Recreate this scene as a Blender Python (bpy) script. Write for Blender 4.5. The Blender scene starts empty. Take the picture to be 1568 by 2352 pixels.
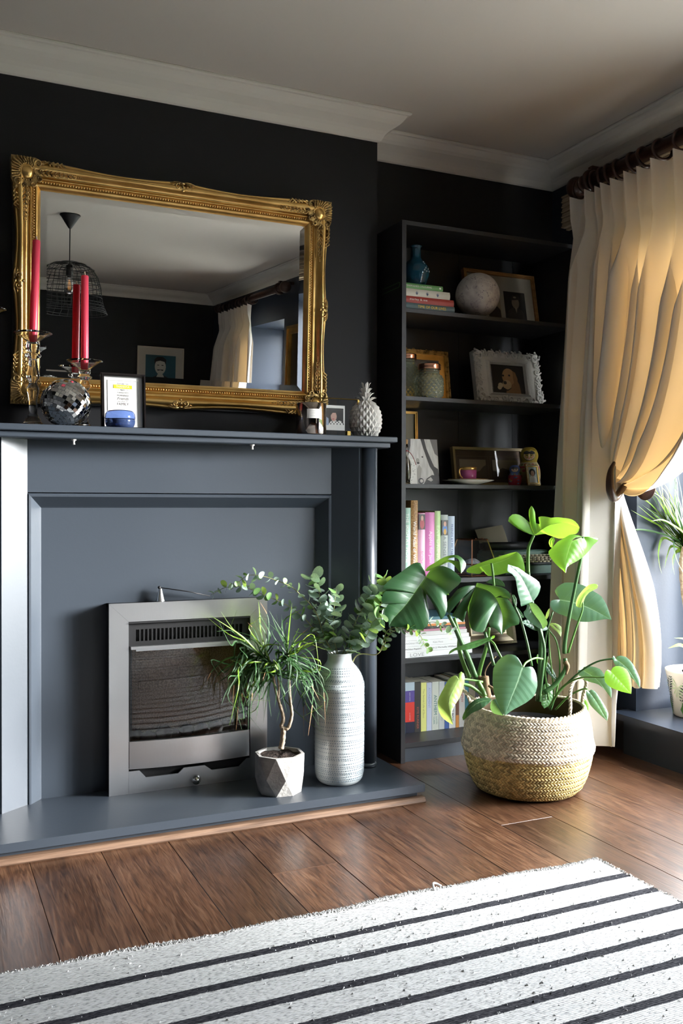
import bpy, math, random
from mathutils import Vector, Matrix
PI = math.pi
random.seed(7)
S = bpy.context.scene
C = S.collection

# ---------------------------------------------------------------- camera, sky, exposure
cam_d = bpy.data.cameras.new('camera')
cam = bpy.data.objects.new('camera', cam_d)
C.objects.link(cam)
S.camera = cam
cam_d.sensor_fit = 'HORIZONTAL'
cam_d.sensor_width = 36.0
cam_d.lens = 36.0 * 2125.5 / 1568.0
cam_d.clip_start = 0.05
_yaw, _pit, _rol = math.radians(24.604), math.radians(-0.507), math.radians(0.108)
_r = Vector((math.cos(_yaw), -math.sin(_yaw), 0))
_f = Vector((math.sin(_yaw) * math.cos(_pit), math.cos(_yaw) * math.cos(_pit), math.sin(_pit)))
_u = _r.cross(_f)
_r2 = _r * math.cos(_rol) + _u * math.sin(_rol)
_u2 = -_r * math.sin(_rol) + _u * math.cos(_rol)
cam.matrix_world = Matrix(((_r2.x, _u2.x, -_f.x, 0), (_r2.y, _u2.y, -_f.y, 0), (_r2.z, _u2.z, -_f.z, 0.968), (0, 0, 0, 1)))

W = bpy.data.worlds.new('overcast_sky')
S.world = W
W.use_nodes = True
W.node_tree.nodes['Background'].inputs[0].default_value = (0.90, 0.95, 1.0, 1)
W.node_tree.nodes['Background'].inputs[1].default_value = 26.0

def portal(name, y0, y1, z0, z1, x):
    l = bpy.data.lights.new(name, 'AREA')
    l.shape = 'RECTANGLE'; l.size = y1 - y0; l.size_y = z1 - z0
    l.cycles.is_portal = True
    o = bpy.data.objects.new(name, l); C.objects.link(o)
    o.location = (x, (y0 + y1) / 2, (z0 + z1) / 2)
    o.rotation_euler = Matrix(((0, 0, 1), (-1, 0, 0), (0, -1, 0))).to_euler()
    return o
WIN1 = (0.95, 2.786, 0.164, 2.055)
WIN2 = (-1.20, -0.42, 0.164, 2.055)
portal('daylight_portal', *WIN1, 2.93)
portal('daylight_portal', *WIN2, 2.93)
sun_d = bpy.data.lights.new('hazy_sun', 'SUN')
sun_d.energy = 20.0; sun_d.angle = math.radians(15); sun_d.color = (1, 0.99, 0.97)
sun = bpy.data.objects.new('hazy_sun', sun_d); C.objects.link(sun)
sun.rotation_euler = Vector((-0.84, 0.40, -0.20)).to_track_quat('-Z', 'Y').to_euler()

S.view_settings.view_transform = 'Standard'
S.view_settings.look = 'None'
S.view_settings.exposure = 0.28
S.view_settings.gamma = 1.0
S.view_settings.use_curve_mapping = False
S.cycles.use_denoising = True
S.cycles.max_bounces = 10
S.cycles.diffuse_bounces = 6
S.cycles.glossy_bounces = 6
S.cycles.transmission_bounces = 10
S.cycles.transparent_max_bounces = 12
S.cycles.caustics_refractive = False
S.cycles.caustics_reflective = False
S.cycles.sample_clamp_indirect = 6.0

# ---------------------------------------------------------------- materials
def mat(name, c, r=0.5, m=0.0, sp=0.5, bump=None, var=None, trans=0.0, ior=1.45, coat=0.0, tl=None, stretch=(1, 1, 1), isl=0.0, emit=None, rv=0.0):
    """Principled material; bump=(scale,strength); var=(scale,colour2,lo,hi); tl=(colour,amount) translucency; isl=variation per loose piece"""
    M = bpy.data.materials.new(name); M.use_nodes = True
    N = M.node_tree.nodes; L = M.node_tree.links
    P = N['Principled BSDF']
    P.inputs['Base Color'].default_value = (*c, 1)
    P.inputs['Roughness'].default_value = r
    P.inputs['Metallic'].default_value = m
    P.inputs['Specular IOR Level'].default_value = sp
    P.inputs['Transmission Weight'].default_value = trans
    P.inputs['IOR'].default_value = ior
    P.inputs['Coat Weight'].default_value = coat
    tc = N.new('ShaderNodeTexCoord'); mp = N.new('ShaderNodeMapping')
    mp.inputs['Scale'].default_value = stretch
    L.new(tc.outputs['Object'], mp.inputs[0])
    col = None
    if var:
        n = N.new('ShaderNodeTexNoise'); n.inputs['Scale'].default_value = var[0]; n.inputs['Detail'].default_value = 5
        L.new(mp.outputs[0], n.inputs['Vector'])
        rp = N.new('ShaderNodeValToRGB'); e = rp.color_ramp.elements
        e[0].position = var[2]; e[1].position = var[3]; e[0].color = (*c, 1); e[1].color = (*var[1], 1)
        L.new(n.outputs[0], rp.inputs[0]); col = rp.outputs[0]
        L.new(col, P.inputs['Base Color'])
        if rv:
            mr = N.new('ShaderNodeMapRange'); mr.inputs[3].default_value = r - rv; mr.inputs[4].default_value = r + rv
            L.new(n.outputs[0], mr.inputs[0]); L.new(mr.outputs[0], P.inputs['Roughness'])
    if isl:
        g = N.new('ShaderNodeNewGeometry'); hs = N.new('ShaderNodeHueSaturation')
        mr = N.new('ShaderNodeMapRange'); mr.inputs[3].default_value = 1 - isl; mr.inputs[4].default_value = 1 + isl
        L.new(g.outputs['Random Per Island'], mr.inputs[0]); L.new(mr.outputs[0], hs.inputs['Value'])
        if col: L.new(col, hs.inputs['Color'])
        else: hs.inputs['Color'].default_value = (*c, 1)
        col = hs.outputs[0]; L.new(col, P.inputs['Base Color'])
    if bump:
        n = N.new('ShaderNodeTexNoise'); n.inputs['Scale'].default_value = bump[0]; n.inputs['Detail'].default_value = 4
        L.new(mp.outputs[0], n.inputs['Vector'])
        b = N.new('ShaderNodeBump'); b.inputs['Strength'].default_value = bump[1]; b.inputs['Distance'].default_value = 0.004
        L.new(n.outputs[0], b.inputs['Height']); L.new(b.outputs[0], P.inputs['Normal'])
    if tl:
        t = N.new('ShaderNodeBsdfTranslucent'); t.inputs[0].default_value = (*tl[0], 1)
        mx = N.new('ShaderNodeMixShader'); mx.inputs[0].default_value = tl[1]
        L.new(P.outputs[0], mx.inputs[1]); L.new(t.outputs[0], mx.inputs[2])
        L.new(mx.outputs[0], N['Material Output'].inputs[0])
    if emit:
        P.inputs['Emission Color'].default_value = (*emit[0], 1); P.inputs['Emission Strength'].default_value = emit[1]
    return M

def nodes_of(M): return M.node_tree.nodes, M.node_tree.links, M.node_tree.nodes['Principled BSDF']
def mth(N, L, op, a, b=None, c=None):
    n = N.new('ShaderNodeMath'); n.operation = op
    for i, x in enumerate((a, b, c)):
        if x is None: continue
        if hasattr(x, 'type'): L.new(x, n.inputs[i])
        else: n.inputs[i].default_value = x
    return n.outputs[0]
def ramp(N, L, fac, stops):
    r = N.new('ShaderNodeValToRGB'); e = r.color_ramp.elements
    while len(e) < len(stops): e.new(0.5)
    for k, (p, c) in zip(e, stops): k.position = p; k.color = (*c, 1)
    L.new(fac, r.inputs[0]); return r.outputs[0]

M_wall = mat('charcoal_wall_paint', (0.013, 0.013, 0.015), 0.55, sp=0.3, bump=(120, 0.05))
M_navy = mat('slate_blue_satin_paint', (0.036, 0.046, 0.060), 0.40, sp=0.5, bump=(90, 0.05), coat=0.35)
M_navy.node_tree.nodes['Principled BSDF'].inputs['Coat Roughness'].default_value = 0.32
M_sill = mat('navy_gloss_paint', (0.020, 0.026, 0.040), 0.32, sp=0.5, bump=(60, 0.05))
M_east = mat('deep_navy_wall_paint', (0.017, 0.025, 0.043), 0.45, sp=0.4, bump=(110, 0.05))
M_case = mat('black_shelf_paint', (0.019, 0.0195, 0.022), 0.42, sp=0.45, bump=(350, 0.08))
M_white = mat('ceiling_paint', (0.66, 0.62, 0.57), 0.9, sp=0.2, bump=(25, 0.03))
M_corn = mat('cornice_paint', (0.72, 0.69, 0.63), 0.8, sp=0.3, bump=(30, 0.04))
M_gold = mat('antique_gold', (0.86, 0.57, 0.20), 0.30, 1.0, var=(14, (0.62, 0.37, 0.11), 0.4, 0.75), bump=(60, 0.05))
M_gold2 = mat('patinated_gold_carving', (0.60, 0.41, 0.16), 0.38, 1.0, var=(60, (0.13, 0.085, 0.04), 0.42, 0.68), bump=(140, 0.5))
M_mirror = mat('mirror_silver', (0.86, 0.87, 0.86), 0.0, 1.0)
M_steel = mat('brushed_steel', (0.84, 0.85, 0.86), 0.30, 1.0, bump=(30, 0.05), stretch=(1, 1, 14))
M_steelh = mat('brushed_steel_level_grain', (0.84, 0.85, 0.86), 0.30, 1.0, bump=(30, 0.05), stretch=(14, 1, 1))
M_chrome = mat('polished_steel', (0.75, 0.74, 0.72), 0.15, 1.0)
M_black = mat('matt_black_metal', (0.012, 0.012, 0.013), 0.45)
M_blackgl = mat('black_gloss_lacquer', (0.012, 0.010, 0.010), 0.15)
M_fireb = mat('speckled_ceramic_fibre', (0.68, 0.48, 0.32), 0.9, var=(260, (0.38, 0.25, 0.16), 0.42, 0.6), bump=(200, 0.4))
M_coal = mat('ash_grey_coal', (0.16, 0.14, 0.13), 0.9, var=(30, (0.03, 0.028, 0.027), 0.4, 0.65), bump=(50, 0.8))
M_glass = mat('clear_glass', (1, 1, 1), 0.0, trans=1.0, ior=1.45)
M_navyglass = mat('ink_blue_glass', (0.16, 0.26, 0.62), 0.02, trans=0.85, ior=1.45)
M_tealglass = mat('teal_blue_glass', (0.03, 0.22, 0.36), 0.03, trans=0.8, ior=1.45)
M_greenglass = mat('pale_green_glass', (0.72, 0.83, 0.62), 0.03, trans=0.8, ior=1.45)
M_candle = mat('coral_pink_wax', (0.92, 0.09, 0.16), 0.30, tl=((0.9, 0.08, 0.12), 0.25))
M_wick = mat('cotton_wick', (0.8, 0.65, 0.5), 0.9)
M_tile = mat('mirror_tile', (0.82, 0.84, 0.85), 0.03, 1.0)
M_grout = mat('disco_grout', (0.32, 0.33, 0.34), 0.5)
M_paper = mat('white_paper', (0.80, 0.79, 0.76), 0.8)
M_cream = mat('cream_mount', (0.62, 0.57, 0.46), 0.85)
M_ink = mat('black_ink', (0.02, 0.02, 0.022), 0.7)
M_yellow = mat('yellow_ink', (0.80, 0.60, 0.02), 0.7)
M_smoke = mat('smoky_mirrored_glass', (0.42, 0.36, 0.32), 0.06, 1.0)
M_brass = mat('brass', (0.62, 0.42, 0.12), 0.28, 1.0)
M_copper = mat('copper', (0.85, 0.44, 0.30), 0.25, 1.0)
M_ceram = mat('matt_white_ceramic', (0.70, 0.68, 0.64), 0.55, bump=(90, 0.05))
M_plaster = mat('white_resin_carving', (0.56, 0.54, 0.50), 0.6, bump=(120, 0.3))
M_conc = mat('cast_concrete', (0.48, 0.46, 0.43), 0.85, var=(22, (0.26, 0.25, 0.24), 0.42, 0.72), bump=(120, 0.35))
M_soil = mat('potting_soil', (0.035, 0.023, 0.018), 1.0, var=(140, (0.10, 0.07, 0.055), 0.5, 0.7), bump=(160, 1.0))
M_bark = mat('pale_bark', (0.42, 0.33, 0.24), 0.85, var=(90, (0.24, 0.18, 0.12), 0.4, 0.65), bump=(120, 0.5))
M_walnut = mat('dark_walnut', (0.030, 0.013, 0.009), 0.32, var=(20, (0.055, 0.022, 0.013), 0.4, 0.7), stretch=(1, 0.15, 1))
M_oak = mat('oak_frame', (0.42, 0.22, 0.08), 0.4, var=(60, (0.26, 0.12, 0.04), 0.35, 0.7), stretch=(0.2, 1, 1))
M_tan = mat('bare_wood_strip', (0.20, 0.12, 0.075), 0.6, var=(60, (0.10, 0.055, 0.032), 0.35, 0.65), stretch=(0.12, 1, 3), bump=(120, 0.2))
M_bamboo = mat('bamboo_slat', (0.50, 0.40, 0.27), 0.7, isl=0.3)
M_petiole = mat('green_stalk', (0.10, 0.21, 0.05), 0.35, tl=((0.3, 0.55, 0.1), 0.12))
M_petdark = mat('dark_green_stalk', (0.045, 0.11, 0.035), 0.35)
M_node = mat('brown_stem_node', (0.16, 0.10, 0.05), 0.8, bump=(80, 0.5))
M_eustem = mat('olive_twig', (0.28, 0.27, 0.11), 0.6)
M_euleaf = mat('eucalyptus_leaf', (0.27, 0.38, 0.31), 0.42, sp=0.6, tl=((0.30, 0.45, 0.18), 0.18), var=(9, (0.40, 0.51, 0.45), 0.35, 0.7))
M_euleaf2 = mat('green_eucalyptus_leaf', (0.14, 0.28, 0.09), 0.42, sp=0.5, tl=((0.40, 0.58, 0.10), 0.25))
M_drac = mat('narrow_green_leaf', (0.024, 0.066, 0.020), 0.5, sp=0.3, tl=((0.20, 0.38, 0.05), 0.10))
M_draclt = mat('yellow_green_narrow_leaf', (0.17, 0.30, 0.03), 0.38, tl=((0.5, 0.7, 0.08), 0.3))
M_dry = mat('dry_leaf_tip', (0.36, 0.20, 0.10), 0.8)
M_cow = mat('cow_hide_print', (0.55, 0.54, 0.52), 0.4, var=(30, (0.75, 0.74, 0.72), 0.35, 0.65), stretch=(3, 1, 0.6))
M_sepia = mat('sepia_print', (0.17, 0.13, 0.08), 0.5)
M_dark = mat('dark_print', (0.02, 0.017, 0.015), 0.4)
M_skin = mat('printed_skin_tone', (0.52, 0.33, 0.26), 0.6)
M_skind = mat('sepia_skin_print', (0.22, 0.17, 0.12), 0.6)
M_pages = mat('book_pages', (0.70, 0.64, 0.52), 0.9, bump=(400, 0.3), stretch=(1, 1, 1))
def paint(n, c, r=0.45): return mat(n, c, r)

def make_leafmat(name, c, vein, tl, amt, r=0.28):
    M = mat(name, c, r, sp=0.75)
    N, L, P = nodes_of(M)
    uv = N.new('ShaderNodeUVMap'); sx = N.new('ShaderNodeSeparateXYZ'); L.new(uv.outputs[0], sx.inputs[0])
    t, s = sx.outputs[0], sx.outputs[1]
    a = mth(N, L, 'SUBTRACT', mth(N, L, 'MULTIPLY', t, 8.0), mth(N, L, 'MULTIPLY', s, 0.0))
    fr = mth(N, L, 'ABSOLUTE', mth(N, L, 'SUBTRACT', mth(N, L, 'FRACT', a), 0.5))
    lat = mth(N, L, 'LESS_THAN', fr, 0.035)
    mid = mth(N, L, 'LESS_THAN', s, 0.035)
    v = mth(N, L, 'MAXIMUM', mth(N, L, 'MULTIPLY', lat, 0.16), mid)
    mx = N.new('ShaderNodeMix'); mx.data_type = 'RGBA'
    L.new(v, mx.inputs[0]); mx.inputs[6].default_value = (*c, 1); mx.inputs[7].default_value = (*vein, 1)
    L.new(mx.outputs[2], P.inputs['Base Color'])
    hb = mth(N, L, 'MULTIPLY', fr, 1.0)
    b = N.new('ShaderNodeBump'); b.inputs['Strength'].default_value = 0.14; b.inputs['Distance'].default_value = 0.006
    L.new(hb, b.inputs['Height']); L.new(b.outputs[0], P.inputs['Normal'])
    tr = N.new('ShaderNodeBsdfTranslucent'); tr.inputs[0].default_value = (*tl, 1)
    ms = N.new('ShaderNodeMixShader'); ms.inputs[0].default_value = amt
    L.new(P.outputs[0], ms.inputs[1]); L.new(tr.outputs[0], ms.inputs[2]); L.new(ms.outputs[0], N['Material Output'].inputs[0])
    return M
M_leafd = make_leafmat('dark_monstera_leaf', (0.018, 0.062, 0.022), (0.10, 0.20, 0.07), (0.22, 0.46, 0.05), 0.12)
M_leafm = make_leafmat('mid_green_monstera_leaf', (0.045, 0.13, 0.040), (0.16, 0.28, 0.10), (0.30, 0.58, 0.06), 0.30)
M_leafl = make_leafmat('bright_green_monstera_leaf', (0.12, 0.30, 0.035), (0.26, 0.44, 0.10), (0.42, 0.80, 0.06), 0.45)
M_leafy = make_leafmat('lime_young_leaf', (0.34, 0.50, 0.14), (0.42, 0.56, 0.22), (0.60, 0.80, 0.15), 0.4)
M_leafg = make_leafmat('grey_green_monstera_leaf', (0.055, 0.125, 0.075), (0.20, 0.32, 0.20), (0.30, 0.55, 0.12), 0.18, 0.24)

def floor_mat():
    M = mat('brown_oak_floor', (0.1, 0.04, 0.02), 0.33, sp=0.5, coat=0.35)
    N, L, P = nodes_of(M)
    P.inputs['Coat Roughness'].default_value = 0.30
    tc = N.new('ShaderNodeTexCoord'); oi = N.new('ShaderNodeObjectInfo')
    ad = N.new('ShaderNodeVectorMath'); ad.operation = 'ADD'
    cx = N.new('ShaderNodeCombineXYZ'); L.new(mth(N, L, 'MULTIPLY', oi.outputs['Random'], 40.0), cx.inputs[0]); L.new(mth(N, L, 'MULTIPLY', oi.outputs['Random'], 17.0), cx.inputs[1])
    L.new(tc.outputs['Object'], ad.inputs[0]); L.new(cx.outputs[0], ad.inputs[1])
    def noise(sc, st, det=5, dist=0):
        mp = N.new('ShaderNodeMapping'); mp.inputs['Scale'].default_value = st
        L.new(ad.outputs[0], mp.inputs[0])
        n = N.new('ShaderNodeTexNoise'); n.inputs['Scale'].default_value = sc; n.inputs['Detail'].default_value = det; n.inputs['Distortion'].default_value = dist
        L.new(mp.outputs[0], n.inputs['Vector']); return n.outputs[0]
    big = noise(3.0, (1.2, 0.5, 1), 3)
    gr = noise(11.0, (5.5, 0.5, 1), 6, 1.6)
    pore = noise(70.0, (4.0, 0.22, 1), 3)
    base = ramp(N, L, gr, [(0.30, (0.036, 0.017, 0.010)), (0.52, (0.088, 0.041, 0.021)), (0.72, (0.145, 0.080, 0.046))])
    mx = N.new('ShaderNodeMix'); mx.data_type = 'RGBA'; mx.blend_type = 'MULTIPLY'; mx.inputs[0].default_value = 0.8
    L.new(base, mx.inputs[6]); L.new(ramp(N, L, big, [(0.3, (0.62, 0.58, 0.56)), (0.7, (1.25, 1.15, 1.05))]), mx.inputs[7])
    m2 = N.new('ShaderNodeMix'); m2.data_type = 'RGBA'; m2.blend_type = 'MULTIPLY'; m2.inputs[0].default_value = 0.6
    L.new(mx.outputs[2], m2.inputs[6]); L.new(ramp(N, L, pore, [(0.36, (0.35, 0.3, 0.28)), (0.48, (1, 1, 1))]), m2.inputs[7])
    hs = N.new('ShaderNodeHueSaturation'); L.new(m2.outputs[2], hs.inputs['Color'])
    mr = N.new('ShaderNodeMapRange'); mr.inputs[3].default_value = 0.8; mr.inputs[4].default_value = 1.25
    L.new(oi.outputs['Random'], mr.inputs[0]); L.new(mr.outputs[0], hs.inputs['Value'])
    L.new(hs.outputs[0], P.inputs['Base Color'])
    r2 = N.new('ShaderNodeMapRange'); r2.inputs[3].default_value = 0.24; r2.inputs[4].default_value = 0.44
    L.new(big, r2.inputs[0]); L.new(r2.outputs[0], P.inputs['Roughness'])
    b = N.new('ShaderNodeBump'); b.inputs['Strength'].default_value = 0.18; b.inputs['Distance'].default_value = 0.003
    L.new(mth(N, L, 'ADD', gr, mth(N, L, 'MULTIPLY', pore, 0.6)), b.inputs['Height']); L.new(b.outputs[0], P.inputs['Normal'])
    return M
M_floor = floor_mat()

def rug_mat():
    M = mat('striped_wool', (0.8, 0.8, 0.8), 0.95, sp=0.1)
    N, L, P = nodes_of(M)
    tc = N.new('ShaderNodeTexCoord'); sx = N.new('ShaderNodeSeparateXYZ'); L.new(tc.outputs['Object'], sx.inputs[0])
    n1 = N.new('ShaderNodeTexNoise'); n1.inputs['Scale'].default_value = 14; n1.inputs['Detail'].default_value = 3; L.new(tc.outputs['Object'], n1.inputs['Vector'])
    n0 = N.new('ShaderNodeTexNoise'); n0.inputs['Scale'].default_value = 320; n0.inputs['Detail'].default_value = 2; L.new(tc.outputs['Object'], n0.inputs['Vector'])
    y = mth(N, L, 'ADD', sx.outputs[1], mth(N, L, 'MULTIPLY', mth(N, L, 'SUBTRACT', n1.outputs[0], 0.5), 0.008))
    y = mth(N, L, 'ADD', y, mth(N, L, 'MULTIPLY', mth(N, L, 'SUBTRACT', n0.outputs[0], 0.5), 0.004))
    # distance behind the far edge (object origin lies on that edge)
    k = mth(N, L, 'DIVIDE', mth(N, L, 'SUBTRACT', mth(N, L, 'MULTIPLY', y, -1.0), 0.072), 0.0995)
    d = mth(N, L, 'ABSOLUTE', mth(N, L, 'SUBTRACT', mth(N, L, 'FRACT', k), 0.5))
    st = mth(N, L, 'MULTIPLY', mth(N, L, 'LESS_THAN', d, 0.125), mth(N, L, 'GREATER_THAN', k, 0.0))
    mp = N.new('ShaderNodeMapping'); mp.inputs['Scale'].default_value = (0.35, 1, 1); L.new(tc.outputs['Object'], mp.inputs[0])
    sp = N.new('ShaderNodeTexNoise'); sp.inputs['Scale'].default_value = 300; sp.inputs['Detail'].default_value = 2; L.new(mp.outputs[0], sp.inputs['Vector'])
    wv = N.new('ShaderNodeTexWave'); wv.bands_direction = 'Y'; wv.inputs['Scale'].default_value = 60; wv.inputs['Distortion'].default_value = 1.5; wv.inputs['Detail'].default_value = 2
    L.new(tc.outputs['Object'], wv.inputs['Vector'])
    cw = ramp(N, L, sp.outputs[0], [(0.30, (0.22, 0.22, 0.22)), (0.42, (0.47, 0.47, 0.465)), (0.6, (0.60, 0.60, 0.595))])
    cb = ramp(N, L, sp.outputs[0], [(0.35, (0.012, 0.012, 0.016)), (0.7, (0.06, 0.06, 0.068))])
    mx = N.new('ShaderNodeMix'); mx.data_type = 'RGBA'; L.new(st, mx.inputs[0]); L.new(cw, mx.inputs[6]); L.new(cb, mx.inputs[7])
    L.new(mx.outputs[2], P.inputs['Base Color'])
    b = N.new('ShaderNodeBump'); b.inputs['Strength'].default_value = 0.6; b.inputs['Distance'].default_value = 0.003
    L.new(mth(N, L, 'ADD', wv.outputs[0], sp.outputs[0]), b.inputs['Height']); L.new(b.outputs[0], P.inputs['Normal'])
    return M
M_rug = rug_mat()
M_curt = mat('cream_lined_linen', (0.66, 0.62, 0.56), 0.85, sp=0.2, tl=((1.0, 0.62, 0.24), 0.085), bump=(500, 0.12), stretch=(1, 0.4, 3))

# ---------------------------------------------------------------- mesh helpers
ORG = {}
class MB:
    def __init__(self, M=None):
        self.v, self.f, self.m, self.s, self.uv = [], [], [], [], {}
        self.M = M or Matrix.Identity(4)
    def add(self, vs, fs, m=0, s=False, uv=None):
        o = len(self.v)
        for i, p in enumerate(vs):
            self.v.append(self.M @ Vector(p))
            if uv: self.uv[o + i] = uv[i]
        for f in fs:
            self.f.append(tuple(i + o for i in f)); self.m.append(m); self.s.append(s)
        return self
    def box(self, x0, x1, y0, y1, z0, z1, m=0, b=0.0):
        if not b:
            vs = [(x, y, z) for z in (z0, z1) for y in (y0, y1) for x in (x0, x1)]
            return self.add(vs, [(0, 2, 3, 1), (4, 5, 7, 6), (0, 1, 5, 4), (2, 6, 7, 3), (0, 4, 6, 2), (1, 3, 7, 5)], m)
        ring = lambda i, z: [(x0 + i, y0 + i, z), (x1 - i, y0 + i, z), (x1 - i, y1 - i, z), (x0 + i, y1 - i, z)]
        vs = ring(b, z0) + ring(0, z0 + b) + ring(0, z1 - b) + ring(b, z1)
        fs = [(3, 2, 1, 0), (12, 13, 14, 15)]
        for k in range(3):
            for i in range(4):
                j = (i + 1) % 4; fs.append((k * 4 + i, k * 4 + j, k * 4 + 4 + j, k * 4 + 4 + i))
        return self.add(vs, fs, m)
    def prism(self, pts, z0, z1, m=0):
        """plan polygon (x,y) extruded in z"""
        n = len(pts)
        vs = [(x, y, z0) for x, y in pts] + [(x, y, z1) for x, y in pts]
        return self.add(vs, [tuple(range(n - 1, -1, -1)), tuple(range(n, 2 * n))] + [(i, (i + 1) % n, n + (i + 1) % n, n + i) for i in range(n)], m)
    def plate(self, pts, y0, y1, m=0):
        """front polygon (x,z) extruded in y"""
        n = len(pts)
        vs = [(x, y0, z) for x, z in pts] + [(x, y1, z) for x, z in pts]
        return self.add(vs, [tuple(range(n)), tuple(range(2 * n - 1, n - 1, -1))] + [(i, n + i, n + (i + 1) % n, (i + 1) % n) for i in range(n)], m)
    def lathe(self, prof, cx=0, cy=0, seg=24, m=0, s=True, sx=1, sy=1, a0=0):
        vs, fs, n = [], [], len(prof)
        for k in range(seg):
            a = a0 + 2 * PI * k / seg
            for r, z in prof: vs.append((cx + r * math.cos(a) * sx, cy + r * math.sin(a) * sy, z))
        for k in range(seg):
            q = (k + 1) % seg
            for i in range(n - 1): fs.append((k * n + i, q * n + i, q * n + i + 1, k * n + i + 1))
        if prof[0][0] > 1e-5: fs.append(tuple(k * n for k in range(seg - 1, -1, -1)))
        if prof[-1][0] > 1e-5: fs.append(tuple(k * n + n - 1 for k in range(seg)))
        return self.add(vs, fs, m, s)
    def tube(self, pts, r, seg=6, m=0, s=True, closed=False):
        P = [Vector(p) for p in pts]; n = len(P)
        R = list(r) if isinstance(r, (list, tuple)) else [r] * n
        vs, fs = [], []
        t0 = (P[1] - P[0]).normalized()
        ref = Vector((0, 0, 1)) if abs(t0.z) < 0.9 else Vector((1, 0, 0))
        for i in range(n):
            a = P[i - 1] if (i or closed) else P[i]; b = P[(i + 1) % n] if (i < n - 1 or closed) else P[i]
            t = (b - a).normalized()
            u = ref - t * ref.dot(t)
            if u.length < 1e-4: u = Vector((0.3, 1, 0.2)).cross(t)
            u.normalize(); w = t.cross(u); ref = u
            for k in range(seg):
                g = 2 * PI * k / seg
                vs.append(P[i] + (u * math.cos(g) + w * math.sin(g)) * R[i])
        for i in range(n if closed else n - 1):
            j = (i + 1) % n
            for k in range(seg):
                q = (k + 1) % seg
                fs.append((i * seg + k, i * seg + q, j * seg + q, j * seg + k))
        if not closed:
            fs.append(tuple(range(seg - 1, -1, -1))); fs.append(tuple((n - 1) * seg + k for k in range(seg)))
        return self.add(vs, fs, m, s)
    def grid(self, rows, m=0, s=True, close=False, uv=None):
        nr, nc = len(rows), len(rows[0])
        vs = [p for r in rows for p in r]; fs = []
        for i in range(nr - 1):
            for j in range(nc if close else nc - 1):
                q = (j + 1) % nc
                fs.append((i * nc + j, i * nc + q, (i + 1) * nc + q, (i + 1) * nc + j))
        return self.add(vs, fs, m, s, uv)
    def ball(self, c, r, seg=12, ring=8, m=0, sc=(1, 1, 1)):
        c = Vector(c); vs = [c + Vector((0, 0, -r * sc[2]))]
        for i in range(1, ring):
            t = -PI / 2 + PI * i / ring
            for k in range(seg):
                a = 2 * PI * k / seg
                vs.append(c + Vector((r * math.cos(t) * math.cos(a) * sc[0], r * math.cos(t) * math.sin(a) * sc[1], r * math.sin(t) * sc[2])))
        vs.append(c + Vector((0, 0, r * sc[2])))
        fs = []
        for k in range(seg):
            q = (k + 1) % seg
            fs.append((0, 1 + q, 1 + k)); b = 1 + (ring - 2) * seg
            fs.append((b + k, b + q, len(vs) - 1))
            for i in range(ring - 2):
                a = 1 + i * seg
                fs.append((a + k, a + q, a + seg + q, a + seg + k))
        return self.add(vs, fs, m, True)
    def text(self, body, M, width=None, size=0.01, m=0, ital=0.0, maxh=None):
        """lettering laid in the xy plane of M, centred on its origin, scaled to the given width"""
        cu = bpy.data.curves.new('lettering', 'FONT'); cu.body = body; cu.size = 1; cu.shear = ital; cu.resolution_u = 2
        ob = bpy.data.objects.new('lettering', cu)
        me = bpy.data.meshes.new_from_object(ob)
        vs = [v.co.copy() for v in me.vertices]; fs = [tuple(p.vertices) for p in me.polygons]
        bpy.data.objects.remove(ob); bpy.data.curves.remove(cu); bpy.data.meshes.remove(me)
        if not vs: return self
        x0, x1 = min(v.x for v in vs), max(v.x for v in vs); y0, y1 = min(v.y for v in vs), max(v.y for v in vs)
        k = (width / (x1 - x0)) if width else size
        ky = min(k, maxh / (y1 - y0)) if maxh else k
        c = Vector(((x0 + x1) / 2, (y0 + y1) / 2, 0))
        return self.add([M @ Vector(((v.x - c.x) * k, (v.y - c.y) * ky, 0)) for v in vs], fs, m)
    def build(self, name, mats, parent=None, loc=None, kind=None, label=None):
        if not isinstance(mats, (list, tuple)): mats = [mats]
        org = ORG[parent] if parent is not None else Vector(loc if loc is not None else (0, 0, 0))
        me = bpy.data.meshes.new(name)
        me.from_pydata([tuple(v - org) for v in self.v], [], self.f)
        for x in mats: me.materials.append(x)
        me.polygons.foreach_set('material_index', self.m)
        me.polygons.foreach_set('use_smooth', self.s)
        if self.uv:
            ul = me.uv_layers.new(name='UVMap')
            for lp in me.loops: ul.data[lp.index].uv = self.uv.get(lp.vertex_index, (0, 0))
        me.update()
        o = bpy.data.objects.new(name, me); C.objects.link(o)
        if parent is not None: o.parent = parent
        else: o.location = org
        ORG[o] = org
        if kind: o['kind'] = kind
        if label: o['label'] = label
        return o

def thing(name, label, cat, loc, group=None, kind=None):
    o = bpy.data.objects.new(name, None); C.objects.link(o)
    o.empty_display_size = 0.02; o.location = loc; ORG[o] = Vector(loc)
    if label: o['label'] = label
    if cat: o['category'] = cat
    if group: o['group'] = group
    if kind: o['kind'] = kind
    return o
def tag(o, label, cat, group=None):
    o['label'] = label; o['category'] = cat
    if group: o['group'] = group
    return o
def put(mesh_obj, parent, M, name=None):
    """a copy of one piece (shared mesh) placed by a matrix relative to its parent"""
    c = mesh_obj.copy(); C.objects.link(c); c.parent = parent; c.matrix_local = M
    if name: c.name = name
    return c
def copy_tree(root, loc, label, group=None):
    r = root.copy(); C.objects.link(r); r.location = loc; r['label'] = label; ORG[r] = Vector(loc)
    if group: r['group'] = group
    for ch in list(root.children):
        c = ch.copy(); C.objects.link(c); c.parent = r
        for g in list(ch.children):
            d = g.copy(); C.objects.link(d); d.parent = c
    return r
T = Matrix.Translation
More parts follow.
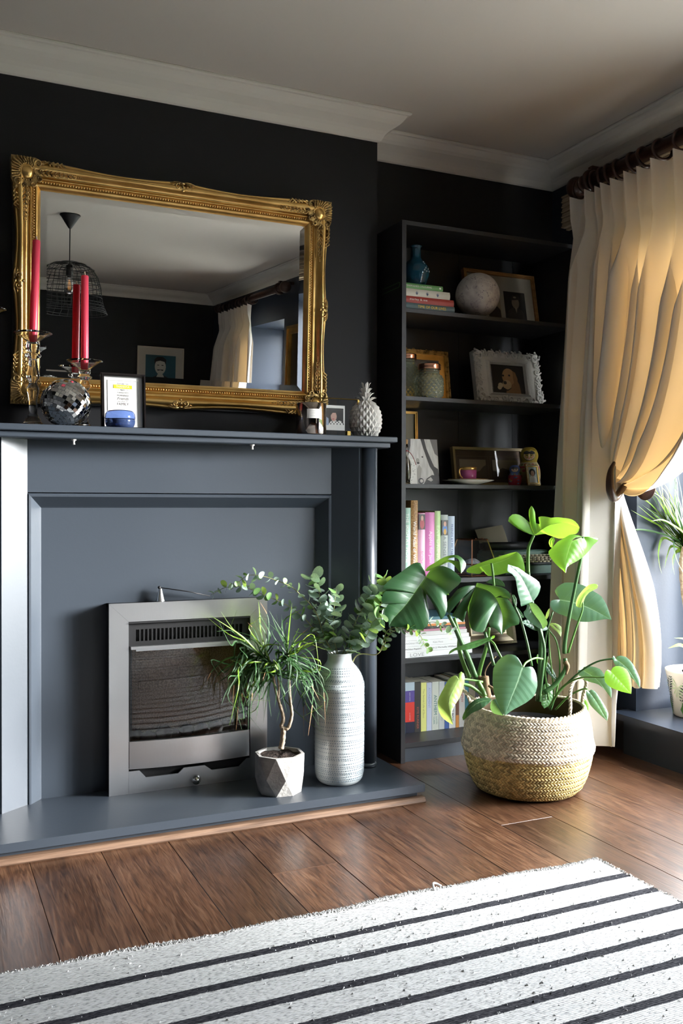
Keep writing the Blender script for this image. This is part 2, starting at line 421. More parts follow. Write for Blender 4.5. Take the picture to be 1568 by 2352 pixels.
def RX(a): return Matrix.Rotation(math.radians(a), 4, 'X')
def RY(a): return Matrix.Rotation(math.radians(a), 4, 'Y')
def RZ(a): return Matrix.Rotation(math.radians(a), 4, 'Z')
FRONT = RX(90)                       # lettering plane facing the room (-y), x to the right, z up
def lerp(a, b, t): return a + (b - a) * t
def bez(p, t):
    a, b, c, d = [Vector(q) for q in p]; u = 1 - t
    return a * u**3 + b * 3 * u * u * t + c * 3 * u * t * t + d * t**3
def smooth_path(pts, n):
    P = [Vector(p) for p in pts]; P = [P[0] * 2 - P[1]] + P + [P[-1] * 2 - P[-2]]; out = []
    for i in range(1, len(P) - 2):
        for k in range(n):
            t = k / n; a, b, c, d = P[i - 1:i + 3]
            out.append(0.5 * ((2 * b) + (c - a) * t + (2 * a - 5 * b + 4 * c - d) * t * t + (3 * b - a - 3 * c + d) * t**3))
    return out + [P[-2]]
# ---------------------------------------------------------------- the room
XW, XE, YS, YN, ZC = -0.915, 2.535, -2.295, 3.32, 2.435
BX0, BX1, BY = 0.03, 1.589, 3.15     # chimney breast
fl = MB().box(XW - .1, XE + .4, YS - .1, YN + .1, -0.08, -0.016).build('floor', M_black, kind='structure')
k0 = -7
for k in range(-7, 12):
    x0, x1 = max(XW, 0.272 + 0.1893 * k), min(XE, 0.272 + 0.1893 * (k + 1))
    if x1 - x0 < 0.02: continue
    j = {3: [2.265, 0.30], 7: [2.327, 0.4], 5: [1.75, -0.2], 8: [1.15], 10: [1.95], 0: [1.2], 1: [0.2], 2: [1.6], 4: [1.0], 6: [0.7], 9: [0.6]}.get(k, [random.uniform(-0.5, 1.6)])
    ys = [YN] + sorted(j, reverse=True) + ([j[-1] - 1.9] if j[-1] - 1.9 > YS + .2 else []) + [YS]
    for a, b in zip(ys, ys[1:]):
        MB().box(x0 + .0005, x1 - .0005, b + .0006, a - .0006, -0.016, 0.0, b=0.0011).build('plank', M_floor, fl)
gr = MB().box(3.0, 40, -30, 30, -0.5, -0.4).build('ground', mat('garden_paving', (0.30, 0.29, 0.26), 0.9), kind='structure')
MB().box(8.0, 8.8, -16, 18, -0.4, 0.9, b=.2).build('low_sky_blocker', mat('sky_blocker_green', (0.05, 0.09, 0.03), 0.9, bump=(9, 1.0)), kind='structure')  # unseen green box added outside to hold back low sky light
cl = MB().box(XW - .1, XE + .4, YS - .1, YN + .1, ZC, ZC + .1).build('ceiling', M_white, kind='structure')
MB().box(XW - .1, XE + .35, YN, YN + .1, 0, ZC).build('wall_north', M_wall, kind='structure')
MB().box(BX0, BX1, BY, YN, 0, ZC).build('wall_chimney', M_wall, kind='structure')
MB().box(XW - .1, XE + .35, YS - .1, YS, 0, ZC).build('wall_south', M_wall, kind='structure')
MB().box(XW - .1, XW, YS, YN, 0, ZC).build('wall_west', M_wall, kind='structure')
we = MB(); xo = XE + 0.35
for y0, y1, z0, z1 in [(YS, WIN2[0], 0, ZC), (WIN2[1], WIN1[0], 0, ZC), (WIN1[1], YN, 0, ZC)]: we.box(XE, xo, y0, y1, z0, z1)
for w in (WIN1, WIN2):
    we.box(XE, xo, w[0], w[1], 0, 0.139); we.box(XE, xo, w[0], w[1], w[3], ZC)
we.build('wall_east', M_east, kind='structure')
M_pane = mat('window_pane', (1, 1, 1), 0.0)
_N, _L, _P = nodes_of(M_pane)
_t = _N.new('ShaderNodeBsdfTransparent'); _x = _N.new('ShaderNodeMixShader'); _x.inputs[0].default_value = 0.06
_g = _N.new('ShaderNodeBsdfGlossy'); _g.inputs['Roughness'].default_value = 0.0
_L.new(_t.outputs[0], _x.inputs[1]); _L.new(_g.outputs[0], _x.inputs[2]); _L.new(_x.outputs[0], _N['Material Output'].inputs[0])
M_wfr = mat('white_window_frame', (0.7, 0.7, 0.68), 0.4)
for i, (y0, y1, z0, z1) in enumerate((WIN1, WIN2)):
    r = thing('window_%d' % (i + 1), None, None, (2.86, (y0 + y1) / 2, z0), kind='structure')
    fb = MB(); a, b = 2.835, 2.885
    fb.box(a, b, y0, y0 + .05, z0, z1); fb.box(a, b, y1 - .05, y1, z0, z1); fb.box(a, b, y0 + .05, y1 - .05, z0, z0 + .06); fb.box(a, b, y0 + .05, y1 - .05, z1 - .05, z1)
    fb.build('window_frame', M_wfr, r)
    n = 3 if i == 0 else 2
    for q in range(1, n):
        y = lerp(y0, y1, q / n); MB().box(a, b, y - .03, y + .03, z0 + .06, z1 - .05).build('mullion', M_wfr, r)
    for q in range(n):
        MB().box(2.856, 2.862, lerp(y0, y1, q / n) + .03, lerp(y0, y1, (q + 1) / n) - .03, z0 + .05, z1 - .04).build('pane', M_pane, r)
    s_ = MB()
    s_.prism([(2.452, y0 - .045), (XE, y0 - .045), (XE, y0), (2.835, y0), (2.835, y1), (XE, y1), (XE, y1 + .045), (2.452, y1 + .045), (2.446, y1 + .03), (2.446, y0 - .03)], 0.140, 0.164)
    s_.build('window_sill', M_sill, r)
    MB().box(2.492, XE, y0 - .02, y1 + .02, 0, 0.140).build('apron', M_sill, r)
# baseboards where the wall runs down to the floor
MB().box(XE - .018, XE, WIN1[1] + .02, YN, 0, 0.16, b=.004).box(XE - .018, XE, WIN2[1] + .02, WIN1[0] - .02, 0, 0.16, b=.004).build('baseboard_east', M_wall, kind='structure')
MB().box(BX1, XE - .018, YN - .018, YN, 0, 0.16, b=.004).build('baseboard_north', M_wall, kind='structure')
MB().box(XW, XE - .018, YS, YS + .018, 0, 0.16, b=.004).build('baseboard_south', M_wall, kind='structure')
MB().box(XW, XW + .018, YS + .018, YN, 0, 0.16, b=.004).build('baseboard_west', M_wall, kind='structure')
# cornice, one run mitred round the room and the breast
prof = [(0, 2.3395), (.006, 2.339), (.011, 2.343), (.016, 2.352), (.022, 2.364), (.031, 2.374), (.045, 2.383), (.060, 2.392), (.071, 2.402), (.079, 2.413), (.084, 2.4215), (.093, 2.4225), (.097, 2.4265), (.097, 2.431), (.094, 2.435), (0, 2.435)]
path = [(XW, YS), (XE, YS), (XE, YN), (BX1, YN), (BX1, BY), (BX0, BY), (BX0, YN), (XW, YN)]
rows = []
n = len(path)
for i in range(n):
    a, b, c = Vector(path[i - 1]), Vector(path[i]), Vector(path[(i + 1) % n])
    d1, d2 = (b - a).normalized(), (c - b).normalized()
    n1, n2 = Vector((-d1.y, d1.x)), Vector((-d2.y, d2.x))
    rows.append([(b.x + (n1.x + n2.x) * p, b.y + (n1.y + n2.y) * p, z) for p, z in prof])
cm = MB(); cm.grid(rows + [rows[0]], s=False); cm.build('trim_1', M_corn, kind='structure')
# bare timber strip along the foot of the hearth
ts = MB()
ts.grid([[(x, y, z) for y, z in ((2.632, 0), (2.606, 0), (2.603, .004), (2.605, .012), (2.611, .017), (2.620, .0185), (2.632, .0185))] for x in (0.0, 0.75, 1.495)], s=False)
ts.f.append((14, 15, 16, 17, 18, 19, 20)); ts.m.append(0); ts.s.append(False)
ts.build('trim_2', M_tan, kind='structure')

# ---------------------------------------------------------------- hearth and fireplace surround
h = thing('hearth', 'low slate blue painted hearth slab in front of the fireplace', 'hearth', (0.8, 2.85, 0))
MB().prism([(.10, 2.606), (1.490, 2.606), (1.4965, 2.612), (1.4965, 3.15), (.10, 3.15)], .036, .060).build('slab', M_navy, h)
MB().box(.115, 1.478, 2.632, 3.149, 0, .036).build('plinth', M_navy, h)
fs = thing('fireplace_surround', 'slate blue painted wooden fireplace surround with mantelpiece', 'fireplace', (0.8, 2.96, 0.06))
CXM = 0.799
def mx(x): return 2 * CXM - x
Z0, ZB = .060, 1.160
MB().box(.338, mx(.338), 2.960, 2.985, Z0, .962).build('back_panel', M_navy, fs)
# bevelled inner moulding: two uprights and a lintel, mitred
zt = 0.998
bv = [(0, 2.920), (.004, 2.917), (.010, 2.918), (.040, 2.956), (.044, 2.960)]
for sgn in (0, 1):
    fx = (lambda x: mx(x)) if sgn else (lambda x: x)
    lo = [(fx(.300 + a), y, Z0) for a, y in bv]; hi = [(fx(.300 + a), y, zt - a) for a, y in bv]
    q = MB(); q.grid([lo, hi] if not sgn else [hi, lo], s=False); q.build('moulding', M_navy, fs)
le = [(.300 + a, y, zt - a) for a, y in bv]; ri = [(mx(.300 + a), y, zt - a) for a, y in bv]
q = MB(); q.grid([le, ri], s=False); q.build('moulding', M_navy, fs)
MB().box(.300, mx(.300), 2.920, 2.985, zt + .003, ZB).build('frieze', M_navy, fs)
for sgn in (0, 1):
    fx = (lambda x: mx(x)) if sgn else (lambda x: x)
    pl = [(.300, 2.920), (.222, 2.862), (.216, 2.866), (.150, 2.866), (.150, 3.149), (.300, 3.149)]
    pl = [(fx(a), b) for a, b in pl]
    if not sgn: pl = pl[::-1]
    MB().prism(pl, Z0, ZB).build('pilaster', M_navy, fs)
    c = MB(); cx = fx(.1835)
    c.lathe([(.0265, Z0), (.0265, ZB)], cx, 2.869, 28)
    c.lathe([(.031, Z0), (.031, Z0 + .012), (.0265, Z0 + .016)], cx, 2.869, 28)
    c.build('column', M_navy, fs)
MB().box(.118, 1.480, 2.830, 3.149, ZB, 1.179, b=.003).build('bed_moulding', M_navy, fs)
MB().box(.098, 1.500, 2.815, 3.149, 1.179, 1.198, b=.0025).build('mantel_shelf', M_navy, fs)
for x in (.424, .985):
    q = MB(); q.lathe([(.008, ZB), (.008, ZB - .004), (.004, ZB - .005), (.003, ZB - .012), (.0045, ZB - .016), (0, ZB - .017)], x, 2.845, 10)
    q.build('cup_hook', M_ceram, fs)

# ---------------------------------------------------------------- gas fire
g = thing('gas_fire', 'inset gas fire with brushed steel frame and coals behind glass', 'gas fire', (0.796, 2.93, 0.06))
GX0, GX1, GZ0, GZ1, IX0, IX1, IZ1 = .537, 1.056, .060, .656, .598, .996, .598
GF, GB = 2.897, 2.960
def framebar(pts, m, nm='frame_bar'):
    MB().plate(pts, GF, GF + .008).build(nm, m, g)
framebar([(GX0, GZ0), (IX0 - .0004, GZ0), (IX0 - .0004, IZ1), (GX0, GZ1)], M_steel)
framebar([(IX1 + .0004, GZ0), (GX1, GZ0), (GX1, GZ1), (IX1 + .0004, IZ1)], M_steel)
framebar([(GX0, GZ1 + .0003), (IX0, IZ1 + .0003), (IX1, IZ1 + .0003), (GX1, GZ1 + .0003)], M_steelh)
b = MB(); b.box(GX0 + .003, GX0 + .012, GF + .008, GB, GZ0, GZ1 - .003); b.box(GX1 - .012, GX1 - .003, GF + .008, GB, GZ0, GZ1 - .003); b.box(GX0 + .003, GX1 - .003, GF + .008, GB, GZ1 - .012, GZ1 - .003)
b.build('casing', M_black, g)
# firebox
MB().box(IX0, IX0 + .012, GF + .01, GB, .17, IZ1).build('firebox_side', M_black, g)
MB().box(IX1 - .012, IX1, GF + .01, GB, .17, IZ1).build('firebox_side', M_black, g)
MB().box(IX0, IX1, GB - .003, GB - .001, .17, IZ1).build('firebox_back', M_fireb, g)
for x0, x1, z0, z1 in [(.63, .72, .44, .47), (.724, .88, .44, .47), (.62, .77, .405, .436), (.774, .93, .405, .436), (.64, .70, .37, .40), (.704, .86, .37, .40), (.63, .90, .475, .50)]:
    MB().box(x0, x1, GB - .009, GB - .003, z0, z1, b=.002).build('fire_brick', M_fireb, g)
# vent panel with slots
vt = MB(); n = 27; va, vb = IX0 + .024, IX1 - .024
z0, z1, s0, s1 = .520, IZ1 - .006, .535, .572
vt.box(IX0, IX1, GF + .009, GF + .015, z0, s0); vt.box(IX0, IX1, GF + .009, GF + .015, s1, z1)
vt.box(IX0, va, GF + .009, GF + .015, s0, s1); vt.box(vb, IX1, GF + .009, GF + .015, s0, s1)
p = (vb - va) / n
for i in range(n - 1):
    x = va + p * (i + 1); vt.box(x - .0024, x + .0024, GF + .009, GF + .015, s0, s1)
vt.box(IX0, IX1, GF + .03, GF + .034, z0, z1)
vt.build('vent_grille', M_black, g)
MB().box(IX0, IX1, GF - .004, GF + .02, IZ1 - .006, IZ1 - .001, b=.001).build('top_strip', M_black, g)
vi = MB(); vi.plate([(IX0 + .006, .511), (IX1 - .006, .511), (IX1 - .006, .520), (IX0 + .006, .520)], GF - .006, GF + .02)
vi.plate([(IX0 + .022, .505), (IX1 - .05, .505), (IX1 - .05, .511), (IX0 + .022, .511)], GF - .003, GF + .003)
vi.build('visor', M_steelh, g)
def bow(x, d=.016):
    t = (x - IX0) / (IX1 - IX0) * 2 - 1
    return GF + .006 - d * (1 - t * t)
M_fglass = mat('heat_glass', (0.9, 0.86, 0.82), 0.0)
_N, _L, _P = nodes_of(M_fglass)
_t = _N.new('ShaderNodeBsdfTransparent'); _t.inputs[0].default_value = (.92, .86, .80, 1); _x = _N.new('ShaderNodeMixShader')
_g = _N.new('ShaderNodeBsdfGlossy'); _g.inputs['Roughness'].default_value = 0.02; _g.inputs[0].default_value = (.9, .92, .95, 1)
_fr = _N.new('ShaderNodeFresnel'); _fr.inputs[0].default_value = 1.8
_L.new(_fr.outputs[0], _x.inputs[0]); _L.new(_t.outputs[0], _x.inputs[1]); _L.new(_g.outputs[0], _x.inputs[2]); _L.new(_x.outputs[0], _N['Material Output'].inputs[0])
xs = [lerp(IX0 + .006, IX1 - .006, i / 20) for i in range(21)]
gl = MB(); gl.grid([[(x, bow(x, .012) + .004, z) for x in xs] for z in (.222, .512)]); gl.build('fire_glass', M_fglass, g)
lo = MB(); n = 20
def curved(z0, z1, off, mat_, nm, d=.018, cut=None):
    q = MB(); xs = [lerp(IX0 + .002, IX1 - .002, i / 20) for i in range(21)]
    q.grid([[(x, bow(x, d) + off, z) for x in xs] for z in (z0, z1)]); q.grid([[(x, bow(x, d) + off, z1) for x in xs], [(x, bow(x, d) + off + .012, z1) for x in xs]]); q.grid([[(x, bow(x, d) + off + .012, z0) for x in xs], [(x, bow(x, d) + off, z0) for x in xs]])
    q.build(nm, mat_, g)
curved(.136, .222, -.004, M_steelh, 'lower_panel')
# base panel with two trapezoid openings
bp = MB()
bp.plate([(IX0, .060), (IX1, .060), (IX1, .128), (.985, .128), (.958, .104), (.866, .104), (.842, .122), (.773, .122), (.755, .106), (.652, .106), (.631, .130), (IX0, .130)], GF, GF + .006)
bp.build('base_panel', M_steelh, g)
MB().box(IX0, IX1, GF + .02, GF + .03, .09, .17).build('opening', M_black, g)
kn = MB(Matrix.Translation((.812, GF, .0805)) @ RX(90)); kn.lathe([(.004, 0), (.004, .006), (.0145, .007), (.0145, .011), (0.0008, .024)], 0, 0, 24)
kn.build('control_knob', M_chrome, g)
for i in range(9):
    x = lerp(IX0 + .03, IX1 - .03, i / 8) + random.uniform(-.008, .008)
    q = MB(); c = Vector((x, 2.932 + random.uniform(-.006, .008), .222 + random.uniform(0, .018)))
    q.ball(c, random.uniform(.019, .027), 10, 7, sc=(1.25, .6, .95))
    for k in range(len(q.v)):
        d = q.v[k] - c; q.v[k] = c + d * (1 + .16 * math.sin(d.x * 260 + i) * math.cos(d.z * 300 + i * 2))
    q.build('coal', M_coal, g)
MB().box(IX0 + .012, IX1 - .012, GF + .012, GB - .004, .19, .208).build('coal_bed', M_coal, g)
sn = thing('candle_snuffer', 'small black and steel candle snuffer on top of the gas fire', 'candle snuffer', (.706, 2.933, .656))
MB().lathe([(.0145, .653), (.0145, .657), (.0125, .661), (.006, .690), (.005, .697)], .706, 2.935, 20).build('bell', M_steel, sn)
q = MB(); q.ball((.703, 2.935, .699), .0052, 10, 8); q.tube([(.703, 2.935, .699), (.80, 2.936, .682), (.872, 2.938, .664)], .0016, 6); q.build('handle', M_black, sn)

# ---------------------------------------------------------------- bookcase
bc = thing('bookcase', 'tall black painted bookcase with open shelves in the alcove', 'bookcase', (2.033, 3.17, 0))
CX0, CX1, CF, CB = 1.633, 2.433, 3.031, 3.312
MB().box(CX0, CX0 + .0175, CF, CB, 0, 2.021, b=.0008).build('side_panel', M_case, bc)
MB().box(CX1 - .0175, CX1, CF, CB, 0, 2.021, b=.0008).build('side_panel', M_case, bc)
SH = [(2.005, 2.021), (1.681, 1.697), (1.354, 1.370), (1.027, 1.043), (.667, .685), (.372, .389), (.056, .074)]
for z0, z1 in SH: MB().box(CX0 + .018, CX1 - .018, CF + .001, CB - .006, z0, z1, b=.0008).build('shelf', M_case, bc)
bk = MB()
for i in range(4): bk.box(lerp(CX0 + .004, CX1 - .004, (0, .17, .52, .86)[i]) + .0008, lerp(CX0 + .004, CX1 - .004, (.17, .52, .86, 1)[i]) - .0008, CB - .005, CB, .02, 2.01)
bk.build('back_panel', M_case, bc)
MB().box(CX0 + .018, CX1 - .018, CF + .015, CF + .031, 0, .056).build('plinth', M_navy, bc)
for x, z in [(CX0 + .018, 1.985), (CX1 - .021, 1.93), (CX1 - .021, 1.70), (CX1 - .021, 1.50), (CX1 - .021, 1.30), (CX1 - .021, 1.15), (CX1 - .021, .60)]:
    q = MB(); q.box(x, x + .003, CF + .04, CF + .048, z - .004, z + .004, b=.001); q.build('shelf_peg', M_chrome, bc)

# ---------------------------------------------------------------- rug
ru = thing('rug', 'white woven rug with black stripes on the wooden floor', 'rug', (0.45, 1.985, 0.0))
RX0, RX1, RY0, RY1 = -0.80, 1.672, -0.55, 1.985
rows = []
for i in range(61):
    y = lerp(RY1, RY0, i / 60); row = []
    for j in range(61):
        x = lerp(RX0, RX1, j / 60)
        ex = 0.006 * math.sin(y * 9) if j == 60 else 0
        ey = 0.006 * math.sin(x * 7) + .004 * math.sin(x * 19) if i == 0 else 0
        row.append((x + ex, y + ey, .007 + .0012 * math.sin(x * 5 + y * 3) + (.002 * math.sin(x * 11) if i < 2 else 0) + .001))
    rows.append(row)
q = MB(); q.grid(rows)
edge = [rows[0], [(p[0], p[1] + .001, 0.0) for p in rows[0]]]; q.grid(edge)
q.grid([[(r[-1][0] + .001, r[-1][1], 0) for r in rows], [r[-1] for r in rows]])
q.build('woven_field', M_rug, ru)
fz = MB()
def hair(x, y, dx, dy, L):
    z = .007; w = .0007
    fz.add([(x - w, y, z), (x + w, y + w, z), (x + dx * L * .6, y + dy * L * .6, z + random.uniform(.001, .006)), (x + dx * L, y + dy * L, max(.001, z + random.uniform(-.006, .005)))], [(0, 1, 2), (1, 3, 2)])
for i in range(3800):
    x = random.uniform(.1, RX1); a = random.uniform(-1.1, 1.1)
    hair(x, RY1 + .006 * math.sin(x * 7) + .004 * math.sin(x * 19) - random.uniform(0, .006), math.sin(a), math.cos(a), random.uniform(.004, .018))
for i in range(900):
    y = random.uniform(1.2, RY1); a = random.uniform(-1.2, 1.2)
    hair(RX1 - random.uniform(0, .005), y, math.cos(a), math.sin(a), random.uniform(.003, .010))
for i in range(2500):
    hair(random.uniform(.1, RX1), random.uniform(1.1, RY1), random.uniform(-1, 1), random.uniform(-1, 1), random.uniform(.003, .010))
fz.build('loose_wool_fibre', paint('wool_fibre', (.60, .60, .59), .9), ru, kind='stuff')
q = MB(); q.tube(smooth_path([(1.165, 1.985, .008), (1.172, 2.005, .016), (1.185, 2.012, .012), (1.196, 2.004, .006)], 4), .0028, 6); q.build('loose_tuft', paint('tuft_wool', (.78, .77, .75), .9), ru)
# ---------------------------------------------------------------- gilt mirror over the mantel (leans out at the top)
MT = T((.2705, 3.102, 1.287)) @ RX(2.6)        # local: x along, z up, -y towards the room
MW, MH, FWD = 1.088, .768, .088
mi = thing('gilt_mirror', 'large ornate gold framed mirror hung above the mantelpiece', 'mirror', tuple(MT @ Vector((MW / 2, .03, 0))))
# profile: (distance in from the outer edge, projection towards the room), the outer part follows the wavy outline
MP = [(0, -.034), (0, -.010), (.003, -.004), (.007, -.001), (.010, -.004), (.012, .000), (.018, .006), (.025, .0085), (.032, .006), (.037, -.001), (.042, -.0085), (.048, -.012), (.053, -.011), (.055, -.006), (.058, -.005), (.060, -.010), (.0615, -.014), (.071, -.014), (.072, -.009), (.075, -.009), (.080, -.014), (.088, -.022), (.089, -.028)]
def outline(s):          # how far the outer lip is drawn in along one side, s in 0..1
    d = min(s, 1 - s) * 2
    if d < .26: return .0015
    t = (d - .26) / .74
    return .0015 + .0105 * math.sin(PI * min(1, t * 1.0)) ** 1.2
def side(name, L, M, n=60):
    q = MB(M); rows = []
    for i in range(n + 1):
        s = i / n; w = outline(s); row = []
        for d, pz in MP:
            k = max(0.0, 1 - d / .034) if d < .034 else 0
            dd = d + w * k
            # mitre: the ends run at 45 degrees
            x = lerp(dd, L - dd, s)
            row.append((x, -pz - 0.0, dd))
        rows.append(row)
    q.grid(rows, s=True)
    return q.build(name, M_gold, mi)
side('frame_rail', MW, MT)
side('frame_rail', MW, MT @ T((MW, 0, MH)) @ RY(180))
side('frame_stile', MH, MT @ T((0, 0, MH)) @ RY(90))
side('frame_stile', MH, MT @ T((MW, 0, 0)) @ RY(-90))
MB(MT).box(.004, MW - .004, .026, .036, .004, MH - .004).build('backing_board', M_black, mi)
# bevelled plate
a, b_ = .086, .108
yg = .022
q = MB(MT); q.add([(b_, yg, b_), (MW - b_, yg, b_), (MW - b_, yg, MH - b_), (b_, yg, MH - b_)], [(0, 1, 2, 3)]); q.build('mirror_glass', M_mirror, mi)
bt = .0024
q = MB(MT)
O = [(a, yg + bt, a), (MW - a, yg + bt, a), (MW - a, yg + bt, MH - a), (a, yg + bt, MH - a)]; I = [(b_, yg, b_), (MW - b_, yg, b_), (MW - b_, yg, MH - b_), (b_, yg, MH - b_)]
q.add(O + I, [(0, 1, 5, 4), (1, 2, 6, 5), (2, 3, 7, 6), (3, 0, 4, 7)]); q.build('bevel_edge', M_mirror, mi)
# row of small beads
q = MB(MT); st = .0086; bi = .0665
def bead(x, z):
    q.ball((x, .0115, z), .0034, 6, 4)
nx = int((MW - 2 * bi) / st); nz = int((MH - 2 * bi) / st)
for i in range(nx + 1):
    x = lerp(bi, MW - bi, i / nx); bead(x, bi); bead(x, MH - bi)
for i in range(1, nz):
    z = lerp(bi, MH - bi, i / nz); bead(bi, z); bead(MW - bi, z)
q.build('bead_row', mat('gold_bead', (.70, .48, .20), .3, 1.0), mi, kind='stuff')
# carved corners: domed boss in a ring, fan of flutes, two long leaf sprays
def spiral(c, r0, turns, a0, sg, n=14):
    return [(c[0] + r0 * (1 - k / n * .8) * math.cos(a0 + sg * turns * 2 * PI * k / n), c[1] + r0 * (1 - k / n * .8) * math.sin(a0 + sg * turns * 2 * PI * k / n)) for k in range(n + 1)]
def ridge(q, pts, r0, r1=None, y=-.006, tap=True):
    n = len(pts); r1 = r0 * .25 if r1 is None else r1
    q.tube([(p[0], y, p[1]) for p in pts], [lerp(r0, r1, (i / (n - 1)) ** 1.2) for i in range(n)], 5)
def spray(q, x0, x1, z, n, w, flip):
    """leafy spray along x, in (x, z); flip swaps the axes"""
    f = (lambda x, zz: (zz, x)) if flip else (lambda x, zz: (x, zz))
    ridge(q, [f(lerp(x0, x1, i / 6), z + .003 * math.sin(i)) for i in range(7)], .0028, y=-.004)
    for i in range(n):
        t = i / n; x = lerp(x0, x1, t); ww = w * (1 - .55 * t)
        for sg in (-1, 1):
            p = [f(x, z), f(x + ww * .5, z + sg * ww * .55), f(x + ww * 1.15, z + sg * ww * .75), f(x + ww * 1.45, z + sg * ww * .45)]
            ridge(q, p, .0030 * (1 - .4 * t), .0012, y=-.005)
            px, pz = f(x + ww * 1.4, z + sg * ww * .4); q.ball((px, -.006, pz), .0026 * (1 - .3 * t), 6, 4)
for cx, cz, sx, sz in [(0, 0, 1, 1), (1, 0, -1, 1), (0, 1, 1, -1), (1, 1, -1, -1)]:
    CM = MT @ T((cx * MW, 0, cz * MH)) @ Matrix.Diagonal((sx, 1, sz, 1))
    q = MB(CM)
    # bed under the carving, standing square at the corner
    q.plate([(-.003, -.003), (.070, -.003), (.100, .010), (.088, .028), (.086, .060), (.060, .086), (.028, .088), (.010, .100), (-.003, .070)], -.004, .030)
    for i in range(13):
        an = math.radians(-28 + 146 * i / 12)
        dx, dz = -math.cos(an), -math.sin(an)
        c0 = (.044, .044)
        L = min((c0[0] + .002) / max(.2, abs(dx)) if dx < 0 else .05, (c0[1] + .002) / max(.2, abs(dz)) if dz < 0 else .05, .058)
        ridge(q, [(c0[0] + dx * lerp(.024, L, k / 5) + .003 * math.sin(k * 1.2), c0[1] + dz * lerp(.024, L, k / 5)) for k in range(6)], .0022, .0036, y=-.007)
    for sp_ in [((.078, .016), .014, 1.1, 2.6, 1), ((.016, .078), .014, 1.1, -1.0, -1), ((.080, .062), .010, 1.0, 2.0, -1), ((.062, .080), .010, 1.0, -.4, 1), ((.088, .036), .008, 1, .5, 1), ((.036, .088), .008, 1, .5, -1)]:
        ridge(q, spiral(*sp_), .0032, .0018, y=-.008)
    for i in range(18):
        an = 2 * PI * i / 18; q.ball((.044 + .0235 * math.cos(an), -.008, .044 + .0265 * math.sin(an)), .0030, 6, 4)
    for k in range(5):
        for fl_ in (0, 1):
            p = [(.085 + .012 * k, .008 + .002 * k), (.098 + .013 * k, .004), (.112 + .013 * k, .010 + .003 * k), (.114 + .013 * k, .017 + .003 * k)]
            if fl_: p = [(z, x) for x, z in p]
            ridge(q, p, .0034, .0016, y=-.004)
    spray(q, .086, .196, .040, 8, .016, False); spray(q, .086, .196, .040, 8, .016, True)
    for x in (.2, .206, .212): q.ball((x, -.004, .040), .0022, 6, 4); q.ball((.040, -.004, x), .0022, 6, 4)
    cn = q.build('carved_corner', M_gold2, mi)
    q = MB(CM); q.ball((.044, -.003, .044), .0195, 18, 10, sc=(.95, .5, 1.12)); q.build('boss', M_gold, cn)
def cartouche(M, L):
    q = MB(M @ T((L / 2, 0, .012)))
    for sg in (-1, 1):
        ridge(q, [(sg * x, z) for x, z in spiral((.017, .010), .011, 1.15, -2.2, 1)], .0030, .0020, y=-.007)
        ridge(q, [(sg * .004, -.004), (sg * .016, -.006), (sg * .030, -.005), (sg * .044, .000)], .0034, .0012, y=-.003)
        ridge(q, [(sg * .026, .002), (sg * .034, .005), (sg * .040, .002)], .0026, .0012, y=-.005)
    q.ball((0, -.006, .010), .0065, 10, 6, sc=(1, .7, 1)); q.ball((0, -.006, .022), .0045, 8, 6, sc=(1.2, .7, 1)); q.ball((0, -.005, -.002), .005, 8, 6, sc=(1.6, .7, .8))
    q.build('carved_cartouche', M_gold2, mi)
cartouche(MT, MW); cartouche(MT @ T((MW, 0, MH)) @ RY(180), MW)
cartouche(MT @ T((0, 0, MH)) @ RY(90), MH); cartouche(MT @ T((MW, 0, 0)) @ RY(-90), MH)

# ---------------------------------------------------------------- candlesticks and candles on the mantel
ZM = 1.1982
def candlestick(x, y, ztop, label, tall):
    t = thing('glass_candlestick', label, 'candlestick', (x, y, ZM), 'glass candlesticks on the mantel')
    H = ztop - ZM
    if tall: P = [(0, 0), (.050, 0), (.052, .002), (.046, .006), (.030, .012), (.025, .017), (.0225, .026), (.017, .028), (.0165, .034), (.0125, .040), (.0122, .070), (.0135, .085), (.0178, .105), (.0185, .117), (.012, .131), (.0105, .134), (.0195, .146), (.0205, .155), (.015, .178), (.0125, .198), (.0125, .207), (.0235, .210), (.0250, .214), (.0235, .218), (.0150, .222), (.0205, .236), (.0215, .245), (.0175, .254)]
    else: P = [(0, 0), (.047, 0), (.049, .002), (.043, .006), (.027, .012), (.020, .018), (.0125, .024), (.0115, .045), (.0165, .075), (.019, .090), (.0185, .104), (.012, .118), (.0105, .122), (.018, .132), (.019, .142), (.013, .152), (.0125, .158), (.0225, .161), (.0235, .165), (.0150, .170), (.0190, .178), (.0175, .186)]
    k = (H - .026) / P[-1][1]
    P = [(r, ZM + z * k) for r, z in P] + [(.022, ztop - .020), (.036, ztop - .010), (.050, ztop - .002), (.0570, ztop + .001), (.0565, ztop + .003), (.047, ztop - .001), (.030, ztop - .012), (.0145, ztop - .020), (.0138, ztop - .030), (0, ztop - .032)]
    MB().lathe(P, x, y, 28).build('glass_stem', M_glass, t)
    return t
def candle(x, y, z0, z1, lean, label):
    M = T((x, y, z0)) @ RY(lean); H = z1 - z0
    t = thing('taper_candle', label, 'candle', (x, y, z0), 'pink taper candles')
    q = MB(M); q.lathe([(0, 0), (.0105, 0), (.0122, .02), (.0116, H - .003), (.0100, H), (.003, H - .0006), (0, H - .001)], 0, 0, 24); q.build('wax', M_candle, t)
    q = MB(M); q.tube([(0, 0, H - .002), (.0004, 0, H + .004), (-.001, .0005, H + .009), (.0005, 0, H + .013)], [.0013, .0015, .0026, .001], 6); q.build('wick', M_wick, t)
candlestick(.3195, 2.950, 1.482, 'tall clear glass candlestick holding a leaning candle, left of the disco ball', True)
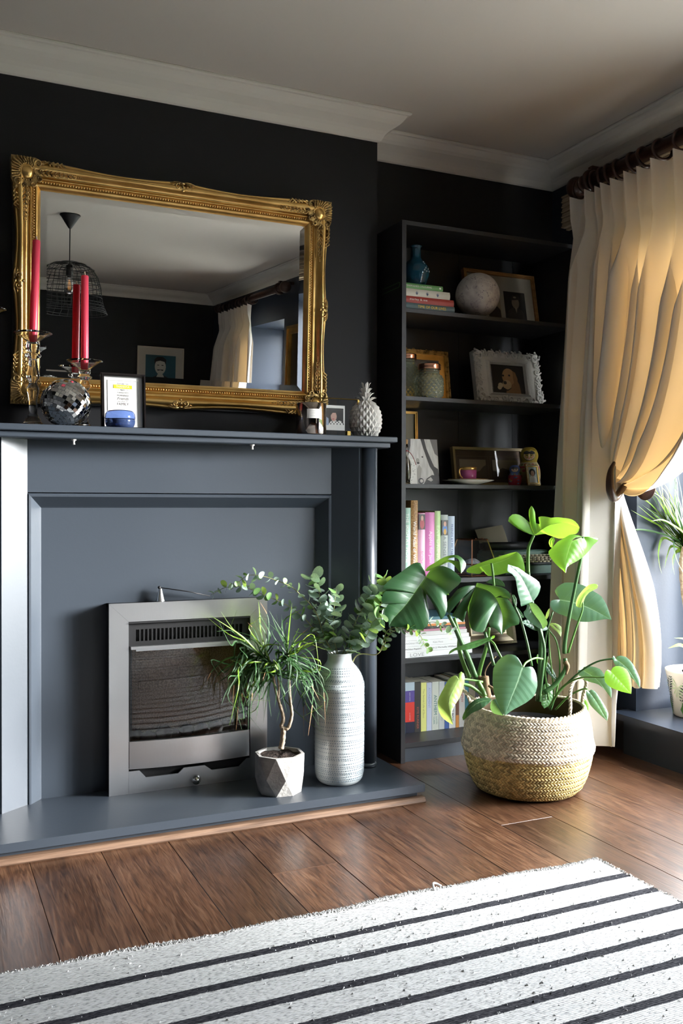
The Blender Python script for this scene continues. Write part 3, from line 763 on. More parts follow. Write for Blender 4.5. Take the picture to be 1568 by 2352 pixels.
candle(.3200, 2.950, 1.4545, 1.767, 1.9, 'leaning pink taper candle in the tall glass candlestick')
candlestick(.4840, 3.022, 1.4185, 'short clear glass candlestick behind the disco ball', False)
candle(.4840, 3.022, 1.391, 1.692, .2, 'straight pink taper candle in the short glass candlestick behind the disco ball')
candlestick(.187, 2.950, 1.545, 'glass candlestick cut off by the left picture edge, only its dish showing', True)

# ---------------------------------------------------------------- disco ball
DB, DR = Vector((.4125, 2.925, ZM + .0748)), .0738
db = thing('disco_ball', 'small mirrored disco ball resting between the glass candlesticks', 'disco ball', tuple(DB - Vector((0, 0, DR))))
q = MB(); q.ball(DB, DR - .0006, 32, 20); core = q.build('core', M_grout, db)
AX = Matrix.Rotation(math.radians(36), 4, Vector((.25, 1, 0)).normalized()) @ Matrix.Rotation(math.radians(-28), 4, 'X')
tile0 = MB().box(-.5, .5, -.5, .5, 0, 1, b=0).build('mirror_tile', M_tile, db)
toC = Vector((0, 0, .968)) - DB; toC.normalize()
spots = []
rowsN = 20
for i in range(1, rowsN):
    t = -PI / 2 + PI * i / rowsN; nn = max(5, int(2 * PI * DR * math.cos(t) / .0117))
    for k in range(nn):
        a = 2 * PI * (k + .5 * (i % 2)) / nn
        nrm = (AX @ Vector((math.cos(t) * math.cos(a), math.cos(t) * math.sin(a), math.sin(t)))).normalized()
        up = (AX @ Vector((0, 0, 1))).normalized()
        wd = 2 * PI * DR * math.cos(t) / nn
        spots.append((nrm.dot(toC), nrm, up, wd))
spots.sort(key=lambda q: -q[0])
rest = MB()
for n_, (dt, nrm, up, wd) in enumerate(spots):
    xx = up.cross(nrm).normalized(); yy = nrm.cross(xx)
    R = Matrix(((xx.x, yy.x, nrm.x, 0), (xx.y, yy.y, nrm.y, 0), (xx.z, yy.z, nrm.z, 0), (0, 0, 0, 1)))
    R = R @ RX(random.gauss(0, 4.5)) @ RY(random.gauss(0, 4.5))
    L = T(nrm * (DR - .0012)) @ R @ Matrix.Diagonal((wd * .93, PI * DR / rowsN * .93, .0016, 1))
    if n_ == 0: tile0.matrix_local = T(DB - ORG[db]) @ L
    elif n_ < 300: put(tile0, db, T(DB - ORG[db]) @ L)
    else:
        rest.M = T(DB) @ L; rest.box(-.5, .5, -.5, .5, 0, 1)
rest.build('rear_mirror_tile', M_tile, db, kind='stuff')
# tile0 was modelled about the world origin: bring its vertices into its own frame
for v in tile0.data.vertices: v.co += ORG[db]
tile0.data.update()

# ---------------------------------------------------------------- framed motto print
def frame4(q, x0, x1, z0, z1, w, y0, y1, m=0, lip=0.0):
    """four mitred bars, optional raised outer lip"""
    for pts in ([(x0, z0), (x1, z0), (x1 - w, z0 + w), (x0 + w, z0 + w)], [(x1, z0), (x1, z1), (x1 - w, z1 - w), (x1 - w, z0 + w)], [(x1, z1), (x0, z1), (x0 + w, z1 - w), (x1 - w, z1 - w)], [(x0, z1), (x0, z0), (x0 + w, z0 + w), (x0 + w, z1 - w)]):
        q.plate(pts, y0, y1, m)
PW, PH = .140, .180
PM = T((.5225, 2.945, ZM + .0010)) @ RX(-4)
mo = thing('motto_print', 'black framed typographic print with a yellow banner on the mantel', 'picture frame', (.5925, 2.95, ZM))
q = MB(PM); frame4(q, 0, PW, 0, PH, .010, -.004, .012); frame4(q, .002, PW - .002, .002, PH - .002, .004, -.007, -.004); q.build('frame', M_blackgl, mo)
MB(PM).box(.006, PW - .006, .005, .009, .006, PH - .006).build('mount', M_paper, mo)
q = MB(PM); frame4(q, .0215, PW - .0215, .0125, PH - .021, .0012, .0035, .005); q.build('mount_bevel', paint('mount_shadow_line', (.60, .60, .56), .8), mo)
def line(s, z, w, it=0, h=None, mm=0): q.text(s, T((0, z, 0)), width=w, m=mm, ital=it, maxh=h)
q = MB(PM @ T((PW * .5 - .0005, .0046, 0)) @ FRONT)
line('Each day, I am', .1480, .036, .35, .0066)
q.text('FOR', T((-.0150, .1280, 0)), width=.0072, maxh=.0040); q.text('Nights', T((-.0008, .1285, 0)), width=.0165, ital=.35, maxh=.0068); q.text('THAT', T((.0145, .1285, 0)), width=.0085, maxh=.0042)
line('TURNED INTO', .1200, .0365, 0, .0072); line('MORNINGS', .1110, .0365, 0, .0080); line('Friends', .1012, .0365, .35, .0105); line('THAT TURNED INTO', .0920, .0365, 0, .0042); line('FAMILY', .0838, .0365, 0, .0085)
q.build('lettering', M_ink, mo)
q = MB(PM); q.plate([(PW / 2 - .0295, .1335), (PW / 2 + .0285, .1325), (PW / 2 + .0285, .1440), (PW / 2 - .0295, .1450)], .0040, .005); q.build('yellow_banner', M_yellow, mo)
q = MB(PM @ T((PW * .5, .0038, 0)) @ FRONT); q.text('THANKFUL', T((0, .1388, 0)), width=.043, maxh=.0088); q.build('banner_lettering', M_paper, mo)
MB(PM @ T((PW / 2, .012, .12)) @ RX(24)).box(-.02, .02, 0, .003, -.118, 0).build('easel_back', M_black, mo)

co = thing('glass_trinket_box', 'small rounded ink blue glass pot with lid before the motto print', 'glass pot', (.568, 2.880, ZM))
q = MB(); q.lathe([(.030, ZM), (.040, ZM + .004), (.0445, ZM + .014), (.0455, ZM + .024), (.0450, ZM + .0275), (.040, ZM + .0275), (.036, ZM + .010), (0, ZM + .007)], .568, 2.880, 32); q.build('pot_body', M_navyglass, co)
q = MB(); q.lathe([(.0455, ZM + .0285), (.0460, ZM + .033), (.0445, ZM + .046), (.038, ZM + .054), (.026, ZM + .0565), (0, ZM + .057)], .568, 2.880, 32); q.build('lid', M_navyglass, co)

# ---------------------------------------------------------------- right end of the mantel
cj = thing('scented_candle_jar', 'smoky mirrored glass candle jar with a white label', 'candle jar', (1.198, 2.862, ZM))
q = MB(); q.lathe([(0, ZM), (.048, ZM), (.0508, ZM + .003), (.0512, ZM + .104), (.0504, ZM + .1055), (.0485, ZM + .104), (.0485, ZM + .02), (0, ZM + .02)], 1.198, 2.862, 40); q.build('glass_jar', M_smoke, cj)
MB().lathe([(0, ZM + .021), (.0478, ZM + .021), (.0478, ZM + .078), (0, ZM + .078)], 1.198, 2.862, 24).build('wax', M_ceram, cj)
q = MB(); a0, a1 = math.radians(-128), math.radians(-82)
q.grid([[(1.198 + .0517 * math.cos(lerp(a0, a1, i / 10)), 2.862 + .0517 * math.sin(lerp(a0, a1, i / 10)), z) for i in range(11)] for z in (ZM + .052, ZM + .083)])
lb = q.build('paper_label', M_paper, cj)
am = (a0 + a1) / 2
q = MB(T((1.198 + .0523 * math.cos(am), 2.862 + .0523 * math.sin(am), ZM + .0675)) @ RZ(math.degrees(am) + 90) @ FRONT)
q.text('EXOTIC WOODS', T((0, .0085, .0)), width=.023); q.text('scented candle', T((0, .002, 0)), width=.016, ital=.2); q.text('SCENTED CANDLE', T((0, -.0085, 0)), width=.022)
q.build('label_lettering', paint('grey_print', (.25, .25, .25)), lb)

pf = thing('brass_photo_frame', 'thin brass and glass frame holding an instant photo of a couple', 'photo frame', (1.295, 2.915, ZM))
FX0, FX1, FZ1, FY = 1.205, 1.3985, ZM + .133, 2.915
q = MB(); r_ = .0018
for p in ([(FX0, FY, ZM + .003), (FX1, FY, ZM + .003)], [(FX0, FY, FZ1), (FX1, FY, FZ1)], [(FX0, FY, ZM), (FX0, FY, FZ1)]): q.tube(p, r_, 4, s=False)
q.box(FX1 - .003, FX1 + .003, FY - .0025, FY + .0025, ZM, FZ1)
q.build('brass_edge', M_brass, pf)
MB().box(FX1 - .047, FX1 - .035, FY - .012, FY + .006, ZM, ZM + .022, b=.001).build('brass_foot', M_brass, pf)
M_thinglass = mat('thin_picture_glass', (1, 1, 1), 0)
_N, _L, _P = nodes_of(M_thinglass)
_t = _N.new('ShaderNodeBsdfTransparent'); _x = _N.new('ShaderNodeMixShader'); _x.inputs[0].default_value = .014
_g = _N.new('ShaderNodeBsdfGlossy'); _g.inputs['Roughness'].default_value = 0
_L.new(_t.outputs[0], _x.inputs[1]); _L.new(_g.outputs[0], _x.inputs[2]); _L.new(_x.outputs[0], _N['Material Output'].inputs[0])
MB().box(FX0, FX1, FY - .0014, FY - .0004, ZM + .003, FZ1).build('glass_pane', M_thinglass, pf)
px0, pz0 = 1.2385, ZM + .0235
ph = MB().box(px0, px0 + .1085, FY + .0006, FY + .0012, pz0, pz0 + .086).build('instant_photo', M_paper, pf)
def prn(pts, m, nm, par, y, org=(0, 0), k=1.0, M=None, d=.0003):
    q = MB(M); q.plate([(org[0] + x * k, org[1] + z * k) for x, z in pts], y - d, y); return q.build(nm, m, par)
def ell(cx, cz, rx, rz, n=14, a=0.0): return [(cx + rx * math.cos(a + 2 * PI * i / n), cz + rz * math.sin(a + 2 * PI * i / n)) for i in range(n)]
q = MB()
def lay(pts, m, k): q.plate([(px0 + x, pz0 + z) for x, z in pts], FY + .0006 - .0002 * k, FY + .0006 - .0002 * (k - 1), m)
lay([(.006, .017), (.103, .017), (.103, .076), (.006, .076)], 0, 1)
lay([(.008, .017), (.048, .017), (.047, .040), (.038, .046), (.018, .044), (.008, .036)], 1, 2)
lay([(.018, .017), (.026, .017), (.024, .036), (.020, .036)], 0, 3)
lay(ell(.0225, .056, .012, .018), 2, 3); lay([(.010, .060), (.012, .073), (.022, .076), (.034, .073), (.035, .062), (.030, .068), (.018, .069)], 0, 4)
lay([(.046, .017), (.103, .017), (.098, .030), (.088, .034), (.066, .034), (.054, .030)], 3, 2)
lay(ell(.066, .048, .0115, .0175), 2, 4); lay([(.054, .050), (.056, .066), (.068, .073), (.082, .068), (.089, .050), (.084, .032), (.076, .028), (.078, .048), (.074, .060), (.062, .060)], 0, 5)
lay(ell(.064, .0385, .004, .0016), 4, 6)
for i in range(9): lay(ell(.055 + .006 * i, .022 + .006 * (i % 2), .002, .003, 7), 0, 4)
q.build('photo_print', [M_dark, paint('pale_blue_shirt', (.35, .42, .55)), M_skin, M_paper, paint('lip_print', (.4, .05, .06))], ph)

pa = thing('ceramic_pineapple', 'white ceramic pineapple ornament at the right end of the mantel', 'ornament', (1.432, 2.925, ZM))
q = MB(); cx, cy = 1.432, 2.925; rows = []
def prad(t): return .0565 * (max(0.0, 1 - abs((t - .46) / .545) ** 2.3)) ** .5
nr, nc = 9, 16
core_ = [(max(.03 if t in (0,) else .001, prad(t)) * .93, ZM + .134 * t) for t in [0, .03, .1, .2, .3, .4, .5, .6, .7, .8, .9, .97]] + [(0, ZM + .134)]
q.lathe(core_, cx, cy, 32)
for i in range(nr):
    t = (i + .6) / (nr + .3)
    for k in range(nc):
        a = 2 * PI * (k + .5 * (i % 2)) / nc
        R = prad(t); dt = 1.0 / (nr + .3); da = PI / nc
        def pt(tt, aa, e): R2 = max(.006, prad(min(.985, max(.015, tt)))) * .94 + e; return (cx + R2 * math.cos(aa), cy + R2 * math.sin(aa), ZM + .134 * tt)
        vs = [pt(max(.0, t - dt), a, 0), pt(t, a + da, 0), pt(min(1, t + dt), a, 0), pt(t, a - da, 0), pt(t, a, .0062)]
        q.add(vs, [(0, 1, 4), (1, 2, 4), (2, 3, 4), (3, 0, 4)])
q.build('scaled_body', M_ceram, pa)
q = MB(); q.lathe([(.017, ZM + .128), (.013, ZM + .150), (.005, ZM + .175), (0, ZM + .186)], cx, cy, 10)
for rr, z, L, n, up in ((.014, .134, .026, 9, .35), (.012, .146, .019, 8, .7), (.009, .158, .015, 7, 1.2), (.006, .168, .013, 5, 2.2)):
    for k in range(n):
        a = 2 * PI * k / n + z * 50; d = Vector((math.cos(a), math.sin(a), 0)); s_ = Vector((-math.sin(a), math.cos(a), 0)); b0 = Vector((cx, cy, ZM + z)) + d * rr
        tip = b0 + d * L + Vector((0, 0, L * up)); md = b0 + d * L * .55 + Vector((0, 0, L * up * .75 + .002))
        w = .0062
        q.add([b0 - s_ * w * .8, b0 + s_ * w * .8, md + s_ * w * .8, md - s_ * w * .8, tip, b0 - Vector((0, 0, .005)), md - Vector((0, 0, .004))], [(0, 1, 2, 3), (3, 2, 4), (0, 5, 1), (1, 5, 6, 2), (0, 3, 6, 5), (2, 6, 4), (3, 4, 6)])
q.build('leaf_crown', M_ceram, pa)
# ---------------------------------------------------------------- things on the bookcase shelves
ZA, ZBs, ZCs, ZD, ZE, ZF = 1.6974, 1.3704, 1.0434, .6854, .3894, .0744
def book(M, t, h, d, cover, label, group, soft=False, cat='book'):
    """upright book in its own frame: thickness t along x, height h along z, spine on y=0 facing -y, depth d along +y"""
    o = M @ Vector((t / 2, 0, 0)); r = thing('paperback' if soft else 'hardback_book', label, cat, tuple(o), group)
    k = .0006 if soft else .0022; e = 0 if soft else .003
    q = MB(M)
    n = 5
    sp = [(lerp(0, t, i / n), -(.0 if soft else .0035) * math.sin(PI * i / n)) for i in range(n + 1)]
    pl = [(0, d)] + sp + [(t, d), (t - k, d), (t - k, .003), (k, .003), (k, d)]
    q.prism(pl[::1], 0, h); q.build('cover', cover, r)
    MB(M).box(k, t - k, .003, d - e, e, h - e).build('page_block', M_pages, r)
    return r
def lay_spine(M, t, h): # matrix for lettering reading down the spine, centred at height h
    return M @ T((t / 2, -.0042, h)) @ FRONT @ RZ(-90)
def P(n, *c): return paint(n, c)
# top shelf: a flat stack of four, spines to the room; M lays a book on its side with its head to the right
def flat(x1, y, z, rot=0): # lying flat: local z (height) -> world -x.. spine still faces -y
    return T((x1, y, z)) @ RZ(rot) @ RY(-90)
G1 = 'flat stack of books under the blue vase'
C_teal, C_red, C_crm, C_grn = P('grey_teal_cloth', .09, .14, .15), P('red_book_cloth', .36, .045, .035), P('ivory_print_cover', .62, .60, .52), P('grass_green_cover', .12, .30, .10)
z = ZA; y = 3.047
def stack_book(x1, t, h, d, cov, label, dy=0, rot=0):
    global z
    M = flat(x1, y + dy, z, rot); r = book(M, t, h, d, cov, label, G1); z += t + .0002
    return r, M
r, M = stack_book(1.868, .0240, .215, .155, C_teal, 'grey teal book with yellow spine lettering, lowest in the top shelf stack')
def spine_txt(M, t, body, hpos, width, m, parent, maxh=None, ital=0, nm='lettering', off=0):
    q = MB(M @ T((t / 2 + off, -.0042, hpos)) @ FRONT @ RZ(-90)); q.text(body, Matrix.Identity(4), width=width, maxh=maxh, ital=ital); return q.build(nm, m, parent)
M_bry = P('bright_yellow_foil', .85, .62, .03)
spine_txt(M, .024, 'TIME OF OUR LIVES', .100, .122, M_bry, r, .012)
r, M = stack_book(1.866, .0250, .225, .150, C_red, 'red book with white spine lettering, second from bottom in the top shelf stack', .002)
spine_txt(M, .025, 'marley & me', .155, .075, M_paper, r, .010)
r, M = stack_book(1.850, .0285, .205, .150, C_crm, 'ivory book with small blue plant drawings on the spine in the top shelf stack', .004)
q = MB(M @ T((.014, -.0040, .1)) @ FRONT @ RZ(-90))
for k, x in enumerate((-.045, .0, .045)):
    for a in range(6): q.add([(x + .006 * math.cos(a * 1.05 + k) - .0006, .006 * math.sin(a * 1.05 + k), 0), (x + .006 * math.cos(a * 1.05 + k) + .0012, .006 * math.sin(a * 1.05 + k) + .001, 0), (x, -.009, 0), (x + .0009, .0, 0)], [(0, 1, 3, 2)])
q.build('plant_drawing', P('pale_blue_print', .22, .27, .40), r)
r, M = stack_book(1.818, .0195, .185, .140, C_grn, 'slim grass green book, topmost of the stack under the blue vase', .003)
spine_txt(M, .0195, 'MINDFULNESS COLOURING', .105, .110, M_paper, r, .0062)
q = MB(M @ T((.0098, -.0041, .013)) @ FRONT @ RZ(-90)); q.add([(.0045 * math.cos(k), .0035 * math.sin(k), 0) for k in [2 * PI * i / 12 for i in range(12)]], [tuple(range(12))]); q.build('white_emblem', M_paper, r)
ztop = z
va = thing('blue_glass_vase', 'dark teal blue glass bottle vase with small white flowers on books', 'vase', (1.737, 3.115, ztop))
P0 = [(0, 0), (.033, 0), (.036, .003), (.042, .020), (.0515, .045), (.0535, .060), (.050, .078), (.036, .098), (.0235, .108), (.0195, .116), (.0185, .150), (.0205, .157), (.024, .159), (.022, .161), (.017, .157), (.0155, .117), (.030, .098), (.046, .076), (.049, .058), (.038, .020), (0, .006)]
q = MB(); q.lathe([(r_, ztop + z_) for r_, z_ in P0], 1.737, 3.115, 32); q.build('glass_body', M_tealglass, va)
q = MB()
for a, h in [(-70, .085), (-62, .076), (-74, .068), (-58, .066), (-68, .056), (-80, .060), (-48, .058), (-72, .092)]:
    a = math.radians(a); R = {True: .0545, False: .0525}[h < .07] * (1 if h < .075 else (.93 if h < .08 else (.84 if h < .09 else .76)))
    c = Vector((1.737 + R * math.cos(a), 3.115 + R * math.sin(a), ztop + h))
    tv = Vector((-math.sin(a), math.cos(a), 0))
    for k in range(5):
        g2 = 2 * PI * k / 5; cc = c + tv * .0024 * math.cos(g2) + Vector((0, 0, .0024 * math.sin(g2))); q.ball(cc, .0011, 6, 4)
q.build('painted_flower', M_paper, va)

gb = thing('desk_globe', 'antique white small globe on a wooden base on the top shelf', 'globe', (2.020, 3.120, ZA))
M_globe = mat('antique_globe_print', (.55, .53, .51), .5, var=(28, (.40, .36, .37), .45, .68))
N, L, Pn = nodes_of(M_globe)
tc = N.new('ShaderNodeTexCoord'); n1 = N.new('ShaderNodeTexNoise'); n1.inputs['Scale'].default_value = 17; n1.inputs['Detail'].default_value = 8; L.new(tc.outputs['Object'], n1.inputs['Vector'])
coast = mth(N, L, 'LESS_THAN', mth(N, L, 'ABSOLUTE', mth(N, L, 'SUBTRACT', n1.outputs[0], .52)), .0045)
n2 = N.new('ShaderNodeTexNoise'); n2.inputs['Scale'].default_value = 150; L.new(tc.outputs['Object'], n2.inputs['Vector'])
txt_ = mth(N, L, 'MULTIPLY', mth(N, L, 'GREATER_THAN', n2.outputs[0], .62), mth(N, L, 'GREATER_THAN', n1.outputs[0], .50))
mxn = N.new('ShaderNodeMix'); mxn.data_type = 'RGBA'
old = Pn.inputs['Base Color'].links[0].from_socket
L.new(mth(N, L, 'MAXIMUM', coast, mth(N, L, 'MULTIPLY', txt_, .6)), mxn.inputs[0]); L.new(old, mxn.inputs[6]); mxn.inputs[7].default_value = (.22, .19, .24, 1); L.new(mxn.outputs[2], Pn.inputs['Base Color'])
q = MB(); q.ball((2.020, 3.120, 1.7955), .0875, 40, 24); q.build('sphere', M_globe, gb)
q = MB(); q.lathe([(.042, ZA), (.043, ZA + .006), (.036, ZA + .010), (.026, ZA + .016), (.018, ZA + .015), (0, ZA + .012)], 2.020, 3.120, 28); q.build('base', M_walnut, gb)

def picture(name, label, x, y, z, w, h, tilt, bar, M_bar, M_mount=None, yaw=0, depth=.016, cat='picture frame', ridge_=True):
    z += depth * math.sin(math.radians(tilt)) + .0003
    M = T((x, y, z)) @ RZ(yaw) @ RX(-tilt)
    r = thing(name, label, cat, tuple(M @ Vector((w / 2, 0, 0))))
    q = MB(M); frame4(q, 0, w, 0, h, bar, -.004, depth)
    if ridge_: frame4(q, .0, w, .0, h, bar * .35, -.007, -.004); frame4(q, bar * .7, w - bar * .7, bar * .7, h - bar * .7, bar * .3, -.0055, -.004)
    q.build('frame', M_bar, r)
    if M_mount: MB(M).box(bar * .6, w - bar * .6, .003, .006, bar * .6, h - bar * .6).build('mount', M_mount, r)
    return r, M
def printed(r, M, layers, nm, mats):
    q = MB(M)
    for k, (pts, m) in enumerate(layers): q.plate(pts, .003 - .0002 * (k + 1), .003 - .0002 * k, m)
    return q.build(nm, mats, r)
def rect(x0, z0, x1, z1): return [(x0, z0), (x1, z0), (x1, z1), (x0, z1)]
def pic_glass(r, M, w, h, bar): MB(M).box(bar * .7, w - bar * .7, -.002, -.0012, bar * .7, h - bar * .7).build('glass', M_thinglass, r)

M_mountd = paint('greyed_buff_mount', (.34, .31, .25), .8)
r, M = picture('double_portrait_frame', 'oak framed pair of old soldier portraits behind the globe', 2.032, 3.205, ZA, .350, .238, 11, .014, M_oak, M_mountd)
sol = [(rect(.106, .036, .170, .160), 0), (rect(.190, .036, .296, .160), 1)]
sol += [([(.108, .036), (.168, .036), (.166, .075), (.150, .090), (.128, .090), (.110, .075)], 1), (ell(.140, .112, .017, .023), 2), ([(.121, .120), (.160, .120), (.154, .140), (.128, .140)], 1)]
sol += [([(.196, .036), (.290, .036), (.280, .075), (.258, .092), (.232, .092), (.206, .075)], 3), (ell(.245, .112, .019, .026), 2), ([(.222, .122), (.270, .128), (.262, .148), (.232, .146)], 3), ([(.238, .092), (.252, .092), (.246, .066)], 0), (ell(.243, .136, .008, .004), 0)]
printed(r, M, sol, 'portrait_print', [paint('faded_sepia', (.26, .22, .15)), M_dark, M_skind, paint('dark_uniform', (.045, .035, .03))])
pic_glass(r, M, .350, .238, .014)

# second shelf
def quilt_jar(x, y, rj, hb, label):
    t = thing('glass_jar', label, 'jar', (x, y, ZBs), 'quilted green glass jars with copper lids')
    q = MB(); nn, mm = 64, 44; rows = []
    pr = [(rj * .80, 0), (rj * .95, .006), (rj, .020), (rj, hb * .62), (rj * .97, hb * .74), (rj * .86, hb * .86), (rj * .72, hb * .93), (rj * .70, hb)]
    def rad(zz):
        for (r0, z0), (r1, z1) in zip(pr, pr[1:]):
            if z0 <= zz <= z1 + 1e-9: return lerp(r0, r1, (zz - z0) / (z1 - z0))
        return pr[-1][0]
    for i in range(mm + 1):
        zz = hb * i / mm; row = []
        for k in range(nn * 2):
            a = PI * k / nn; amp = .0040 if hb * .06 < zz < hb * .88 else 0
            rr = rad(zz) + amp * (abs(math.cos(a * 9 + zz * 150)) * abs(math.cos(a * 9 - zz * 150)) - .4)
            row.append((x + rr * math.cos(a), y + rr * math.sin(a), ZBs + zz))
        rows.append(row)
    q.grid(rows, close=True); q.lathe([(0, ZBs + .0005), (rj * .8, ZBs)], x, y, nn * 2)
    q.lathe([(rj * .70, ZBs + hb), (rj * .74, ZBs + hb + .004), (rj * .70, ZBs + hb + .007), (rj * .70, ZBs + hb + .014)], x, y, 32)
    q.build('glass_body', M_greenglass, t)
    q = MB(); z0 = ZBs + hb + .010; rl = rj * .80
    q.lathe([(0, z0), (rl, z0), (rl + .001, z0 + .004), (rl - .001, z0 + .007), (rl + .001, z0 + .010), (rl - .001, z0 + .013), (rl + .001, z0 + .017), (rl - .002, z0 + .021), (0, z0 + .021)], x, y, 32); q.build('lid', M_copper, t)
quilt_jar(1.772, 3.070, .0545, .098, 'shorter pale green quilted glass jar with copper lid, in front')
quilt_jar(1.7235, 3.162, .0485, .1460, 'taller pale green quilted glass jar with copper lid, against the side panel')
r, M = picture('antique_gold_frame', 'worn gold antique frame half hidden behind the green glass jars', 1.700, 3.262, ZBs, .285, .222, 8, .016, M_gold2, M_gold)
printed(r, M, [(rect(.042, .040, .243, .184), 0), (ell(.12, .16, .022, .016), 1), (ell(.175, .165, .02, .014), 1)], 'old_print', [paint('grey_blue_print', (.24, .23, .24)), paint('pale_grey_print', (.34, .33, .33))])
q = MB(M)
for i in range(7): ridge(q, spiral((.10 + .03 * i - .03, .222), .008, .8, 1 + i, 1 if i % 2 else -1), .003, .001, y=.002)
q.build('carved_crest', M_gold2, r)
# white carved frame with a dog photo
WM = T((2.036, 3.148, ZBs + .0045)) @ RX(-11); WW, WHh = .326, .222
wf = thing('white_carved_frame', 'ornate white carved frame with a photo of a golden dog', 'picture frame', (2.199, 3.15, ZBs))
q = MB(WM); I0, I1, J0, J1 = .080, .246, .046, .168
rows = []
for d, p in ((0, .022), (0, -.004), (.012, -.010), (.030, -.004), (.048, -.006), (.056, -.012), (.062, -.010), (.066, .004)):
    t_ = d / .066
    x0, x1, z0, z1 = lerp(.004, I0, t_), lerp(WW - .004, I1, t_), lerp(.004, J0, t_), lerp(WHh - .004, J1, t_)
    rows.append([(x0, p, z0), (x1, p, z0), (x1, p, z1), (x0, p, z1)])
q.grid(rows, s=False, close=True); q.build('frame', M_plaster, wf)
q = MB(WM); random.seed(11)
def scrolls(x, z, a, k):
    ridge(q, spiral((x, z), .013 * k, 1.2, a, 1 if random.random() > .5 else -1), .0042 * k, .002 * k, y=-.011)
    for j in range(3):
        b = a + (j - 1) * .9; ridge(q, [(x + .006 * math.cos(b), z + .006 * math.sin(b)), (x + .015 * k * math.cos(b + .2), z + .015 * k * math.sin(b + .2)), (x + .021 * k * math.cos(b + .6), z + .021 * k * math.sin(b + .6))], .0044 * k, .0028, y=-.010)
        q.ball((x + .021 * k * math.cos(b + .6), -.009, z + .021 * k * math.sin(b + .6)), .0036 * k, 6, 4)
for cx, cz, a in [(.026, .026, 3.9), (WW - .026, .026, 5.5), (WW - .026, WHh - .026, .8), (.026, WHh - .026, 2.4)]: scrolls(cx, cz, a, 1.45)
for i in range(1, 8):
    x = lerp(.02, WW - .02, i / 8); scrolls(x, .018 + random.uniform(-.003, .003), random.uniform(3.5, 5.5), .95); scrolls(x, WHh - .018 + random.uniform(-.003, .003), random.uniform(.5, 2.5), .95)
for i in range(1, 6):
    zz = lerp(.02, WHh - .02, i / 6); scrolls(.022, zz, random.uniform(2.3, 4), 1.0); scrolls(WW - .022, zz, random.uniform(-.8, .8), 1.0)
q.build('carved_scrollwork', M_plaster, wf)
q = MB(WM)
for i in range(30): 
    x = lerp(I0 - .004, I1 + .004, i / 29); q.ball((x, -.012, J0 - .004), .0022, 5, 4); q.ball((x, -.012, J1 + .004), .0022, 5, 4)
for i in range(22):
    zz = lerp(J0, J1, i / 21); q.ball((I0 - .004, -.012, zz), .0022, 5, 4); q.ball((I1 + .004, -.012, zz), .0022, 5, 4)
q.build('pearl_edge', M_plaster, wf, kind='stuff')
MB(WM).box(I0 - .004, I1 + .004, .0035, .008, J0 - .004, J1 + .004).build('mount', M_dark, wf)
q = MB(WM)
def dl(pts, m, k): q.plate([(I0 + x, J0 + z_) for x, z_ in pts], .0035 - .0003 * k, .0035 - .0003 * (k - 1), m)
dl([(.070, 0), (.145, 0), (.140, .040), (.128, .065), (.105, .070), (.085, .050)], 0, 1)
dl(ell(.090, .072, .032, .036, 18), 1, 2); dl([(.112, .098), (.124, .092), (.133, .066), (.130, .040), (.118, .036), (.112, .060)], 0, 3); dl([(.062, .086), (.068, .100), (.060, .080), (.056, .064)], 0, 3)
dl(ell(.078, .038, .022, .020, 16), 2, 4); dl(ell(.069, .046, .0085, .0075, 12), 3, 5); dl(ell(.063, .076, .005, .0045, 10), 3, 5); dl(ell(.093, .078, .005, .0045, 10), 3, 5)
dl(ell(.046, .034, .012, .011, 12), 4, 5); dl(ell(.040, .024, .010, .009, 12), 4, 6)
dl([(.062, .024), (.078, .016), (.098, .026), (.096, .022), (.078, .011), (.062, .019)], 3, 6)
q.build('dog_photo', [paint('tan_fur_print', (.27, .14, .06)), paint('gold_fur_print', (.40, .23, .10)), paint('pale_muzzle_print', (.50, .36, .20)), M_dark, paint('cream_toy_print', (.55, .48, .30))], wf)
MB(WM @ T((WW / 2, .014, .135)) @ RX(32)).box(-.03, .03, 0, .003, -.142, 0).build('easel_back', M_black, wf)

# third shelf
r, M = picture('gold_framed_print', 'cream mounted print in a thin gold frame behind the match bottle', 1.668, 3.285, ZCs, .176, .298, 2, .010, M_gold, M_cream)
printed(r, M, [(rect(.040, .06, .128, .25), 0), (rect(.043, .063, .125, .247), 1)], 'grey_print', [paint('mount_line', (.45, .42, .34)), paint('grey_engraving', (.22, .20, .18))])
bt = thing('match_bottle', 'clear glass bottle of matches with cork and red striped twine', 'bottle', (1.680, 3.085, ZCs))
bx, by = 1.6775, 3.083
q = MB(); q.lathe([(0, ZCs + .002), (.019, ZCs), (.0215, ZCs + .003), (.0215, ZCs + .070), (.018, ZCs + .088), (.0095, ZCs + .106), (.0085, ZCs + .135), (.0105, ZCs + .138), (.0100, ZCs + .150), (.0085, ZCs + .150), (.0075, ZCs + .108), (.0165, ZCs + .086), (.0200, ZCs + .068), (.0200, ZCs + .008), (0, ZCs + .008)], bx, by, 24); q.build('glass_body', M_glass, bt)
q = MB(); q.lathe([(.0080, ZCs + .136), (.0095, ZCs + .168), (0, ZCs + .170)], bx, by, 16); q.build('cork', paint('cork', (.45, .28, .13), .9), bt)
q = MB()
for i in range(26):
    a = random.uniform(0, 2 * PI); r0 = random.uniform(0, .016); b = a + random.uniform(-.9, .9)
    p0 = Vector((bx + r0 * math.cos(a), by + r0 * math.sin(a), ZCs + .009)); p1 = Vector((bx + .010 * math.cos(b + 2), by + .010 * math.sin(b + 2), ZCs + random.uniform(.06, .085)))
    q.tube([p0, p1], .0011, 4, s=False)
q.build('matches', paint('matchwood', (.62, .46, .26), .8), bt, kind='stuff')
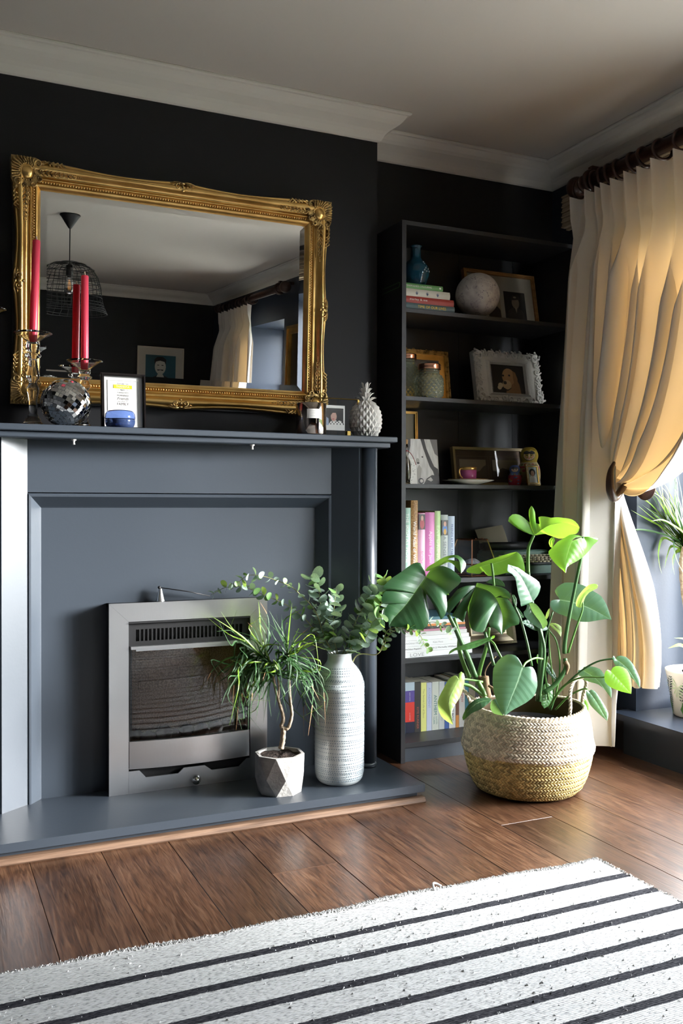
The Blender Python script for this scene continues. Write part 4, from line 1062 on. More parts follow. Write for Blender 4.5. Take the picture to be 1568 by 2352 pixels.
q = MB(); q.tube([(bx + .0098 * math.cos(t), by + .0098 * math.sin(t), ZCs + .125 + .002 * math.sin(t * .5)) for t in [.5 * k for k in range(26)]], .0010, 5)
q.tube(smooth_path([(bx + .010, by - .002, ZCs + .126), (bx + .020, by - .012, ZCs + .110), (bx + .027, by - .020, ZCs + .090), (bx + .032, by - .024, ZCs + .072)], 4), .0013, 5)
q.build('striped_twine', paint('burgundy_twine', (.30, .05, .06), .9), bt)
ca = thing('spotted_card', 'white spotted card leaning in front of the cow picture', 'card', (1.703, 3.068, ZCs))
CMx = T((1.687, 3.062, ZCs)) @ RX(-9)
MB(CMx).box(0, .031, 0, .0008, 0, .096).build('card', M_paper, ca)
q = MB(CMx)
for i in range(34): q.plate(ell(random.uniform(.003, .028), random.uniform(.004, .092), random.choice((.0006, .0009, .0013)), random.choice((.0006, .0009, .0013)), 7), -.0003, 0)
q.build('black_spots', M_ink, ca)
cw = thing('cow_picture', 'unframed black and white picture of a cow face on the third shelf', 'picture', (1.778, 3.10, ZCs))
CW = T((1.712, 3.112, ZCs + .001)) @ RX(-7)
MB(CW).box(0, .132, 0, .006, 0, .176).build('board', M_cow, cw)
q = MB(CW)
def cwl(pts, m, k): q.plate(pts, -.0003 * k, -.0003 * (k - 1), m)
cwl([(0, .176), (.014, .176), (.012, .150), (.004, .120), (0, .110)], 0, 1)
cwl([(.058, .176), (.074, .176), (.082, .140), (.098, .100), (.112, .070), (.128, .060), (.132, .036), (.132, 0), (.100, .0), (.112, .030), (.106, .050), (.092, .070), (.080, .104), (.068, .140)], 0, 1)
cwl([(.100, .176), (.132, .176), (.132, .110), (.118, .120), (.108, .150)], 1, 1)
cwl([(.062, .0), (.076, .022), (.100, .036), (.118, .034), (.120, .0)], 0, 2); cwl([(.078, .018), (.094, .028), (.104, .016), (.094, .010)], 2, 3)
cwl(ell(.040, .090, .0085, .011), 3, 2); cwl(ell(.062, .106, .004, .003, 8), 0, 2); cwl(ell(.042, .082, .006, .004, 8), 0, 3); cwl([(.030, .0), (.046, .0), (.056, .060), (.046, .076), (.036, .060)], 3, 1)
cwl(ell(.050, .012, .012, .012, 12), 0, 3); cwl(ell(.052, .012, .007, .007, 12), 2, 4)
q.build('cow_marking', [M_dark, paint('mid_grey_print', (.22, .21, .22)), M_paper, paint('soft_grey_print', (.38, .36, .33))], cw)
M_thinbar = paint('dull_gilt_bar', (.34, .26, .12), .45)
r, M = picture('double_landscape_frame', 'wide gilt frame with two sepia landscape photographs behind the cup', 1.985, 3.230, ZCs, .345, .158, 9, .011, M_thinbar, paint('brown_mount', (.085, .055, .035), .7))
land = [(rect(.022, .022, .172, .122), 0), (rect(.0235, .0235, .1705, .1205), 1), (rect(.032, .034, .160, .108), 2), ([(.032, .034), (.160, .034), (.160, .085), (.145, .078), (.128, .060), (.090, .052), (.032, .050)], 3),
        (rect(.182, .022, .330, .122), 0), (rect(.1835, .0235, .3285, .1205), 1), (rect(.192, .034, .320, .108), 2), ([(.192, .034), (.320, .034), (.320, .070), (.280, .062), (.240, .075), (.215, .058), (.192, .062)], 3)]
printed(r, M, land, 'landscape_print', [paint('mount_rule', (.17, .12, .07)), paint('brown_mount_inner', (.07, .045, .03)), paint('sepia_sky', (.24, .20, .14)), paint('sepia_land', (.085, .066, .042))])
pic_glass(r, M, .345, .158, .011)
M_china = mat('white_china', (.62, .60, .56), .15, coat=.5)
M_pinkc = mat('magenta_pink_china', (.50, .10, .30), .18, coat=.4)
cx, cy = 1.961, 3.092
q = MB(); q.lathe([(.050, ZCs), (.052, ZCs + .002), (.062, ZCs + .005), (.101, ZCs + .016), (.102, ZCs + .018), (.062, ZCs + .010), (0, ZCs + .006)], cx, cy, 40)
tag(q.build('plate', M_china, loc=(cx, cy, ZCs)), 'plain white plate under the pink cup and its saucer', 'plate')
zs = ZCs + .0125
sa = thing('saucer', 'white gold rimmed saucer standing on the plate under the pink cup', 'saucer', (cx - .0, cy, zs))
q = MB(); q.lathe([(.040, zs), (.044, zs + .001), (.078, zs + .008), (.079, zs + .0095), (.046, zs + .005), (0, zs + .004)], cx, cy, 40); q.build('dish', M_china, sa)
q = MB(); q.tube([(cx + .0788 * math.cos(t), cy + .0788 * math.sin(t), zs + .0090) for t in [2 * PI * k / 40 for k in range(40)]], .0007, 5, closed=True); q.build('gold_rim', M_gold, sa)
cu_ = thing('espresso_cup', 'pink coffee can cup with gold rim and handle on a white saucer', 'cup', (cx, cy, zs + .004)); z0 = zs + .0045
q = MB(); q.lathe([(0, z0), (.029, z0), (.0325, z0 + .003), (.0338, z0 + .044), (.0310, z0 + .044), (.0300, z0 + .005), (0, z0 + .004)], cx, cy, 36); q.build('cup_body', M_pinkc, cu_)
q = MB(); q.lathe([(.0338, z0 + .0405), (.0342, z0 + .0515), (.0318, z0 + .0515), (.0310, z0 + .0405)], cx, cy, 36); q.build('gold_rim', M_gold, cu_)
q = MB(); q.tube(smooth_path([(cx - .031, cy - .010, z0 + .046), (cx - .044, cy - .014, z0 + .045), (cx - .050, cy - .016, z0 + .034), (cx - .044, cy - .014, z0 + .018), (cx - .032, cy - .010, z0 + .010)], 5), .0026, 8); q.build('handle', M_gold, cu_)
def doll(x, y, H, w, label, cols):
    t = thing('nesting_doll', label, 'doll', (x, y, ZCs), 'painted nesting dolls on the third shelf')
    P_ = [(0, 0), (.80, 0), (.86, .02), (1.0, .18), (1.02, .34), (.92, .50), (.74, .60), (.70, .64), (.80, .73), (.80, .82), (.66, .92), (.40, .985), (0, 1.0)]
    R_ = w / 2 / 1.02; pr = smooth_path([(r_, 0, z_) for r_, z_ in P_], 3)
    q = MB(); seg = 36; body = [(max(0, p.x) * R_, ZCs + p.z * H) for p in pr]
    n0 = len(q.f); q.lathe(body, x, y, seg)
    for i, f in enumerate(q.f):
        if len(f) == 4:
            zc = sum(q.v[k].z for k in f) / 4; zz = (zc - ZCs) / H
            q.m[i] = 0 if zz > .60 else (1 if zz > .48 else (2 if zz < .46 else 3))
    q.build('wooden_body', cols[:4], t)
    def on(a, zz, e=0.0006):
        rr = .0
        for p, p2 in zip(pr, pr[1:]):
            if p.z <= zz <= p2.z: rr = lerp(p.x, p2.x, (zz - p.z) / max(1e-6, p2.z - p.z)) * R_
        return (x + (rr + e) * math.cos(a), y + (rr + e) * math.sin(a), ZCs + zz * H)
    a0 = math.radians(-125)
    def patch(ac, zc, ra, rz, m, e):
        q.add([on(a0 + ac, zc, e)] + [on(a0 + ac + ra * math.cos(u), zc + rz * math.sin(u), e) for u in [2 * PI * k / 16 for k in range(16)]], [(0, 1 + k, 1 + (k + 1) % 16) for k in range(16)], m)
    q = MB(); patch(0, .775, .78, .135, 0, .0005); patch(0, .76, .62, .105, 1, .0009); patch(-.30, .845, .36, .045, 0, .0013); patch(.30, .845, .36, .045, 0, .0013)
    for sg in (-1, 1): patch(sg * .22, .775, .085, .013, 0, .0013); patch(sg * .34, .735, .12, .020, 2, .0012)
    patch(0, .705, .09, .010, 3, .0013); patch(0, .742, .03, .012, 2, .0013)
    q.build('painted_face', [M_ink, paint('doll_face', (.62, .45, .33)), paint('doll_cheek', (.62, .28, .22)), paint('doll_red', (.5, .03, .03))], t)
    q = MB(); random.seed(int(H * 1000))
    for k in range(9): patch(random.uniform(-.9, .9), random.uniform(.08, .42), .16, .035, k % 3, .0008)
    for k in range(5): patch(-.8 + .4 * k, .54, .15, .028, 1 if k % 2 else 2, .0010)
    q.build('painted_flowers', cols[4:], t)
M_dgreen, M_dred, M_dyel, M_dblu = paint('doll_green', (.05, .09, .03)), paint('doll_crimson', (.28, .02, .04)), paint('doll_mustard', (.36, .25, .03)), paint('doll_blue', (.06, .10, .30))
doll(2.303, 3.165, .161, .094, 'large painted nesting doll with yellow headscarf behind the small photo frame', [M_dyel, paint('doll_cream', (.42, .34, .20)), paint('doll_apron', (.30, .22, .10)), M_dred, M_dgreen, M_dred, paint('doll_leaf', (.10, .12, .03))])
doll(2.199, 3.118, .083, .055, 'small red and blue painted nesting doll on the third shelf', [M_dblu, M_dblu, M_dred, M_dred, M_dblu, paint('doll_sky', (.10, .25, .5)), M_dyel])
BM = T((2.238, 3.085, ZCs + .001)) @ RZ(6) @ RX(-10)
bf = thing('beaded_photo_frame', 'tiny pearl beaded frame with a child portrait on the third shelf', 'photo frame', (2.271, 3.09, ZCs))
q = MB(BM); frame4(q, 0, .068, 0, .086, .010, -.003, .004); q.build('frame', M_brass, bf)
q = MB(BM)
for i in range(12):
    x = lerp(.003, .065, i / 11); q.ball((x, -.004, .004), .0024, 6, 5); q.ball((x, -.004, .082), .0024, 6, 5)
for i in range(1, 15):
    z_ = lerp(.004, .082, i / 15); q.ball((.003, -.004, z_), .0024, 6, 5); q.ball((.065, -.004, z_), .0024, 6, 5)
q.build('pearl_border', M_china, bf, kind='stuff')
MB(BM).box(.008, .060, .0005, .002, .008, .078).build('mount', paint('pale_blue_backdrop', (.40, .46, .46)), bf)
q = MB(BM)
def bl(pts, m, k): q.plate(pts, .0005 - .0002 * k, .0005 - .0002 * (k - 1), m)
bl([(.014, .010), (.054, .010), (.050, .034), (.040, .040), (.028, .040), (.018, .034)], 0, 1); bl(ell(.034, .054, .017, .015), 1, 2); bl(ell(.034, .049, .0095, .012), 2, 3)
q.build('portrait_print', [M_paper, M_dark, M_skin], bf)
MB(BM @ T((.034, .004, .055)) @ RX(30)).box(-.012, .012, 0, .002, -.057, 0).build('easel_back', M_black, bf)

# fourth shelf: upright hardbacks
G2 = 'upright hardbacks on the fourth shelf'
x = CX0 + .0183 + .001
C_brown = mat('brown_spotted_jacket', (.42, .24, .09), .5, var=(220, (.24, .12, .04), .4, .6))
sp = [(.0305, .268, .215, P('sea_green_jacket', .30, .47, .39), 'sea green hardback with white lettering, first upright book on the fourth shelf', 'THE IRISH AT HOME', M_paper, .185, .013, .155),
      (.0295, .296, .225, C_brown, 'tall brown spotted hardback beside the sea green book', 'World Atlas of Wine', M_paper, .165, .013, .135),
      (.0305, .248, .200, P('pale_pink_jacket', .62, .36, .48), 'pale pink hardback with a red photo at the top of its spine', 'SOPHIE', P('rose_print', .60, .20, .33), .060, .013, .075),
      (.0400, .251, .205, P('magenta_pink_jacket', .56, .17, .40), 'thick magenta pink hardback in the fourth shelf row', 'Apples for Jam', P('blush_print', .80, .58, .70), .120, .016, .120),
      (.0250, .256, .200, P('pale_lime_jacket', .47, .62, .32), 'pale lime green hardback beside the magenta book', 'EAT DRINK', P('leaf_print', .62, .75, .50), .130, .012, .135),
      (.0320, .241, .200, P('stone_grey_jacket', .40, .44, .42), 'stone grey hardback with a painted saint on its spine', 'A SENSE OF', P('slate_print', .14, .16, .18), .110, .012, .105),
      (.0285, .236, .195, P('powder_blue_jacket', .46, .54, .66), 'powder blue hardback, last of the upright row on the fourth shelf', 'FRIENDS AT MY TABLE', P('navy_print', .03, .05, .22), .130, .011, .140)]
for t, h_, d, cv, lb, tx, tm, tw, th, tz in sp:
    M = T((x, 3.052, ZD)); r = book(M, t, h_, d, cv, lb, G2)
    q = MB(lay_spine(M, t, tz)); q.text(tx, Matrix.Identity(4), width=tw, maxh=th); q.build('lettering', tm, r)
    if 'photo' in lb or 'saint' in lb:
        z1 = h_ - (.004 if 'photo' in lb else .020); z0 = z1 - .058; q = MB(M)
        q.plate([(.002, z0), (t - .002, z0), (t - .002, z1), (.002, z1)], -.0046, -.002, 0)
        cc = (.34, .05, .06) if 'photo' in lb else (.06, .16, .42)
        q.plate(ell(t / 2, z0 + .022, t * .32, .020), -.0049, -.0046, 1); q.plate(ell(t / 2, z0 + .043, t * .18, .010), -.0050, -.0046, 2)
        if 'saint' in lb: q.plate(ell(t / 2, z0 + .014, t * .2, .012), -.0052, -.0049, 3)
        q.build('spine_picture', [M_dark, paint('spine_figure', cc), M_skin, paint('ochre_print', (.5, .28, .04))], r)
    x += t + .0012
# copper terrarium
M_terr = mat('terrarium_glass', (1, 1, 1), 0)
_N, _L, _P = nodes_of(M_terr)
_t = _N.new('ShaderNodeBsdfTransparent'); _x = _N.new('ShaderNodeMixShader'); _x.inputs[0].default_value = .10
_g = _N.new('ShaderNodeBsdfGlossy'); _g.inputs['Roughness'].default_value = .12
_L.new(_t.outputs[0], _x.inputs[1]); _L.new(_g.outputs[0], _x.inputs[2]); _L.new(_x.outputs[0], _N['Material Output'].inputs[0])
te = thing('copper_terrarium', 'geometric copper and glass terrarium with a grey stone inside', 'terrarium', (2.004, 3.12, ZD))
TMx = T((2.004, 3.128, ZD)) @ RZ(12)
bh, th_, bw, tw = .047, .142, .066, .042
B0 = [(-bw, -bw, .002), (bw, -bw, .002), (bw, bw, .002), (-bw, bw, .002)]; B1 = [(a, b, bh) for a, b, c in B0]; B2 = [(a * tw / bw, b * tw / bw, th_) for a, b, c in B0]
q = MB(TMx)
for ring in (B0, B1, B2):
    for i in range(4): q.tube([ring[i], ring[(i + 1) % 4]], .0029, 4, s=False)
for i in range(4): q.tube([B0[i], B1[i], B2[i]], .0029, 4, s=False)
for sg in (-1, 1): q.tube([(sg * .02, -tw, th_), (sg * .02, -tw + .004, th_ + .006), (sg * .012, -tw + .004, th_ + .006)], .0014, 5)
q.build('copper_edging', M_copper, te)
for i in range(4):
    j = (i + 1) % 4
    MB(TMx).add([B0[i], B0[j], B1[j], B1[i]], [(0, 1, 2, 3)]).build('pane', M_terr, te); MB(TMx).add([B1[i], B1[j], B2[j], B2[i]], [(0, 1, 2, 3)]).build('pane', M_terr, te)
st = MB(TMx); st.ball((0, 0, .034), .040, 16, 10, sc=(1, .9, .82))
for k in range(len(st.v)):
    d = st.v[k] - (TMx @ Vector((0, 0, .034))); st.v[k] = (TMx @ Vector((0, 0, .034))) + d * (1 + .06 * math.sin(d.x * 130) * math.cos(d.z * 170))
tag(st.build('stone', mat('speckled_grey_stone', (.34, .35, .37), .8, var=(60, (.16, .17, .19), .4, .65), bump=(80, .4)), loc=(2.004, 3.128, ZD)), 'rounded grey stone lying inside the copper terrarium', 'stone')
# typewriter
ty = thing('typewriter', 'old green portable typewriter with cream keys and a sheet of paper', 'typewriter', (2.275, 3.17, ZD))
M_tyg = mat('grey_green_enamel', (.10, .17, .14), .4); M_key = mat('cream_key', (.50, .44, .31), .4)
tx0, tx1 = 2.128, 2.408; tz = ZD
q = MB(); q.add([(tx0, 3.075, tz + .002), (tx1, 3.075, tz + .002), (tx1, 3.285, tz + .002), (tx0, 3.285, tz + .002), (tx0, 3.072, tz + .034), (tx1, 3.072, tz + .034), (tx1, 3.285, tz + .075), (tx0, 3.285, tz + .075)], [(3, 2, 1, 0), (4, 5, 6, 7), (0, 1, 5, 4), (1, 2, 6, 5), (2, 3, 7, 6), (3, 0, 4, 7)]); q.build('body', M_tyg, ty)
MB().box(tx0 + .004, tx1 - .004, 3.165, 3.28, tz + .050, tz + .092, b=.006).build('ribbon_cover', M_tyg, ty)
MB().box(tx0 + .008, tx1 - .008, 3.078, 3.168, tz + .040, tz + .046).build('key_well', M_black, ty)
key0 = None
for rr in range(4):
    for k in range(13):
        cx_, cy_, cz_ = tx0 + .022 + .0195 * k + .005 * (rr % 2), 3.092 + .0195 * rr, tz + .048 + .0075 * rr
        if key0 is None:
            q = MB(); q.lathe([(.0045, cz_ - .006), (.0080, cz_), (.0082, cz_ + .003), (.0065, cz_ + .0042), (0, cz_ + .0038)], cx_, cy_, 10); key0 = q.build('key', M_key, ty); k0p = Vector((cx_, cy_, cz_))
        else: put(key0, ty, T(Vector((cx_, cy_, cz_)) - k0p))
q = MB(); q.tube([(tx0 - .012, 3.222, tz + .108), (tx1 + .006, 3.222, tz + .108)], .017, 16); q.build('platen', M_black, ty)
q = MB(); q.tube([(tx0 - .024, 3.222, tz + .108), (tx0 - .012, 3.222, tz + .108)], .013, 14); q.build('platen_knob', M_black, ty)
q = MB(T((2.170, 3.240, tz + .110)) @ RX(-12) @ RY(-8)); q.grid([[(x_, .004 * (z_ / .08) ** 2 * 3, z_) for x_ in (-.055, -.02, .02, .055, .085)] for z_ in (0, .02, .04, .06, .078)]); q.build('paper_sheet', paint('aged_paper', (.30, .26, .20), .9), ty)

# fifth shelf: stack of magazines
G3 = 'pile of magazines on the fifth shelf'
M_mag = paint('glossy_white_cover', (.74, .74, .74), .35)
def mag(z0, t, w, d, x0, yy, cov, label, texts, rot=0):
    M = T((x0, yy, z0)) @ RZ(rot)
    r = thing('magazine', label, 'magazine', tuple(M @ Vector((w / 2, d / 2, 0))), G3)
    MB(M).box(0, w, 0, d, 0, t, b=.0006).build('cover', cov, r)
    MB(M).box(.004, w + .0004, .003, d - .003, .0012, t - .0012).build('page_block', M_pages, r)
    for s_, fx_, tw_, mh, mm in texts:
        q = MB(M @ T((fx_, -.0004, t / 2)) @ FRONT); q.text(s_, Matrix.Identity(4), width=tw_, maxh=mh); q.build('lettering', mm, r)
    return r
gt = paint('grey_lettering', (.30, .30, .30)); z = ZE + .0002
for t, w, x0, yy, cov, lb, tx, rot in [
    (.0210, .306, 1.6555, 3.046, M_mag, 'white magazine with wide grey spine letters, bottom of the pile', [('LOVE', .055, .062, .013, gt)], 2.5),
    (.0205, .300, 1.6525, 3.048, M_mag, 'white magazine with small black spine lettering, second from the bottom', [('AnOther Magazine', .042, .070, .007, M_ink), ('2012 Michelle Williams', .180, .120, .006, M_ink)], 1.5),
    (.0215, .298, 1.6520, 3.050, M_mag, 'white magazine with black spine lettering, third from the bottom', [('AnOther Magazine', .052, .085, .008, gt), ('Kate Moss', .152, .044, .007, gt)], 1.0),
    (.0150, .292, 1.6530, 3.054, M_mag, 'plain white magazine, fourth from the bottom of the pile', [], .5),
    (.0150, .284, 1.6530, 3.056, paint('off_white_cover', (.62, .61, .60), .4), 'off white magazine in the middle of the pile', [], .8),
    (.0080, .280, 1.6530, 3.060, paint('dusty_rose_cover', (.45, .20, .26), .4), 'thin dusty rose magazine in the pile', [], .2),
    (.0100, .276, 1.6540, 3.062, M_blackgl, 'thin black magazine in the upper pile', [], .0),
    (.0090, .276, 1.6540, 3.058, paint('orange_cover', (.68, .25, .07), .4), 'thin orange magazine in the upper pile', [], .6),
    (.0140, .270, 1.6550, 3.060, M_mag, 'white magazine second from the top of the pile', [], -.4),
    (.0110, .262, 1.6560, 3.064, paint('petrol_blue_cover', (.06, .16, .20), .4), 'petrol blue book lying on top of the magazine pile', [], 0)]:
    mag(z, t, w, .215, x0, yy, cov, lb, tx, rot); z += t + .0003
M_champ = mat('champagne_silver_leaf', (.34, .29, .20), .32, 1.0, bump=(60, .1))
SMx = T((1.985, 3.165, ZE + .0036)) @ RX(-12); sw, sh_ = .258, .212
r = thing('champagne_frame', 'deep champagne gold frame leaning beside the magazine pile', 'picture frame', (2.114, 3.17, ZE))
q = MB(SMx); rows = []
for d, p in ((0, .016), (0, -.006), (.004, -.012), (.010, -.013), (.014, -.008), (.030, -.003), (.042, .002), (.044, -.003), (.050, -.003), (.052, .004)): rows.append([(d, p, d), (sw - d, p, d), (sw - d, p, sh_ - d), (d, p, sh_ - d)])
q.grid(rows, s=False, close=True); q.build('frame', M_champ, r)
q = MB(SMx)
for i in range(62): x_ = lerp(.007, sw - .007, i / 61); q.ball((x_, -.0135, .007), .0018, 5, 4); q.ball((x_, -.0135, sh_ - .007), .0018, 5, 4)
for i in range(1, 50): z_ = lerp(.007, sh_ - .007, i / 50); q.ball((.007, -.0135, z_), .0018, 5, 4); q.ball((sw - .007, -.0135, z_), .0018, 5, 4)
q.build('bead_edge', M_champ, r, kind='stuff')
MB(SMx).box(.050, sw - .050, .004, .008, .050, sh_ - .050).build('mount', paint('buff_card', (.5, .44, .34)), r)
q = MB(SMx); q.plate(ell(sw / 2, sh_ / 2, .05, .035), .003, .004); q.build('old_photo', M_sepia, r)

# bottom shelf: paperbacks
G4 = 'row of paperbacks on the bottom shelf'
cols = [((.10, .42, .62), .0120, .180, 'sky blue paperback at the left end of the bottom row', None, -.045),
        ((.10, .22, .25), .0110, .178, 'slim dark teal paperback beside the sky blue one', None, -.010),
        (None, .0430, .198, 'thick paperback banded white, purple, red and navy', 'bands', 0),
        ((.030, .028, .024), .0265, .197, 'black paperback with red spine lettering', ('KITE RUNNER', (.42, .10, .06), .085, .055), 0),
        ((.62, .62, .20), .0245, .192, 'yellow paperback with fine grey spine lettering', ('The Secret Life of Bees', (.30, .28, .10), .115, .110), 0),
        ((.42, .45, .55), .0230, .190, 'lilac grey paperback with blue spine lettering', ('ATONEMENT', (.18, .24, .42), .080, .130), 0),
        ((.47, .49, .42), .0305, .191, 'wide sage grey paperback with bold dark green title', ('ANTHEM', (.02, .13, .12), .078, .100), 0),
        ((.42, .44, .42), .0250, .190, 'light grey paperback half hidden by the hanging leaf', ('WILD', (.25, .27, .27), .03, .05), 0),
        ((.04, .09, .26), .0190, .186, 'royal blue paperback behind the light green leaf', None, 0),
        ((.60, .60, .57), .0300, .194, 'white paperback with bold black title', ('MOONE BOY', (.02, .02, .03), .092, .075), 0),
        ((.62, .26, .06), .0140, .196, 'slim orange paperback with a brown band', ('band', (.14, .06, .03), 0, 0), 0),
        ((.58, .57, .55), .0270, .200, 'white paperback with red author lettering', ('DUNPHY', (.42, .06, .05), .062, .130), 0),
        ((.05, .18, .24), .0160, .190, 'teal paperback beside the basket', None, 0), ((.30, .26, .20), .0300, .190, 'brown paperback mostly hidden by the basket', None, 0), ((.10, .10, .12), .0280, .185, 'charcoal paperback in the shadow behind the basket', None, 0)]
x = 1.6715
for i, (c, t, h_, lb, tx, dy) in enumerate(cols):
    x = {1: 1.7075, 2: 1.7215}.get(i, x)
    M = T((x, 3.165 + dy, ZF)); cv = paint('paperback_cover_%d' % i, c or (.05, .05, .12), .4)
    r = book(M, t, h_, .118, cv, lb, G4, soft=True)
    if tx == 'bands':
        for z0, z1, cc in ((0, .043, (.012, .014, .035)), (.043, .120, (.62, .045, .03)), (.120, .165, (.09, .06, .24)), (.165, .198, (.42, .50, .55))): MB(M).box(.0003, t - .0003, -.0012, .0002, z0, z1).build('colour_band', paint('spine_band', cc, .4), r)
        for s_, z_, w_ in (('HARRY POTTER', .142, .034), ('J.K. ROWLING', .064, .030)):
            q = MB(M @ T((t * .5, -.0016, z_)) @ FRONT @ RZ(-90)); q.text(s_, Matrix.Identity(4), width=w_, maxh=.006); q.build('lettering', M_paper, r)
    elif tx and tx[0] == 'band': MB(M).box(.0003, t - .0003, -.0012, .0002, .05, .135).build('colour_band', paint('spine_band', tx[1], .4), r)
    elif tx:
        q = MB(M @ T((t * .5, -.0008, tx[3])) @ FRONT @ RZ(-90)); q.text(tx[0], Matrix.Identity(4), width=tx[2], maxh=t * .55); q.build('lettering', paint('spine_ink', tx[1]), r)
        if tx[0] == 'ANTHEM':
            q = MB(M @ T((t * .5, -.0008, .038)) @ FRONT @ RZ(-90)); q.text('LLOYD', T((0, .006, 0)), width=.030, maxh=.007); q.text('CLARK', T((0, -.006, 0)), width=.030, maxh=.007); q.build('lettering', paint('spine_ink', tx[1]), r)
    x += t + .0013
